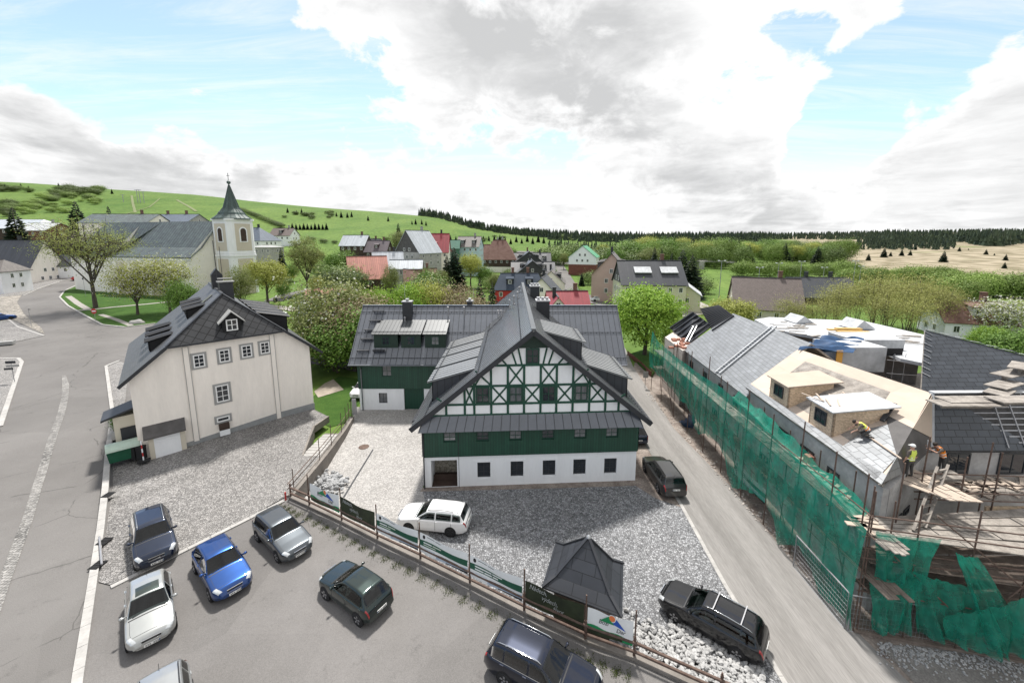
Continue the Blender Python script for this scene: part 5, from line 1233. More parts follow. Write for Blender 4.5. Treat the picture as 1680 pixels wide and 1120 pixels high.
def car(label, loc, yaw, p, wb=2.55, W=1.72, Hh=1.45, lr=.72, lf=.85, kind='hatch', rails=False, bars=False, group=None, alloy=True, lower=None, simple=False, chromeline=False, sunroof=False, rng_seed=1, roofcol=None):
    o = thing('parked_car', label, 'car', loc, yaw, group)
    xr, xf = -lr, wb + lf; s = Hh / 1.45; zb = .94 * s
    cow, rf = wb - .42, wb - 1.12                      # windscreen foot and top
    if kind == 'suv': cow, rf = wb - .35, wb - 1.0
    if kind == 'hatch': rr, rg = -.12, xr + .16
    elif kind == 'suv': rr, rg = xr + .36, xr + .13
    else: rr, rg = xr + .42, xr + .14                   # wagon
    prof = [(xr, .50 * s), (xr + .02, .72 * s), (xr + .09, .93 * s), (rg, zb + .03), (rr, Hh - .05), (rr + .5, Hh), (rf - .25, Hh - .005), (rf, Hh - .05), (cow, zb + .04), (cow + .5, zb - .05), (xf - .22, .80 * s), (xf - .07, .72 * s), (xf, .46 * s)]
    def lin(t, x):
        if x <= t[0][0]: return t[0][1]
        for (a, b_), (c, d) in zip(t, t[1:]):
            if x <= c: return b_ + (d - b_) * (x - a) / (c - a)
        return t[-1][1]
    def ztop(x): return sum(lin(prof, min(max(x + k * .028, xr), xf)) * w_ for k, w_ in ((-2, 1), (-1, 2), (0, 3), (1, 2), (2, 1))) / 9
    def sec(x):
        zt = ztop(x); de = min(x - xr, xf - x); tp = max(0, 1 - de / .55); front = x > wb / 2
        w_ = W / 2 * (1 - (.30 if front else .17) * tp ** 2.2); z0 = .20 + .14 * tp ** 2
        zbl = min(zb - .03 * (x / wb), zt - .05)
        h = max(0.0, zt - zbl); wb_ = w_ - .06; wr = wb_ - .05 - max(0, h - .06) * .34
        zs = z0 + (zbl - z0) * .52
        return [V((x, 0, z0)), V((x, w_ - .14, z0)), V((x, w_ - .035, z0 + .07)), V((x, w_, zs)), V((x, w_ - .02, zbl - .05)), V((x, wb_, zbl + .01)), V((x, wr, zt - .05 if h > .12 else zt - .022)), V((x, wr - .16, zt - .004)), V((x, 0, zt + .02))]
    def P(x, v):
        q = sec(x); i = min(int(v), 7); t = v - i
        p0, p1, p2, p3 = q[max(i - 1, 0)], q[i], q[i + 1], q[min(i + 2, 8)]
        k = .5                                             # Catmull-Rom, softened
        m1, m2 = (p2 - p0) * k * .7, (p3 - p1) * k * .7
        if i == 7: m2 = V((0, p2.y - p1.y, 0))
        h1, h2, h3, h4 = 2 * t ** 3 - 3 * t * t + 1, t ** 3 - 2 * t * t + t, -2 * t ** 3 + 3 * t * t, t ** 3 - t * t
        return p1 * h1 + m1 * h2 + p2 * h3 + m2 * h4
    def N_(x, v):
        e = .02; a = P(min(x + e, xf), v) - P(max(x - e, xr), v); c = P(x, min(v + .05, 8)) - P(x, max(v - .05, 0)); n = a.cross(c)
        if n.length < 1e-9: return V((0, 0, 1))
        n.normalize(); return n if n.dot(P(x, v) - V((x, 0, .6))) > 0 else -n
    nx = 26 if simple else 60
    X = [xr + (xf - xr) * (i / nx) for i in range(nx + 1)]; X = sorted(set(X + [xr + .015, xr + .04, xf - .015, xf - .04]))
    vv = [0, 1, 1.5, 2, 2.5, 3, 3.5, 4, 4.4, 4.7, 5, 5.3, 5.7, 6, 6.3, 6.6, 7, 7.5, 8]
    b = MB(); sl = [[P(x, v) for v in vv] for x in X]
    full = [r_ + [V((p.x, -p.y, p.z)) for p in r_[-2:0:-1]] + [r_[0]] for r_ in sl]
    low = 1 if lower else 0
    i0 = len(b.v); m_ = len(full[0])
    b.grid(full)
    if lower:
        for k in range(len(b.f)):
            j = k % (m_ - 1)
            if j < 4 or j >= m_ - 5: b.m[k] = 2
    if not simple:                                       # open the body behind the panes
        xm_ = wb * .36; gaps = [(rf + .05, cow - .1, 6.25, 8), (rg + .07, rr - .05, 6.3, 8), (xm_ + .08, cow - .25, 5.2, 5.8), (xm_ - .95, xm_ - .06, 5.2, 5.8)] + ([(rr, xm_ - 1.1, 5.2, 5.8)] if kind != 'hatch' else [])
        keep = []
        for k, f in enumerate(b.f):
            i, j = divmod(k, m_ - 1); xa, xb = X[i], X[i + 1]; jj = j if j < len(vv) - 1 else m_ - 2 - j; va, vb = vv[jj], vv[jj + 1]
            if not any(xa > g[0] - .02 and xb < g[1] + .02 and va >= g[2] - .06 and vb <= g[3] + .06 for g in gaps): keep.append(k)
        b.f = [b.f[k] for k in keep]; b.m = [b.m[k] for k in keep]
    b.poly(full[0][:-1]); b.poly(full[-1][:-1][::-1])
    # door gaps
    if not simple:
        for x in ([wb * .36, wb * .36 - 1.02, cow - .18] if True else []):
            for sg in (1, -1):
                a = [P(x, v) + N_(x, v) * .004 for v in (2.3, 3, 3.5, 4, 4.5, 4.9)]; c = [P(x + .018, v) + N_(x, v) * .004 for v in (2.3, 3, 3.5, 4, 4.5, 4.9)]
                b.grid([[V((q.x, q.y * sg, q.z)) for q in a], [V((q.x, q.y * sg, q.z)) for q in c]], 1)
    if not simple:
        for v in (6.55,):
            for sg in (1, -1):
                xx = [cow + .02 + (xf - .30 - cow) * k / 8 for k in range(9)]; L1 = [P(x, v) + N_(x, v) * .004 for x in xx]; L2 = [P(x, v + .06) + N_(x, v + .06) * .004 for x in xx]
                b.grid([[V((q.x, q.y * sg, q.z)) for q in L1], [V((q.x, q.y * sg, q.z)) for q in L2]], 1)
        for xa, va in ((xf - .285, 6.55), (cow + .02, 6.3), (xr + .05, 5.2)):
            vs_ = [va + (8 - va) * k / 8 for k in range(9)]; L1 = [P(xa, v) + N_(xa, v) * .005 for v in vs_]; L2 = [P(xa + (.05 if xa == cow + .02 else .016), v) + N_(xa, v) * .005 for v in vs_]
            for sg in (1, -1): b.grid([[V((q.x, q.y * sg, q.z)) for q in L1], [V((q.x, q.y * sg, q.z)) for q in L2]], 1)
    body = b.build('body', [p, M['trim'], lower or M['trim']], o, True, world=False)
    if not simple:
        g = MB(); g.box((wb * .42, 0, .34), (wb * .95, W - .32, .10)); g.slab([(cow - .55, -W / 2 + .2, zb - .22), (cow - .05, -W / 2 + .22, zb - .10), (cow - .05, W / 2 - .22, zb - .10), (cow - .55, W / 2 - .2, zb - .22)], (0, 0, -.12)); g.box((cow - .15, 0, .6), (.3, W - .5, .5)); g.build('dashboard', M['dash'], o, world=False)
        sxs = [(wb * .42, sg * .36, .50) for sg in (1, -1)] + [(wb * .10, 0, 1.22)]
        for sx, sy, sw_ in sxs:
            g = MB(); g.box((sx + .12, sy, .50), (.55, sw_, .20)); g.slab([(sx - .14, sy - sw_ / 2, .45), (sx - .36, sy - sw_ / 2, 1.02 * s), (sx - .36, sy + sw_ / 2, 1.02 * s), (sx - .14, sy + sw_ / 2, .45)], (.14, 0, .03))
            for hy in ([0] if sw_ < 1 else [-.38, .38]): g.box((sx - .33, sy + hy, 1.14 * s), (.09, .26, .17))
            g.build('seat', M['seat'], o, world=False)
        g = MB(); Mw = Matrix.Rotation(R(-65), 3, 'Y'); ring = [V((cow - .62, .36, zb - .10)) + Mw @ V((.18 * math.cos(a * .5236), .18 * math.sin(a * .5236), 0)) for a in range(13)]; g.tube(ring, .016, 5); g.build('steering_wheel', M['dash'], o, world=False)
    def patch(name, x0f, x1f, v0, v1, m, both=True, off=.007, nu=9, nv=5, parent=None, sides=(1, -1)):
        """surface patch between x0f(v) and x1f(v); if both: mirrored to a full-width piece"""
        rows = []
        for i in range(nu + 1):
            r_ = []
            for j in range(nv + 1):
                v = v0 + (v1 - v0) * j / nv; a, c = x0f(v), x1f(v); x = a + (c - a) * i / nu; r_.append(P(x, v) + N_(x, v) * off)
            rows.append(r_)
        if both:
            rows = [r_ + [V((q.x, -q.y, q.z)) for q in (r_[-2::-1] if v1 >= 8 else r_[::-1])] for r_ in rows]
            b_ = MB(); b_.grid(rows); return b_.build(name, m, parent or o, True, world=False)
        for sg in sides:
            b_ = MB(); b_.grid([[V((q.x, q.y * sg, q.z)) for q in r_] for r_ in rows]); b_.build(name, m, parent or o, True, world=False)
    K = lambda c: (lambda v: c)
    patch('windscreen', K(rf + .01), K(cow - .05), 6.12, 8, M['carglass'], True, .006, 8, 6)
    patch('rear_window', K(rg + .04), K(rr - .02), 6.15, 8, M['carglass'], True, .006, 6, 6)
    xm = wb * .36; q0 = rg + (.22 if kind != 'hatch' else .16)
    xs_ = [(xm + .05, cow - .20), (xm - 1.0, xm - .03)] + ([(max(q0, rr - .06) + .02, xm - 1.06)] if kind != 'hatch' else [])
    if kind == 'hatch': xs_[1] = (max(rr - .02, xm - 1.0), xm - .03)
    for x0, x1 in xs_:
        if x1 - x0 > .12: patch('side_window', K(x0), K(x1), 5.14, 5.86, M['carglass'], False, .006, 8, 4)
    if simple:
        pass
    else:
        if chromeline: patch('window_trim', K(q0 + .1), K(cow - .15), 5.02, 5.10, M['chrome'], False, .01, 14, 1)
        patch('headlight', K(xf - .34), K(xf - .075), 4.15, 6.6, M['lamp'], False, .006, 5, 6)
        patch('tail_light', K(xr + .025), K(xr + .20), 3.9, 5.0 if kind == 'hatch' else 5.4, M['tail'], False, .007, 4, 4)
        patch('bumper_strip', K(xf - .05), K(xf - .006), 2.6, 3.3, M['trim'], False, .008, 3, 3)
        # grille, plates
        g = MB(); zg = ztop(xf - .05); g.box((xf - .035, 0, zg - .03), (.05, .62, .13), M=Matrix.Rotation(R(18), 3, 'Y')); go = g.build('grille', M['trim'], o, world=False)
        g = MB()
        for z in (-.075, .075): g.box((xf - .012, 0, zg - .03 + z), (.03, .66, .02))
        g.build('grille_trim', M['chrome'], go, world=False)
        g = MB(); g.box((xf - .03, 0, .37), (.05, .9, .09)); g.build('air_intake', M['trim'], o, world=False)
        def plate(x, z, sg):
            g = MB(); g.box((x, 0, z), (.016, .52, .11)); rr_ = random.Random(rng_seed)
            for k in range(7):
                if k != 3: g.box((x + sg * .010, -.19 + k * .063, z), (.004, .036, .06), mi=1)
            g.box((x + sg * .010, .24, z), (.004, .035, .10), mi=2)
            g.build('licence_plate', [M['plate'], M['plate_t'], M['tarp']], o, world=False)
        plate(xf + .012, .40, 1); plate(xr - .010, .60 * s if kind == 'hatch' else .72 * s, -1)
        # mirrors
        for sg in (1, -1):
            y = P(cow - .3, 5.1).y; g = MB(); g.tube([(cow - .30, sg * (y - .03), zb + .06), (cow - .27, sg * (y + .07), zb + .07), (cow - .25, sg * (y + .13), zb + .09), (cow - .27, sg * (y + .21), zb + .08)], [.025, .045, .075, .05], 8); g.build('mirror', p if lower is None else p, o, True, world=False)
            for x in (xm - .08, xm - 1.05):
                q = P(x, 4.15); g = MB(); g.box((q.x, sg * (q.y + .012), q.z), (.16, .03, .025)); g.build('door_handle', p, o, world=False)
        if rails:
            for sg in (1, -1):
                g = MB(); pts = [P(x, 6.5) + V((0, 0, h)) for x, h in ((rr + .1, .0), (rr + .25, .05), ((rr + rf) / 2, .06), (rf - .2, .05), (rf - .05, .0))]
                g.tube([(q.x, q.y * sg, q.z) for q in pts], .018, 6); g.build('roof_rail', M['trim'] if rails == 'd' else M['chrome'], o, True, world=False)
        if bars:
            for x in (rr + .55, rf - .45):
                g = MB(); y = P(x, 6.3).y; g.beam((x, -y - .05, Hh + .09), (x, y + .05, Hh + .09), .045, .03); g.build('roof_bar', M['galv'], o, world=False)
        if sunroof: patch('sunroof', K(rf - .62), K(rf - .06), 7.02, 8, M['carglass'], True, .006, 5, 5)
        g = MB(); g.tube([(rr + .12, 0, Hh - .02), (rr - .05, 0, Hh + .14)], .009, 5); g.build('antenna', M['trim'], o, world=False)
        for sg in (1, -1):
            g = MB(); g.beam((cow - .03, sg * .55, zb + .065), (cow - .10, sg * -.05, zb + .085), .02, .02); g.build('wiper', M['trim'], o, world=False)
    r = .31 * (1.08 if kind == 'suv' else 1); key = (round(r, 2), alloy)
    if key not in WH:
        WH[key] = wheel_meshes(*key)
        a_ = MB(); a_.lathe([(r * 1.17, -.1), (r * 1.17, .0)], (0, 0, 0), 24, 0, Matrix.Rotation(R(-90), 3, 'X')); WH[key, 'arch'] = a_.mesh('wheel_arch', M['black'])
    for x in (0, wb):
        for sg in (1, -1):
            obj('wheel_arch', WH[key, 'arch'], o, (x, sg * (W / 2 + .002), r + .02), (0, 0, 0 if sg > 0 else math.pi))
            if simple: obj('wheel', WH[key][0], o, (x, sg * (W / 2 - .07), r), (0, 0, 0 if sg > 0 else math.pi)); continue
            w_ = thing('wheel', None, None, (x, sg * (W / 2 - .075), r), 0 if sg > 0 else math.pi); w_.parent = o
            obj('tyre', WH[key][0], w_); obj('rim', WH[key][1], w_)
    return o
gp = 'cars parked in the village'
pt = {k: paint('paint_' + k, *v) for k, v in dict(black_green=((.012, .022, .020), .3), black=((.008, .008, .009), .1), blue=((.010, .050, .19), .45), navy=((.007, .014, .034), .3), white=((.74, .74, .74), .0), silver=((.40, .41, .40), .5), greygreen=((.075, .085, .095), .55), grey=((.045, .044, .043), .4), darkblue=((.006, .009, .020), .3), red=((.35, .02, .02), .1), greysilver=((.35, .36, .36), .5)).items()}
car('black green small hatchback parked alone on the asphalt with its tail towards the banners', (-6.49, 16.42, .02), R(147.3), pt['black_green'], 2.46, 1.65, 1.45, .68, .80, 'hatch')
car('black estate car with two roof bars parked at the edge of the pale rubble', (10.35, 15.7, -.98), R(138.7), pt['black'], 2.70, 1.76, 1.50, .98, .90, 'wagon', rails=True, bars=True)
car('bright blue small hatchback in the middle of the parking row', (-15.94, 19.29, .02), R(320.5), pt['blue'], 2.56, 1.74, 1.46, .70, .84, 'hatch', chromeline=False)
car('white estate car with black wheels in front of the timbered house', (-3.68, 23.31, -.98), R(171.5), pt['white'], 2.69, 1.78, 1.47, 1.0, .92, 'wagon', rails='d', alloy=False)
car('navy blue crossover standing on the cobbles behind a silver hatchback', (-21.1, 21.35, .06), R(315.4), pt['navy'], 2.64, 1.80, 1.60, .85, .88, 'suv', rails=True, lower=M['trim'])
car('pale silver hatchback with dark sunroof standing beside the long kerb', (-17.35, 17.0, .02), R(312.9), pt['silver'], 2.44, 1.66, 1.43, .62, .80, 'hatch', sunroof=True, lower=M['trim'])
car('grey green older hatchback with paper on its windscreen by the fence corner', (-14.12, 21.54, .02), R(323), pt['greygreen'], 2.51, 1.72, 1.43, .90, .90, 'wagon')
car('shiny dark blue estate car with chrome window line close to the banners', (.10, 14.0, .02), R(333), pt['darkblue'], 2.58, 1.78, 1.49, 1.02, .92, 'wagon', rails=True, chromeline=True)
car('dark grey sport utility car with pale roof half on the verge by the timbered house', (11.45, 26.9, -.98), R(92.5), pt['grey'], 2.68, 1.84, 1.62, .95, .92, 'suv', rails='d')
pz = G(258, 1084, 1.42); ya = R(313); car('silver estate car in the bottom corner of the lot with only its roof showing', (pz.x + math.cos(ya) * .45 - math.sin(ya) * -.5 * -1, pz.y + math.sin(ya) * .45 - math.cos(ya) * .5, .02), ya, pt['greysilver'], 2.6, 1.72, 1.46, .95, .85, 'wagon', rails='d')
pz = G(1063, 733, zc); car('dark blue saloon parked behind the corner of the timbered house', (pz.x - .8, pz.y + .9, -.98), R(91), pt['navy'], 2.65, 1.78, 1.46, .95, .9, 'hatch')
car('white hatchback on the grass beside the green boarded wing', (-17.65, 47.1, -1.0), R(268), pt['white'], 2.5, 1.7, 1.45, .7, .85, 'hatch')
def far_car(label, px, py, yaw, c, kind='hatch', group=None): return car(label, GT(px, py, .05), R(yaw), pt[c], 2.6, 1.75, 1.5, .8, .9, kind, simple=True, group=group)
far_car('long black car parked in front of the white house beyond the church tree', 104, 455, 15, 'black', 'wagon')
far_car('small red car at the bend in the street by the church', 122, 460, 60, 'red')
far_car('dark blue car cut by the picture edge on the cobbled forecourt', -16, 527, 60, 'blue')
far_car('white car at the corner of the red roofed house', 974, 494, 10, 'white')
far_car('dark car on the low car park beside the church tower', 434, 428, 30, 'navy')
far_car('black car parked nearest to the green roofed white house', 929, 426, 10, 'black')
for i, (px, c) in enumerate(((905, 'white'), (911, 'greysilver'), (918, 'white'))): far_car('pale car in the row on the distant village car park', px, 421, 75, c, 'hatch', 'cars on the distant car park')
# ---------------------------------------------------------------- banner fence and retaining wall
bf = thing('pipe_fence', 'rusty pipe fence with two rails carrying the banners along the parking lot', 'fence', fence_pts[4])
up_ = lambda p, z: V((p.x, p.y, z))
allp = [up_(p + (fence_pts[1] - fence_pts[0]).normalized() * .15 if i == 0 else p, 0) for i, p in enumerate(fence_pts)] + [up_(fence_pts[-1] + fdir * 3.2, 0), up_(fence_pts[-1] + fdir * 6.4, 0)]
for i, p in enumerate(allp):
    b = MB(); b.tube([p + UP * -.3, p + UP * (1.05 if i == 0 else 2.25 if i < 9 else 1.1)], .035, 7); b.tube([p + UP * .0, p + UP * 1.0], .06, 8); b.build('post', M['rust'], bf)
for z in (.38, .80):
    b = MB(); b.tube([p + V((.05, -.09, z + .02 * math.sin(i * 2.1))) for i, p in enumerate(allp)], .062, 8); b.build('rail', M['rust'], bf)
b = MB(); nfx = V((-fdir.y, fdir.x, 0))
for p, q in zip(allp, allp[1:]): b.slab([p - nfx * .16 + UP * .12, q - nfx * .16 + UP * .12, q + nfx * .22 + UP * .12, p + nfx * .22 + UP * .12], (0, 0, -1.3))
tag(b.build('low_wall', M['concrete']), 'low concrete footing wall under the pipe fence', 'wall')
kb = MB()
b = MB(); rr = random.Random(2)
sheet('fence_verge', [tuple(p - nfx * .16) for p in allp] + [tuple(p - nfx * (1.0 + .25 * math.sin(i * 1.7))) for i, p in enumerate(allp)][::-1], mat('mossy_gravel', (.09, .085, .07), .95, col2=(.20, .185, .165), scale=1.2, fine=.4, fscale=11, bump=.5, bscale=14), .04)
def weeds(r_):
    t = min(7.99, max(0, round(r_.random() * 30) / 3.75 + r_.gauss(0, .05))); i = int(t); p = allp[i].lerp(allp[i + 1], t - i) - nfx * (.9 + r_.gauss(0, .16)); return p
b = MB()
for _ in range(4200):
    p = weeds(rr) + V((rr.gauss(0, .05), rr.gauss(0, .05), .05)); a = rr.uniform(0, 6.3); h = rr.uniform(.02, .07); d = V((math.cos(a), math.sin(a), 0)) * .022; l = V((rr.uniform(-.05, .05), rr.uniform(-.05, .05), h)); b.poly([p - d, p + d, p + l])
tag(b.build('weeds', leaf_mat('weed_green', (.045, .07, .015), (.10, .12, .03))), 'tufts of weeds along the foot of the banner fence', 'weeds', None, 'stuff')
tyre = G(471, 812, .65); b = MB(); b.box(tyre + V((-.05, -.1, 0)), (.07, .10, .55)); tag(b.build('reflector', M['red']), 'red reflector on the end post of the pipe fence', 'reflector')
# banners
M['ban_w'] = mat('banner_white', (.70, .72, .72), .55, .05, 2); M['ban_g'] = mat('banner_green', (.012, .085, .050), .5, .2, 2)
M['ban_d'] = mat('banner_dark', (.012, .016, .010), .5, .5, 1.5, col2=(.035, .048, .022)); M['ban_k'] = mat('banner_ink', (.015, .015, .018), .6); M['ban_s'] = mat('banner_stripe', (.40, .47, .56), .55, .2, 2)
M['logo_g'] = mat('logo_green', (.015, .23, .085), .5); M['logo_b'] = mat('logo_blue', (.025, .09, .42), .5); M['logo_o'] = mat('logo_orange', (.72, .20, .07), .5)
M['ink_pale'] = mat('banner_pale_ink', (.55, .60, .52), .6)
def banner(p, q, z0, z1, label, mb, kind):
    """cloth between two posts, bulging a little; origin at the lower left corner, x along, y up"""
    p, q = up_(p, z0), up_(q, z0); t = (q - p).normalized(); L_ = (q - p).length - .16; n = V((t.y, -t.x, 0)); h = z1 - z0
    o = thing('banner', label, 'banner', p + t * .08 + n * .045, math.atan2(t.y, t.x))
    kx = L_ / 2.9; ks_ = kx ** .6
    ky = h / .9
    def S_(x, y, d=0): u = x / L_; v_ = y / .9; y = y * ky; return V((x, -(.03 * math.sin(math.pi * u) + .025 * math.sin(7 * u + 3 * v_)) - d, y - .05 * math.sin(math.pi * u) * v_ + .02 * math.sin(9 * u) * v_))
    def area(name, fn0, fn1, m, x0=0, x1=None, d=.004, nx=16, ny=4, par=o):
        x1 = L_ if x1 is None else x1; b = MB()
        b.grid([[S_(x0 + (x1 - x0) * i / nx, fn0(x0 + (x1 - x0) * i / nx) + (fn1(x0 + (x1 - x0) * i / nx) - fn0(x0 + (x1 - x0) * i / nx)) * j / ny, d) for j in range(ny + 1)] for i in range(nx + 1)]); return b.build(name, M[m], par, True, world=False)
    cl = area('cloth', lambda x: 0, lambda x: .9, mb, d=0, nx=24, ny=8)
    def text(s_, x, y, size, m, shear=0, d=.008):
        me = text_mesh(s_, size, .001, shear)
        for v in me.vertices: v.co = S_(min(max(x + v.co.x, 0), L_), y + v.co.y, d)
        me.materials.clear(); me.materials.append(M[m]); obj('lettering', me, o)
    def line(x, y, w_, m, hh=.03): area('text_line', lambda t_: y, lambda t_: y + hh, m, x, x + w_, .008, 6, 1)
    def disc(x, y, r, m, d=.009):
        b = MB(); b.poly([S_(x + r * math.cos(a * .4488), y + r * math.sin(a * .4488), d) for a in range(14)]); b.build('emblem', M[m], o, world=False)
    def tri(pts, m, d=.0085):
        b = MB(); b.poly([S_(x, y, d) for x, y in pts]); b.build('emblem', M[m], o, world=False)
    if kind == 'logo':
        area('hill_band', lambda x: 0.0, lambda x: .26 + .05 * math.sin(x * 2.2 + 1) + .03 * math.sin(x * 6), 'logo_g'); area('ground_band', lambda x: 0.0, lambda x: .11 + .03 * math.sin(x * 3), 'ban_d', d=.006, x1=L_ * .78)
        tri(((.80 * kx, .58), (1.38 * kx, .88), (1.72 * kx, .58)), 'logo_g'); tri(((1.58 * kx, .62), (1.86 * kx, .84), (2.45 * kx, .46)), 'logo_b'); disc(1.58 * kx, .83, .155, 'ban_w', .0095); disc(1.58 * kx, .83, .125, 'logo_o', .011)
        text('Bo\u017e\u00ed', .72 * kx, .47, .30 * ks_, 'ban_k', .25, .013); text('Dar', 1.85 * kx, .33, .30 * ks_, 'ban_k', .25, .013); text('www.bozidar.cz', .7 * kx, .14, .20 * ks_, 'ban_w', .1, .012)
    elif kind == 'dark':
        text('N\u00e1dech,', .2, .66, .26, 'ban_w', .3); text('v\u00fddech,', .8, .43, .26, 'ban_w', .3); text('\u017eivot.', 1.35, .20, .26, 'ban_w', .3)
    else:
        area('green_band', lambda x: .34 + .02 * math.sin(x * 2), lambda x: .60 + .02 * math.sin(x * 2), 'ban_g'); area('stripe', lambda x: .02, lambda x: .20 + .10 * math.sin(x * 1.6 + 2.2), 'ban_s', x0=L_ * .35, d=.004); area('stripe', lambda x: 0, lambda x: .09 + .05 * math.sin(x * 1.3 + 2.5), 'ban_k', x0=L_ * .55, d=.006)
        disc(.28, .76, .085, 'ban_k'); line(.48, .80, .5, 'ban_k', .022); line(1.05, .79, .35, 'ban_k', .022)
        if kind == 2:
            for k, (x, w_) in enumerate(((.3, .95), (1.3, .55))): line(x, .51, w_, 'ban_w', .055)
            for k, (x, w_) in enumerate(((.3, .5), (.85, .42), (1.32, .3))): line(x, .40, w_, 'ban_w', .055)
        else: line(.25, .50, .55, 'ban_w' if kind == 1 else 'ink_pale', .05); line(.85, .50, .55, 'ink_pale', .05); line(.25, .41, .8, 'ink_pale', .035)
        line(.3, .24, .7, 'ban_s', .02)
F_ = fence_pts
banner(F_[1] + fdir * .2, F_[2], .58, 1.74, 'small white banner with green hill stripe at the retaining wall end', 'ban_w', 'logo')
banner(F_[2], F_[3], .58, 1.74, 'dark banner with pale lettering second from the retaining wall', 'ban_d', 'dark')
banner(F_[3], F_[4], .58, 1.74, 'white and green banner right after the dark one beside the white estate car', 'ban_w', 1)
banner(F_[4], F_[5], .58, 1.74, 'white and green banner in the middle of the three, with one white text line', 'ban_w', 1)
banner(F_[5], F_[6], .58, 1.74, 'white and green banner with two bold white text lines', 'ban_w', 2)
banner(F_[6], F_[7], .58, 1.74, 'dark banner with white italic lettering below the slate kiosk roof', 'ban_d', 'dark')
banner(F_[7], F_[8], .58, 1.74, 'white banner with orange sun and blue and green mountain emblem', 'ban_w', 'logo')
p_, q_ = G(1267, 838, zc) + V((-.42, 0, 0)), G(1213, 782, zc) + V((-.42, 0, 0)); banner(V((p_.x, p_.y, 0)), V((q_.x, q_.y, 0)), -.6, .45, 'white and green banner on the site fence across the side road', 'ban_w', 2) if 0 else banner(V((q_.x, q_.y, 0)), V((p_.x, p_.y, 0)), -.6, .45, 'white and green banner on the site fence across the side road', 'ban_w', 2)
# retaining wall with steps
wt = [V((-14.95, 24.95, .12)), V((-15.05, 30.2, .08)), V((-15.6, 35.2, -.28)), V((-16.15, 38.6, -.52))]
b = MB()
for p, q in zip(wt, wt[1:]): b.slab([p + V((-.22, 0, 0)), q + V((-.22, 0, 0)), q + V((.22, 0, 0)), p + V((.22, 0, 0))][::-1], (0, 0, -1.5))
tag(b.build('retaining_wall', M['concrete']), 'stained concrete retaining wall between the cobbled lot and the lower yard', 'wall')
hr = thing('hand_railing', 'thin steel railing with posts on top of the retaining wall', 'railing', wt[1])
for i, f in enumerate((.1, .85, 1.35, 1.9, 2.3, 2.65, 2.95)):
    k = min(int(f), 2); p = wt[k].lerp(wt[k + 1], f - k); b = MB(); b.tube([p - UP * .2, p + UP * (1.85 if i in (1, 2, 3, 4, 5) else 1.6)], .03, 6); b.build('post', M['rust'], hr)
for z in (.45, .8):
    b = MB(); b.tube([p + V((-.12, 0, z)) for p in wt], .03, 6); b.build('rail', M['rust'], hr)
p = wt[3] + V((-.1, .3, 0)); b = MB(); b.slab([p, p + V((.5, .1, 0)), p + V((.42, .1, 1.7)), p + V((.05, 0, 1.7))], (0, .05, 0)); tag(b.build('metal_sheet', M['galv']), 'grey metal sheet standing at the far end of the retaining wall', 'sheet')
st = thing('stone_steps', 'pale stone steps going down beside the retaining wall', 'steps', (-16.2, 31, -.9))
for i in range(8):
    b = MB(); y = 30.3 + i * .68; x = -16.15 - i * .10; b.box((x, y, -.06 - i * .11), (1.5 - .02 * i, .42, .12)); b.box((x, y + .25, -.35 - i * .11), (1.5, .85, .45), mi=1); b.build('step', [M['kerb'], M['concrete']], st)
b = MB(); b.beam((-18.35, 35.2, -.25), (-17.95, 37.4, -.25), .16, .64); b.beam((-16.78, 30.2, -.45), (-18.35, 35.2, -.45), .14, 1.02); tag(b.build('lot_edge', M['concrete']), 'concrete edging wall between the cobbled lot and the steps', 'wall')
b = MB(); b.lathe([(.42, 0), (.45, .025), (.2, .03), (.18, .02)], G(597, 733, -.985), 20); tag(b.build('manhole_cover', M['rust']), 'round manhole cover in the pale gravel yard', 'manhole cover')
b = MB(); b.beam(G(564, 815, -.97), G(612, 737, -.97), .12, .03); tag(b.build('drain_channel', M['dark']), 'straight dark drain channel across the gravel yard', 'drain')
# ---------------------------------------------------------------- slate kiosk roof in the yard
kc = V((3.55, 17.35, zc)); ks = thing('slate_kiosk', 'small dark slate pyramid roof with flared eaves standing behind the banners', 'kiosk', kc)
cs = [G(912, 888, 1.35), G(1023, 923, 1.35), G(1021, 1012, 1.35), G(889, 962, 1.35)]; apx = V((0, 0, 0))
mid = sum(cs, V()) / 4; apx = V((mid.x + .15, mid.y + .15, 3.25)); kn_ = [c.lerp(V((mid.x, mid.y, 0)), .30) for c in cs]; kn_ = [V((k.x, k.y, 1.72)) for k in kn_]
b = MB()
for i in range(4):
    j = (i + 1) % 4; e = (cs[j] - cs[i])
    lowm = (cs[i] + cs[j]) / 2
    for P_ in ([kn_[i], kn_[j], apx], [cs[i], cs[j], kn_[j], kn_[i]]):
        P_ = P_[::-1] if (P_[1] - P_[0]).cross(P_[-1] - P_[0]).z < 0 else P_
        b.slab(P_, (0, 0, -.07), 0, 0, quv(P_, e))
kr = b.build('roof', M['slate_k'], ks)
b = MB()
for i in range(4): b.beam(kn_[i] + UP * .02, apx + UP * .03, .14, .05); b.beam(cs[i] + UP * .02, kn_[i] + UP * .02, .14, .05)
b.build('hip_cap', M['dark'], kr); b = MB(); b.lathe([(.12, -.02), (.09, .05), (.02, .1)], apx, 10); b.build('finial', M['steel'], kr)
b = MB(); q = [c.lerp(V((mid.x, mid.y, c.z)), .28) for c in cs]; b.slab([V((c.x, c.y, zc)) for c in q], (0, 0, 2.4)); b.build('wall', M['oldwood'], ks)
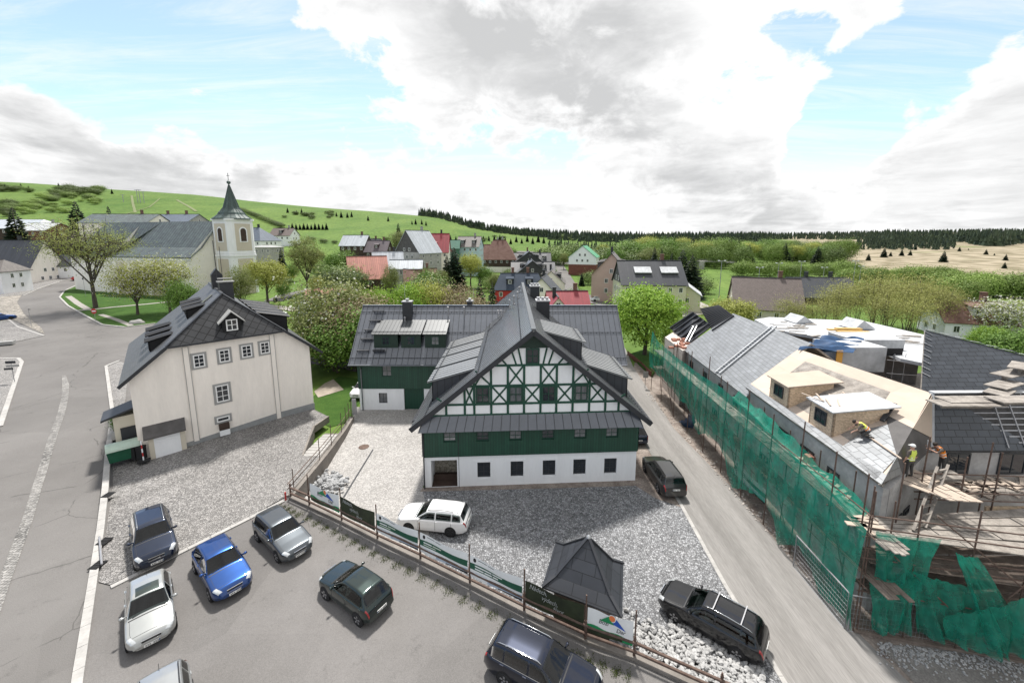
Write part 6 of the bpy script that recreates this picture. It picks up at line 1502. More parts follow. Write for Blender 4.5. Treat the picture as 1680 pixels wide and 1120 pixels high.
# ---------------------------------------------------------------- bins, shrub, signs by the cream house
def bin_(label, px, py, m, lid):
    p = G(px, py, -.05); o = thing('recycling_bin', label, 'bin', p, R(44))
    b = MB(); b.slab([(-.85, -.55, .12), (.85, -.55, .12), (.95, -.62, 1.05), (-.95, -.62, 1.05)], (0, 1.15, 0)); b.build('body', m, o, world=False)
    b = MB(); rows = []
    for i in range(9): a = math.pi * i / 8; rows.append([(x, -.72 * math.cos(a) - .04, 1.05 + .42 * math.sin(a)) for x in (-.98, .98)])
    b.grid(rows); b.poly([r_[0] for r_ in rows][::-1]); b.poly([r_[1] for r_ in rows]); b.build('lid', lid, o, world=False)
    for x in (-.7, .7):
        for y in (-.4, .4): b = MB(); b.lathe([(.09, -.03), (.09, .03)], (x, y, .09), 10, 0, Matrix.Rotation(R(90), 3, 'Y')); b.build('wheel', M['rubber'], o, world=False)
    return o
bin_('big green recycling bin with domed pale lid at the house corner', 205, 752, M['plastic_g'], M['plastic_pale'])
bin_('grey green recycling bin behind the big green one', 213, 730, M['black'], M['surround'])
p = G(222, 752, -.1); b = MB()
for x in (0, .55): b.box(p + V((x, 0, .5)), (.45, .45, 1.0)); b.box(p + V((x, 0, 1.03)), (.5, .5, .07))
tag(b.build('waste_bin', M['black']), 'black waste bins against the garage corner', 'bin')
p = G(236, 757, -.2); b = MB(); b.box(p + UP * .07, (.7, .5, .14), .6); bb = b; 
sg = thing('marker_post', 'red and white striped marker post on a black base beside the garage', 'post', p); b = MB(); b.box(p + UP * .07, (.75, .5, .14), .6); b.build('base', M['rubber'], sg)
b = MB(); [b.tube([p + UP * (.14 + k * .32), p + UP * (.14 + k * .32 + .32)], .045, 7, k % 2) for k in range(5)]; b.build('striped_pole', [M['white'], M['red']], sg)
def grate(px, py, label): b = MB(); p = G(px, py, .12); [b.box(p + V((0, (k - 2) * .11, 0)), (.42, .05, .05), .0) for k in range(5)]; b.box(p - UP * .02, (.5, .62, .04)); tag(b.build('drain_grate', M['rubber']), label, 'grate')
grate(177, 811, 'black rubber block on the kerb nearest to the green bins'); grate(171, 887, 'black rubber block on the kerb at the upper end of the lying pole'); grate(160, 926, 'black rubber block on the kerb at the lower end of the lying pole')
b = MB(); b.tube([G(163, 880, .2), G(167, 925, .25)], .05, 7); tag(b.build('lying_pole', M['galv']), 'grey pole lying across two black blocks on the kerb', 'pole')
def sign(name, label, p, h, parts, rz=0.0, cat='road sign'):
    o = thing(name, label, cat, p, rz); b = MB(); b.tube([(0, 0, 0), (0, 0, h)], .035, 7); b.build('post', M['galv'], o, world=False)
    for fn in parts: fn(o)
    return o
def disc_part(z, r, cols, bar=False):
    def f(o):
        Mx = Matrix.Rotation(R(90), 3, 'X'); b = MB(); b.lathe([(r, -.01), (r, .01)], (0, -.05, z), 20, 0, Mx); d = b.build('sign_plate', M[cols[0]], o, world=False)
        if bar: b = MB(); b.box((0, -.068, z), (r * 1.4, .01, r * .38)); b.build('sign_bar', M[cols[1]], d, world=False)
    return f
def plate_part(z, w_, h, m, x=0): 
    def f(o): b = MB(); b.box((x, -.05, z), (w_, .03, h)); b.build('sign_plate', M[m], o, world=False)
    return f
sign('no_entry_sign', 'round red no entry sign with white bar on the church lawn', GT(157, 527), 2.3, [disc_part(2.1, .55, ('red', 'white'), True)])
sign('direction_sign', 'leaning cluster of dark direction plates on a post at the forecourt corner', G(24, 626, .1), 2.6, [plate_part(2.45, 1.0, .32, 'dark'), plate_part(2.0, 1.3, .26, 'surround', .15), plate_part(1.65, .9, .25, 'dark', -.3)], .2, 'sign')
sign('street_lamp', 'slim dark lamp post at the rough cobbled verge', GT(52, 537), 3.6, [plate_part(3.5, .5, .12, 'dark', .2)], 0, 'lamp post')
sign('lamp_post', 'thin lamp post beside the tall bare church tree', GT(141, 487), 5.0, [plate_part(4.9, .4, .5, 'dark')], 0, 'lamp post')
b = MB(); p = GT(226, 530); rocks_ = bmesh.new(); bmesh.ops.create_icosphere(rocks_, subdivisions=3, radius=1); rr = random.Random(4)
me = bpy.data.meshes.new('boulder')
for v in rocks_.verts: v.co = V((v.co.x * 1.5, v.co.y * .8, max(-.1, v.co.z) * .75)) * (1 + .12 * math.sin(v.co.x * 5 + v.co.y * 3) + rr.uniform(-.02, .02))
rocks_.to_mesh(me); rocks_.free(); me.materials.append(M['kerb']); [setattr(f, 'use_smooth', True) for f in me.polygons]; tag(obj('boulder', me, None, p), 'pale boulder lying on the grass at the street corner', 'boulder')
b = MB(); p = G(6, 566, .1); b.box(p + UP * .35, (2.4, .9, .5), .5); tag(b.build('stone_bench', M['surround']), 'grey stone bench block on the cobbled forecourt', 'bench')
b = MB(); p = GT(34, 470); b.lathe([(.35, 0), (.3, .9), (.45, 1.0), (.3, 1.2), (.05, 1.3)], p, 10); tag(b.build('fountain', M['white']), 'small white fountain on the far pavement near the white house', 'fountain')
def plank_fence(label, pts, h, m='redwood', n=5):
    o = thing('plank_fence', label, 'fence', pts[0])
    for p, q in zip(pts, pts[1:]):
        b = MB()
        for k in range(n): b.beam(p + UP * (.12 + h * k / n), q + UP * (.12 + h * k / n), .04, h / n * .72)
        b.build('planks', M[m], o); k_ = max(1, int((q - p).length / 2.5))
        for i in range(k_ + 1): c = p.lerp(q, i / k_); b = MB(); b.box(c + UP * h / 2 + V((0, .08, 0)), (.12, .12, h + .1)); b.build('post', M[m], o)
plank_fence('red brown plank fence along the lane behind the green wing', [GT(492, 578), GT(520, 578), GT(580, 592), GT(640, 597)], .9)
plank_fence('red brown plank border around the lime tree bed', [G(1030, 583, zc), G(1052, 602, zc), G(1068, 618, zc)], .7)
b = MB(); [b.slab([G(x, y, -.55) for x, y in ((1033, 580), (1070, 614), (1085, 590), (1060, 572))], (0, 0, -.5))]; tag(b.build('planting_bed', M['lawn']), kind='structure')
sign('info_board', 'small board sign beside the far end of the scaffolding', G(1058, 636, zc), 2.0, [plate_part(1.7, .6, .8, 'surround')], 0, 'sign')
for k, (px, py, l) in enumerate(((452, 495, 'dark litter bin by the lane below the yellow green tree'),)): b = MB(); b.box(GT(px, py) + UP * .5, (.7, .6, 1.0)); tag(b.build('litter_bin', M['dark']), l, 'bin')
b = MB()
for px, py in ((457, 515), (462, 514), (466, 516), (460, 518)): b.lathe([(.5, 0), (.35, .4), (.05, .55)], GT(px, py), 8)
tag(b.build('flower_tubs', M['white']), 'cluster of pale round tubs on the lawn behind the cream house', 'tubs') if 0 else None
for i, (px, py) in enumerate(((457, 515), (463, 514), (468, 516))): b = MB(); b.lathe([(.4, 0), (.5, .35), (.42, .5), (.05, .55)], GT(px, py), 10); tag(b.build('flower_tub', M['white']), 'pale round tub on the lawn behind the cream house', 'tub', 'round tubs on the lawn')
# ---------------------------------------------------------------- people: the three roofers
M['skin'] = mat('skin', (.50, .30, .22), .6, .08, 6); M['trous'] = mat('grey_trousers', (.06, .058, .055), .85, .2, 5); M['shirt'] = mat('dark_shirt', (.10, .085, .075), .85, .2, 5)
M['vest_y'] = mat('yellow_vest', (.62, .72, .12), .6, .08, 4); M['vest_o'] = mat('orange_vest', (.80, .24, .02), .6, .08, 4); M['refl'] = mat('reflective_band', (.70, .70, .68), .35, .05, 4); M['hair'] = mat('dark_hair', (.025, .018, .014), .8, .2, 20); M['cap_w'] = mat('white_cap', (.72, .72, .70), .7, .05, 5); M['boot'] = mat('boot', (.04, .033, .03), .7, .2, 8)
def person(label, loc, rz, J, vest, cap, scale=1.0, vest2=None):
    """J: joint name -> local position; grown with a Skin modifier from the pelvis"""
    o = thing('person', label, 'person', loc, rz); names = []; pos = []; rad = []; edges = []
    def add(n, p, r): names.append(n); pos.append(V(p)); rad.append(r); return len(names) - 1
    idx = {}
    base = [('pelvis', .135), ('waist', .125), ('chest', .155), ('neck', .055), ('head0', .07), ('head1', .095), ('head2', .088), ('head3', .05)]
    for n, r in base: idx[n] = add(n, J[n], r)
    for a, c in zip(base, base[1:]): edges.append((idx[a[0]], idx[c[0]]))
    for s in 'LR':
        prev = idx['chest']
        for n, r in (('sh', .072), ('el', .047), ('wr', .032), ('palm', .036)):
            i = idx[n + s] = add(n + s, J[n + s], r); edges.append((prev, i)); prev = i
        wv, pv = V(J['wr' + s]), V(J['palm' + s]); d = (pv - wv).normalized(); side = d.cross(V((0, 0, 1)) if abs(d.z) < .8 else V((0, 1, 0))).normalized(); cur = d.cross(side) * (1 if s == 'L' else -1)
        for k in range(4):
            q = pv + side * (k - 1.5) * .021 + d * .04; ln = (.036, .042, .039, .03)[k]
            i = add('f', q, .0105); edges.append((idx['palm' + s], i)); j = add('f', q + d * ln + cur * .012, .0095); edges.append((i, j)); l = add('f', q + d * ln * 1.5 + cur * .04, .008); edges.append((j, l))
        i = add('t', pv - side * .042 + d * .0, .011); edges.append((idx['palm' + s], i)); j = add('t', pv - side * .06 + d * .035 + cur * .02, .009); edges.append((i, j))
        prev = idx['pelvis']
        for n, r in (('hip', .10), ('kn', .066), ('an', .046), ('toe', .042)):
            i = idx[n + s] = add(n + s, J[n + s], r); edges.append((prev, i)); prev = i
    me = bpy.data.meshes.new('body'); me.from_pydata([tuple(p) for p in pos], edges, [])
    b_ = bpy.data.objects.new('body', me); COL.objects.link(b_)
    sk = b_.modifiers.new('skin', 'SKIN'); sk.use_smooth_shade = True
    for i, d in enumerate(me.skin_vertices[0].data): d.radius = (rad[i], rad[i] * (.78 if names[i] in ('chest', 'waist', 'pelvis') else 1)); d.use_root = (i == 0)
    ss = b_.modifiers.new('sub', 'SUBSURF'); ss.levels = 2; ss.render_levels = 2
    bpy.context.view_layer.update(); fin = bpy.data.meshes.new_from_object(b_.evaluated_get(bpy.context.evaluated_depsgraph_get())); bpy.data.objects.remove(b_)
    fin.materials.clear()
    for k in ('skin', 'shirt', 'trous', 'boot'): fin.materials.append(M[k])
    P_ = {n: V(p) for n, p in zip(names, pos)}
    segs = [('head0', 'head3', 0), ('neck', 'head0', 0), ('pelvis', 'chest', 1)] + [(a + s, c + s, m_) for s in 'LR' for a, c, m_ in (('sh', 'el', 1), ('el', 'wr', 0), ('wr', 'palm', 0), ('hip', 'kn', 2), ('kn', 'an', 2), ('an', 'toe', 3))]
    def near(c):
        best, bi = 9, 0
        for a, e, m_ in segs:
            A_, B_ = P_[a], P_[e]; t = max(0, min(1, (c - A_).dot(B_ - A_) / max(1e-6, (B_ - A_).length_squared))); d = (c - A_.lerp(B_, t)).length - (.10 if (a, e) == ('pelvis', 'chest') else .03)
            if d < best: best, bi, sg_ = d, m_, (a, t)
        return bi, sg_
    torso = []
    for f in fin.polygons:
        m_, sg_ = near(f.center); f.material_index = m_; f.use_smooth = True
        if m_ == 1 and sg_[0] == 'pelvis' and sg_[1] > .02: torso.append(f)
    fin.name = 'body'; bo = obj('body', fin, o)
    # vest: the torso faces lifted off the body
    v = MB(); ax = (P_['chest'] - P_['pelvis']).normalized()
    for f in torso:
        pts = [fin.vertices[i].co + fin.vertices[i].normal * .02 for i in f.vertices]; h = (f.center - P_['pelvis']).dot(ax) / (P_['chest'] - P_['pelvis']).length
        v.poly(pts, 1 if (.12 < h < .24 or .42 < h < .54) else (2 if vest2 and h > .62 else 0))
    v.build('vest', [M[vest], M['refl'], M[vest2 or vest]], o, True, world=False)
    hd = P_['head1'].lerp(P_['head2'], .5); hup = (P_['head3'] - P_['head0']).normalized(); fw = V(J['face']).normalized(); sd_ = fw.cross(hup).normalized()
    h = MB(); Mh = Matrix((sd_, hup.cross(sd_) * 1, hup)).transposed()
    h.lathe([(.108, .0), (.112, .03), (.10, .075), (.07, .105), (.02, .118)], hd - fw * .01 + hup * .01, 14, 0, Mh)
    if cap == 'cap_w': h.beam(hd + hup * .02 + fw * .08, hd + hup * .01 + fw * .17, .13, .012, up=hup)
    h.build('cap' if cap == 'cap_w' else 'hair', M[cap], o, True, world=False)
    fc_ = MB(); e0 = P_['head1'] + fw * .085
    fc_.tube([e0 + hup * .015, e0 - hup * .02 + fw * .022], [.010, .016], 6)
    for s in (-1, 1):
        fc_.lathe([(.012, -.012), (.014, 0), (.004, .012)], e0 + hup * .028 + sd_ * s * .034 + fw * -.004, 8, 1); fc_.lathe([(.01, -.028), (.018, 0), (.01, .028)], P_['head1'] + sd_ * s * .10, 8, 0, Mh)
    fc_.box(e0 - hup * .052, (.045, .012, .01), mi=2); fc_.build('face', [M['skin'], M['hair'], M['red']], o, True, world=False)
    o.scale = (scale,) * 3
    return o
def stance(**k):
    J = dict(pelvis=(0, 0, .95), waist=(0, .01, 1.10), chest=(0, .0, 1.34), neck=(0, .01, 1.50), head0=(0, .02, 1.56), head1=(0, .03, 1.63), head2=(0, .02, 1.70), head3=(0, .01, 1.77), face=(0, 1, 0))
    for s, x in (('L', -1), ('R', 1)):
        J['sh' + s] = (x * .19, 0, 1.42); J['el' + s] = (x * .27, -.02, 1.14); J['wr' + s] = (x * .29, .08, .91); J['palm' + s] = (x * .29, .10, .84)
        J['hip' + s] = (x * .10, 0, .90); J['kn' + s] = (x * .13, .02, .50); J['an' + s] = (x * .16, -.02, .085); J['toe' + s] = (x * .18, .15, .045)
    J.update(k); return J
pw_ = G(1490, 783, 5.32)
person('roofer with white cap and yellow vest standing with his back turned on the upper platform', pw_, R(8), stance(), 'vest_y', 'cap_w', 1.0)
pq = G(1543, 776, 5.0)
b = MB(); b.slab([pq + V((-.7, -.5, -.01)), pq + V((.9, -.5, -.01)), pq + V((.9, .35, -.01)), pq + V((-.7, .35, -.01))], (0, 0, -.05)); b.build('plank_deck', M['wood'], ss_)
person('roofer in orange vest bending forward and holding a slat at the roof valley', pq, R(75), stance(waist=(0, .05, 1.10), chest=(0, .18, 1.30), neck=(0, .30, 1.42), head0=(0, .34, 1.46), head1=(0, .40, 1.52), head2=(0, .43, 1.58), head3=(0, .45, 1.64), face=(0, .8, -.6),
    shL=(-.19, .22, 1.38), shR=(.19, .22, 1.38), elL=(-.26, .45, 1.22), elR=(.26, .42, 1.20), wrL=(-.14, .66, 1.30), wrR=(.12, .64, 1.34), palmL=(-.10, .73, 1.33), palmR=(.08, .71, 1.38)), 'vest_o', 'hair', 1.0)
b = MB(); Mz = Matrix.Rotation(R(75), 3, 'Z'); b.beam(pq + Mz @ V((-.10, .76, .95)), pq + Mz @ V((.02, .74, 1.75)), .05, .03); tag(b.build('slat', M['white_mem']), 'pale slat held upright by the roofer in the orange vest', 'slat')
pk = wq(((1424, 716),), .06)[0]
person('roofer in yellow and orange vest kneeling on the slates beside the board dormer', pk, R(60), stance(pelvis=(0, 0, .36), waist=(0, .12, .47), chest=(0, .32, .60), neck=(0, .47, .66), head0=(0, .52, .67), head1=(0, .59, .69), head2=(0, .64, .71), head3=(0, .68, .74), face=(0, .7, -.7),
    shL=(-.18, .36, .64), shR=(.18, .36, .64), elL=(-.26, .50, .40), elR=(.27, .55, .42), wrL=(-.18, .66, .22), wrR=(.2, .72, .26), palmL=(-.16, .72, .15), palmR=(.18, .78, .20),
    hipL=(-.11, 0, .34), hipR=(.11, 0, .34), knL=(-.16, .32, .08), knR=(.17, .34, .10), anL=(-.15, -.08, .06), anR=(.16, -.06, .06), toeL=(-.15, -.24, .05), toeR=(.16, -.22, .05)), 'vest_o', 'hair', 1.0, 'vest_y')
p = pw(.12, .50, .25); b = MB(); b.beam(wq(((1447, 690),), .22)[0], wq(((1468, 662),), .3)[0], .22, .10); tag(b.build('gutter_piece', M['dark']), 'dark metal gutter piece beside the kneeling roofer', 'gutter')
b = MB(); b.beam(wq(((1408, 704),), .10)[0], wq(((1478, 752),), .12)[0], .09, .05); tag(b.build('roof_batten', M['osb_pale']), 'long pale batten nailed across the slates below the kneeling roofer', 'batten')
# ---------------------------------------------------------------- village houses
def vhouse(label, px, D, rz, L_, Wd, he, hr, wall, roof, z=None, hip=0.0, wins=(3, 1), gw=1, chim=1, dorm=0, ov=.4, cat='house', gmat=None, split=None, dm='dark', group=None, base=None, wsz=(1.0, 1.3)):
    """ridge along local x, front towards -y; he/hr absolute heights above sea of the scene (z of eave and ridge)"""
    x = (px - 840) / 665 * (D * .995 + .15 * 8); y = D * 1.0
    g = T(x, y) if z is None else z
    o = thing('village_house', label, cat, (x, y, g), R(rz), group); e, r_ = he - g, hr - g
    hl, hw = L_ / 2, Wd / 2; sl_ = (r_ - e) / hw; hx = hl - hip * hw
    b = MB()
    for s in (-1, 1): b.poly([(-hl, s * hw, -1), (hl, s * hw, -1), (hl, s * hw, e), (-hl, s * hw, e)][::s])
    for s in (-1, 1): b.poly(([(s * hl, -hw, -1), (s * hl, hw, -1), (s * hl, hw, e)] + ([(s * hl, 0, r_ - .1)] if hip < .05 else []) + [(s * hl, -hw, e)])[::s])
    wo = b.build('wall', M[wall], o, world=False)
    if split:                                              # lower storey of another material
        b = MB(); b.box((0, 0, split[1] / 2 - .5), (L_ + .12, Wd + .12, split[1] + 1)); b.build('lower_wall', M[split[0]], o, world=False)
    if gmat:
        for s in (-1, 1):
            b = MB(); b.slab([(s * (hl + .04), -hw, e), (s * (hl + .04), hw, e), (s * (hl + .04), 0, r_ - .05)], (-s * .03, 0, 0)); b.build('gable', M[gmat], o, world=False)
    b = MB(); zo = e - ov * sl_
    if hip < .05:
        for s in (-1, 1):
            q = [V((-hl - ov, s * (hw + ov), zo)), V((hl + ov, s * (hw + ov), zo)), V((hl + ov, 0, r_)), V((-hl - ov, 0, r_))]; q = q if s < 0 else q[::-1]
            b.slab(q, (0, 0, -.16), 0, 0, quv(q, (1, 0, 0)))
    else:
        A_, B_ = V((-hx, 0, r_)), V((hx, 0, r_)); c = [V((sx * (hl + ov), sy * (hw + ov), zo)) for sx, sy in ((-1, -1), (1, -1), (1, 1), (-1, 1))]
        for q in ([c[0], c[1], B_, A_], [c[2], c[3], A_, B_], [c[1], c[2], B_], [c[3], c[0], A_]): b.slab(q, (0, 0, -.14), 0, 0, quv(q, q[1] - q[0]))
    ro_ = b.build('roof', M[roof], o, world=False)
    b = MB(); b.beam((-hx - (ov if hip < .05 else 0), 0, r_ + .03), (hx + (ov if hip < .05 else 0), 0, r_ + .03), .3, .08); b.build('ridge', M['dark'], ro_, world=False)
    for k in range(chim):
        cx = hx * (.45 - .8 * k); b = MB(); b.box((cx, .5, r_ + .4), (.8, .7, 2.2)); b.box((cx, .5, r_ + 1.55), (1, .9, .12)); b.build('chimney', M[('rustroof', 'surround', 'dark')[int(abs(px)) % 3]], ro_, world=False)
    fl = max(1, int((e - .6) / 2.9)) if wins[1] == 0 else wins[1]
    for s in (-1, 1):
        for f in range(fl):
            zz = e - 2.2 - 2.8 * f
            if zz < .3: continue
            for k in range(wins[0]):
                xx = -hl + L_ * (k + .5) / wins[0]; window(o, V((xx, s * (hw + (.07 if split and zz < split[1] else .01)), zz)), V((-s, 0, 0)), V((0, s, 0)), *wsz, 'frame_w', 'glass', 2, 1, .1, world=False)
    for s in (-1, 1):
        for f in range(fl + (1 if hip < .05 and r_ - e > 2.5 else 0)):
            zz = e + .3 - 2.8 * f + (0 if hip < .05 and r_ - e > 2.5 else -2.5)
            if zz < .3: continue
            n_ = gw if zz < e else max(1, gw - 1)
            for k in range(n_):
                yy = (k + .5 - n_ / 2) * min(2.6, Wd / (n_ + 1)); window(o, V((s * (hl + (.06 if gmat or split else .01)), yy, zz)), V((0, s, 0)), V((s, 0, 0)), *wsz, 'frame_w', 'glass', 2, 1, .1, world=False)
    for s in ((-1, 1) if dorm else ()):
        for k in range(dorm):
            xx = -hx + 2 * hx * (k + .5) / dorm; yb = hw * .72; zb_ = e + (hw - yb) * sl_
            b = MB(); hgt = min(1.5, (r_ - zb_) * .6); b.slab([(xx - .9, s * yb, zb_ - .2), (xx + .9, s * yb, zb_ - .2), (xx + .9, s * yb, zb_ + hgt), (xx - .9, s * yb, zb_ + hgt)], (0, -s * hgt / sl_, 0)); d = b.build('dormer', M[dm], o, world=False)
            b = MB(); q = [V((xx - 1.15, s * (yb + .3), zb_ + hgt + .03)), V((xx + 1.15, s * (yb + .3), zb_ + hgt + .03)), V((xx + 1.15, s * (yb - hgt / sl_ - .6), zb_ + hgt + .45)), V((xx - 1.15, s * (yb - hgt / sl_ - .6), zb_ + hgt + .45))]
            b.slab(q if s < 0 else q[::-1], (0, 0, .1)); b.build('dormer_roof', M[roof], d, world=False); window(d, V((xx, s * (yb + .01), zb_ + .15)), V((-s, 0, 0)), V((0, s, 0)), .9, max(.6, hgt - .4), 'frame_w', 'glass', 2, 1, .1, world=False)
    return o
M['matte_blue'] = mat('matte_blue_roof', (.048, .060, .080), .8, .15, .5, spec=.1)
M['pink'] = mat('pink_render', (.50, .36, .31), .85, .08, .5); M['blue_r'] = mat('pale_blue_render', (.44, .58, .62), .85, .06, .5); M['green_r'] = mat('green_board_wall', (.07, .16, .12), .8, .15, 1)
M['brickred'] = mat('red_brick_wall', (.17, .065, .048), .85, .25, 1.5); M['lemon'] = mat('pale_yellow_render', (.56, .54, .38), .85, .06, .5); M['purple'] = brick_mat('purple_roof', (.095, .075, .085), .6, .6, 60, .5, 0, .03)
M['slateblue'] = brick_mat('blue_grey_roof', (.10, .125, .16), .6, .4, .4, .5, 0, .03); M['darkroof'] = brick_mat('dark_sheet_roof', (.040, .043, .050), .6, .6, 60, .45, 0, .03); M['greybrown'] = brick_mat('grey_brown_roof', (.14, .125, .115), .6, .4, .5, .6, 0, .03)
vhouse('long house with tall plain dark roof and pale walls at the left edge', 8, 142, 4, 30, 15, 5.4, 16.6, 'cream', 'darkroof', wins=(6, 1), gw=3)
vhouse('small white house with a gabled grey roof cut by the left edge', -16, 116, 12, 13, 9, 8.2, 11.2, 'white', 'greybrown', hip=.5, wins=(4, 2), gw=2, dorm=1)
vhouse('white house with low dark roof behind the tall bare tree', 96, 150, 6, 17, 9, 7.6, 11.5, 'white', 'darkroof', wins=(5, 1), gw=2)
vhouse('long low hall with pale flat roof below the hill meadow', 30, 205, 2, 44, 20, 22, 26.5, 'brown', 'greyroof', hip=.5, wins=(8, 1), chim=0)
vhouse('reddish walled hall with white roof behind the dark spruce', 88, 198, -3, 16, 14, 21, 24.5, 'brickred', 'white_mem', wins=(4, 1), chim=1)
vhouse('building with green sheet roof and skylights behind the church', 222, 172, 3, 26, 14, 23.5, 27.2, 'cream', 'copper', wins=(7, 2), chim=1)
vhouse('grey roofed building standing between green roof and church tower', 300, 184, -4, 22, 14, 24, 27.8, 'greyrend', 'slateblue', wins=(5, 2), chim=2)
vhouse('white house with blue grey hipped roof right of the church tower', 428, 200, -12, 15, 13, 16.4, 22.4, 'white', 'slateblue', hip=.9, wins=(5, 2), gw=3)
vhouse('dark roofed house with one small gable above the grey low building', 472, 236, -3, 12, 10, 19.0, 23.0, 'white', 'brownroof', wins=(4, 1), dorm=1, gw=2)
vhouse('low grey flat topped building below the white hipped house', 441, 178, -8, 10.5, 8, 13.5, 14.3, 'greyrend', 'surround', hip=.9, wins=(4, 1), chim=0)
vhouse('dark timber house with pale sheet roof', 588, 190, -4, 11.5, 10, 14.2, 18.7, 'brown', 'greyroof', wins=(4, 1), gw=2)
vhouse('house with purple brown roof and round gable beside the dark timber house', 624, 187, -4, 10, 9, 11.5, 16.3, 'brown', 'purple', wins=(3, 1), gw=2, dorm=1, dm='brown')
vhouse('long shed with faded pink red sheet roof', 604, 136, 24, 12, 12, 4.6, 11.4, 'brown', 'pinkroof', wins=(3, 1), chim=0)
vhouse('house with pale blue grey sheet roof next to the pink roofed shed', 638, 146, 18, 10, 11, 6.2, 12.6, 'greyrend', 'greyroof', wins=(3, 1), chim=1)
vhouse('glazed annex with pale grey roof before the tall dark gabled house', 668, 134, 8, 10, 6, 7.8, 10.3, 'greyrend', 'greyroof', wins=(7, 1), gw=3, chim=0, wsz=(.9, 1.6))
vhouse('tall house with dark boarded gable, white band and grey roof', 688, 166, 62, 13.5, 12.5, 11.9, 20.4, 'greyrend', 'greyroof', wins=(3, 2), gw=3, gmat='membrane', chim=1)
vhouse('house with bright red roof and white dormer behind the dark gable', 716, 184, 4, 12, 12, 11.6, 19.4, 'cream', 'redroof', wins=(4, 2), dorm=1, dm='white')
vhouse('narrow green boarded building between red and grey roofs', 744, 196, 2, 6.5, 8, 12.8, 16.5, 'green_r', 'green_r', wins=(1, 1), chim=0)
vhouse('pale blue house with grey brown roof and dormers', 772, 203, -8, 11, 11, 13.4, 18.2, 'blue_r', 'greybrown', wins=(4, 3), gw=3, dorm=2)
vhouse('brown timber house with steep rusty hipped roof and pale ground floor', 820, 222, -3, 18, 15, 6.6, 16.4, 'brown', 'rustroof', hip=.75, wins=(6, 1), split=('cream', 2.6), chim=2)
vhouse('farthest of the anthracite gabled houses behind the timbered house', 867, 214, 90, 18, 14, 5.6, 10.8, 'dark', 'darkroof', wins=(4, 1), gw=2, dorm=2)
vhouse('middle anthracite gabled house with grey dormers', 872, 168, 90, 16, 12, 3.8, 8.6, 'dark', 'darkroof', wins=(4, 1), gw=2, dorm=2)
vhouse('low anthracite cross wing with long dormer beside the farthest gabled house', 872, 222, 0, 20, 10, 5.0, 9.6, 'dark', 'darkroof', wins=(5, 1), gw=1, dorm=3, chim=1)
vhouse('low anthracite cross wing with pale eaves at the middle gabled house', 874, 174, 0, 18, 9, 3.6, 7.4, 'surround', 'darkroof', wins=(5, 1), gw=1, dorm=2, chim=1)
vhouse('grey roofed house low between the dark row and the village road', 905, 140, 82, 12, 9, 2.6, 6.6, 'cream', 'greybrown', wins=(3, 1), gw=2, dorm=2, chim=1)
vhouse('dark brown house with rust roof beyond the pale blue house', 800, 252, 10, 13, 11, 7.0, 13.6, 'brown', 'rustroof', wins=(4, 1), gw=2)
vhouse('small white house with dark roof above the dark timber house', 612, 232, -6, 11, 9, 12.5, 17.0, 'white', 'darkroof', wins=(4, 1), gw=2)
vhouse('cream house with red roof peeping between the bright green trees', 690, 132, 14, 10, 8, 3.6, 7.6, 'cream', 'rustroof', wins=(3, 1), gw=2)
vhouse('blue grey sheet roofed house with red wall just beyond the timbered ridge', 852, 118, 0, 14, 10, 3.2, 7.2, 'red', 'matte_blue', hip=.3, wins=(4, 1), gw=2, dorm=2, chim=2)
vhouse('dark roofed house with open black gable beside the red roof', 893, 112, 78, 11, 8, 2.8, 6.9, 'cream', 'darkroof', wins=(3, 1), gw=1)
vhouse('red sheet roofed house with cream gable', 930, 88, 3, 8.5, 7, 2.7, 5.9, 'cream', 'redroof', wins=(3, 1), gw=1)
vhouse('small red gabled porch wing of the red roofed house', 914, 83.5, 90, 5, 4.4, 2.8, 5.5, 'cream', 'redroof', wins=(1, 1), gw=1, chim=1)
vhouse('white gabled house with green roof over a red brick ground floor', 958, 208, 72, 14, 13.5, 8.2, 13.7, 'white', 'greenroof', wins=(4, 1), gw=3, split=('brickred', 5.2), chim=0)
vhouse('pink house with grey brown roof carrying a row of dormers', 1004, 124, 74, 17, 11, 7.0, 13.0, 'pink', 'greybrown', wins=(5, 2), gw=2, dorm=4, dm='greybrown')
vhouse('pale yellow house with broad black roof and two white skylight strips', 1062, 105, -3, 15.5, 12, 6.2, 11.6, 'lemon', 'darkroof', wins=(6, 2), gw=3, gmat='membrane', chim=1)
for dx in (-2.2, 4.3):
    o = [q for q in bpy.data.objects if q.get('label', '').startswith('pale yellow house')][0]; b = MB(); sl_ = 5.4 / 6; z0 = 6.2 - o.location.z
    q = [V((dx - 2.1, -3.9, z0 + 2.6)), V((dx + 2.1, -3.9, z0 + 2.6)), V((dx + 2.1, -2.0, z0 + 3.9)), V((dx - 2.1, -2.0, z0 + 3.9))]; b.slab(q, (0, 0, -.15)); b.build('skylight_strip', M['white_mem'], o, world=False); b = MB(); b.box((dx, -3.5, z0 + 2.0), (4, .6, 1.1)); b.build('dormer', M['dark'], o, world=False)
vhouse('small pale yellow garage with white roof side below the spruces', 1128, 104, 68, 8, 6, 3.4, 5.6, 'lemon', 'white_mem', wins=(2, 1), gw=1, chim=0, cat='garage')
vhouse('brown tiled roof house with long shed dormer behind the slates', 1254, 96, -22, 13.5, 13, 1.6, 8.0, 'cream2', 'brownroof', wins=(4, 1), gw=2, chim=1)
vhouse('low house with plain black roof behind the willows', 1340, 118, -4, 17, 13, 1.2, 6.0, 'brown', 'darkroof', wins=(5, 1), chim=2)
vhouse('small white house with rusty roof and white gable behind the bare willows', 1590, 76, -20, 10, 8.5, 2.2, 5.6, 'white', 'rustroof', wins=(3, 1), gw=2, dorm=1, dm='white')
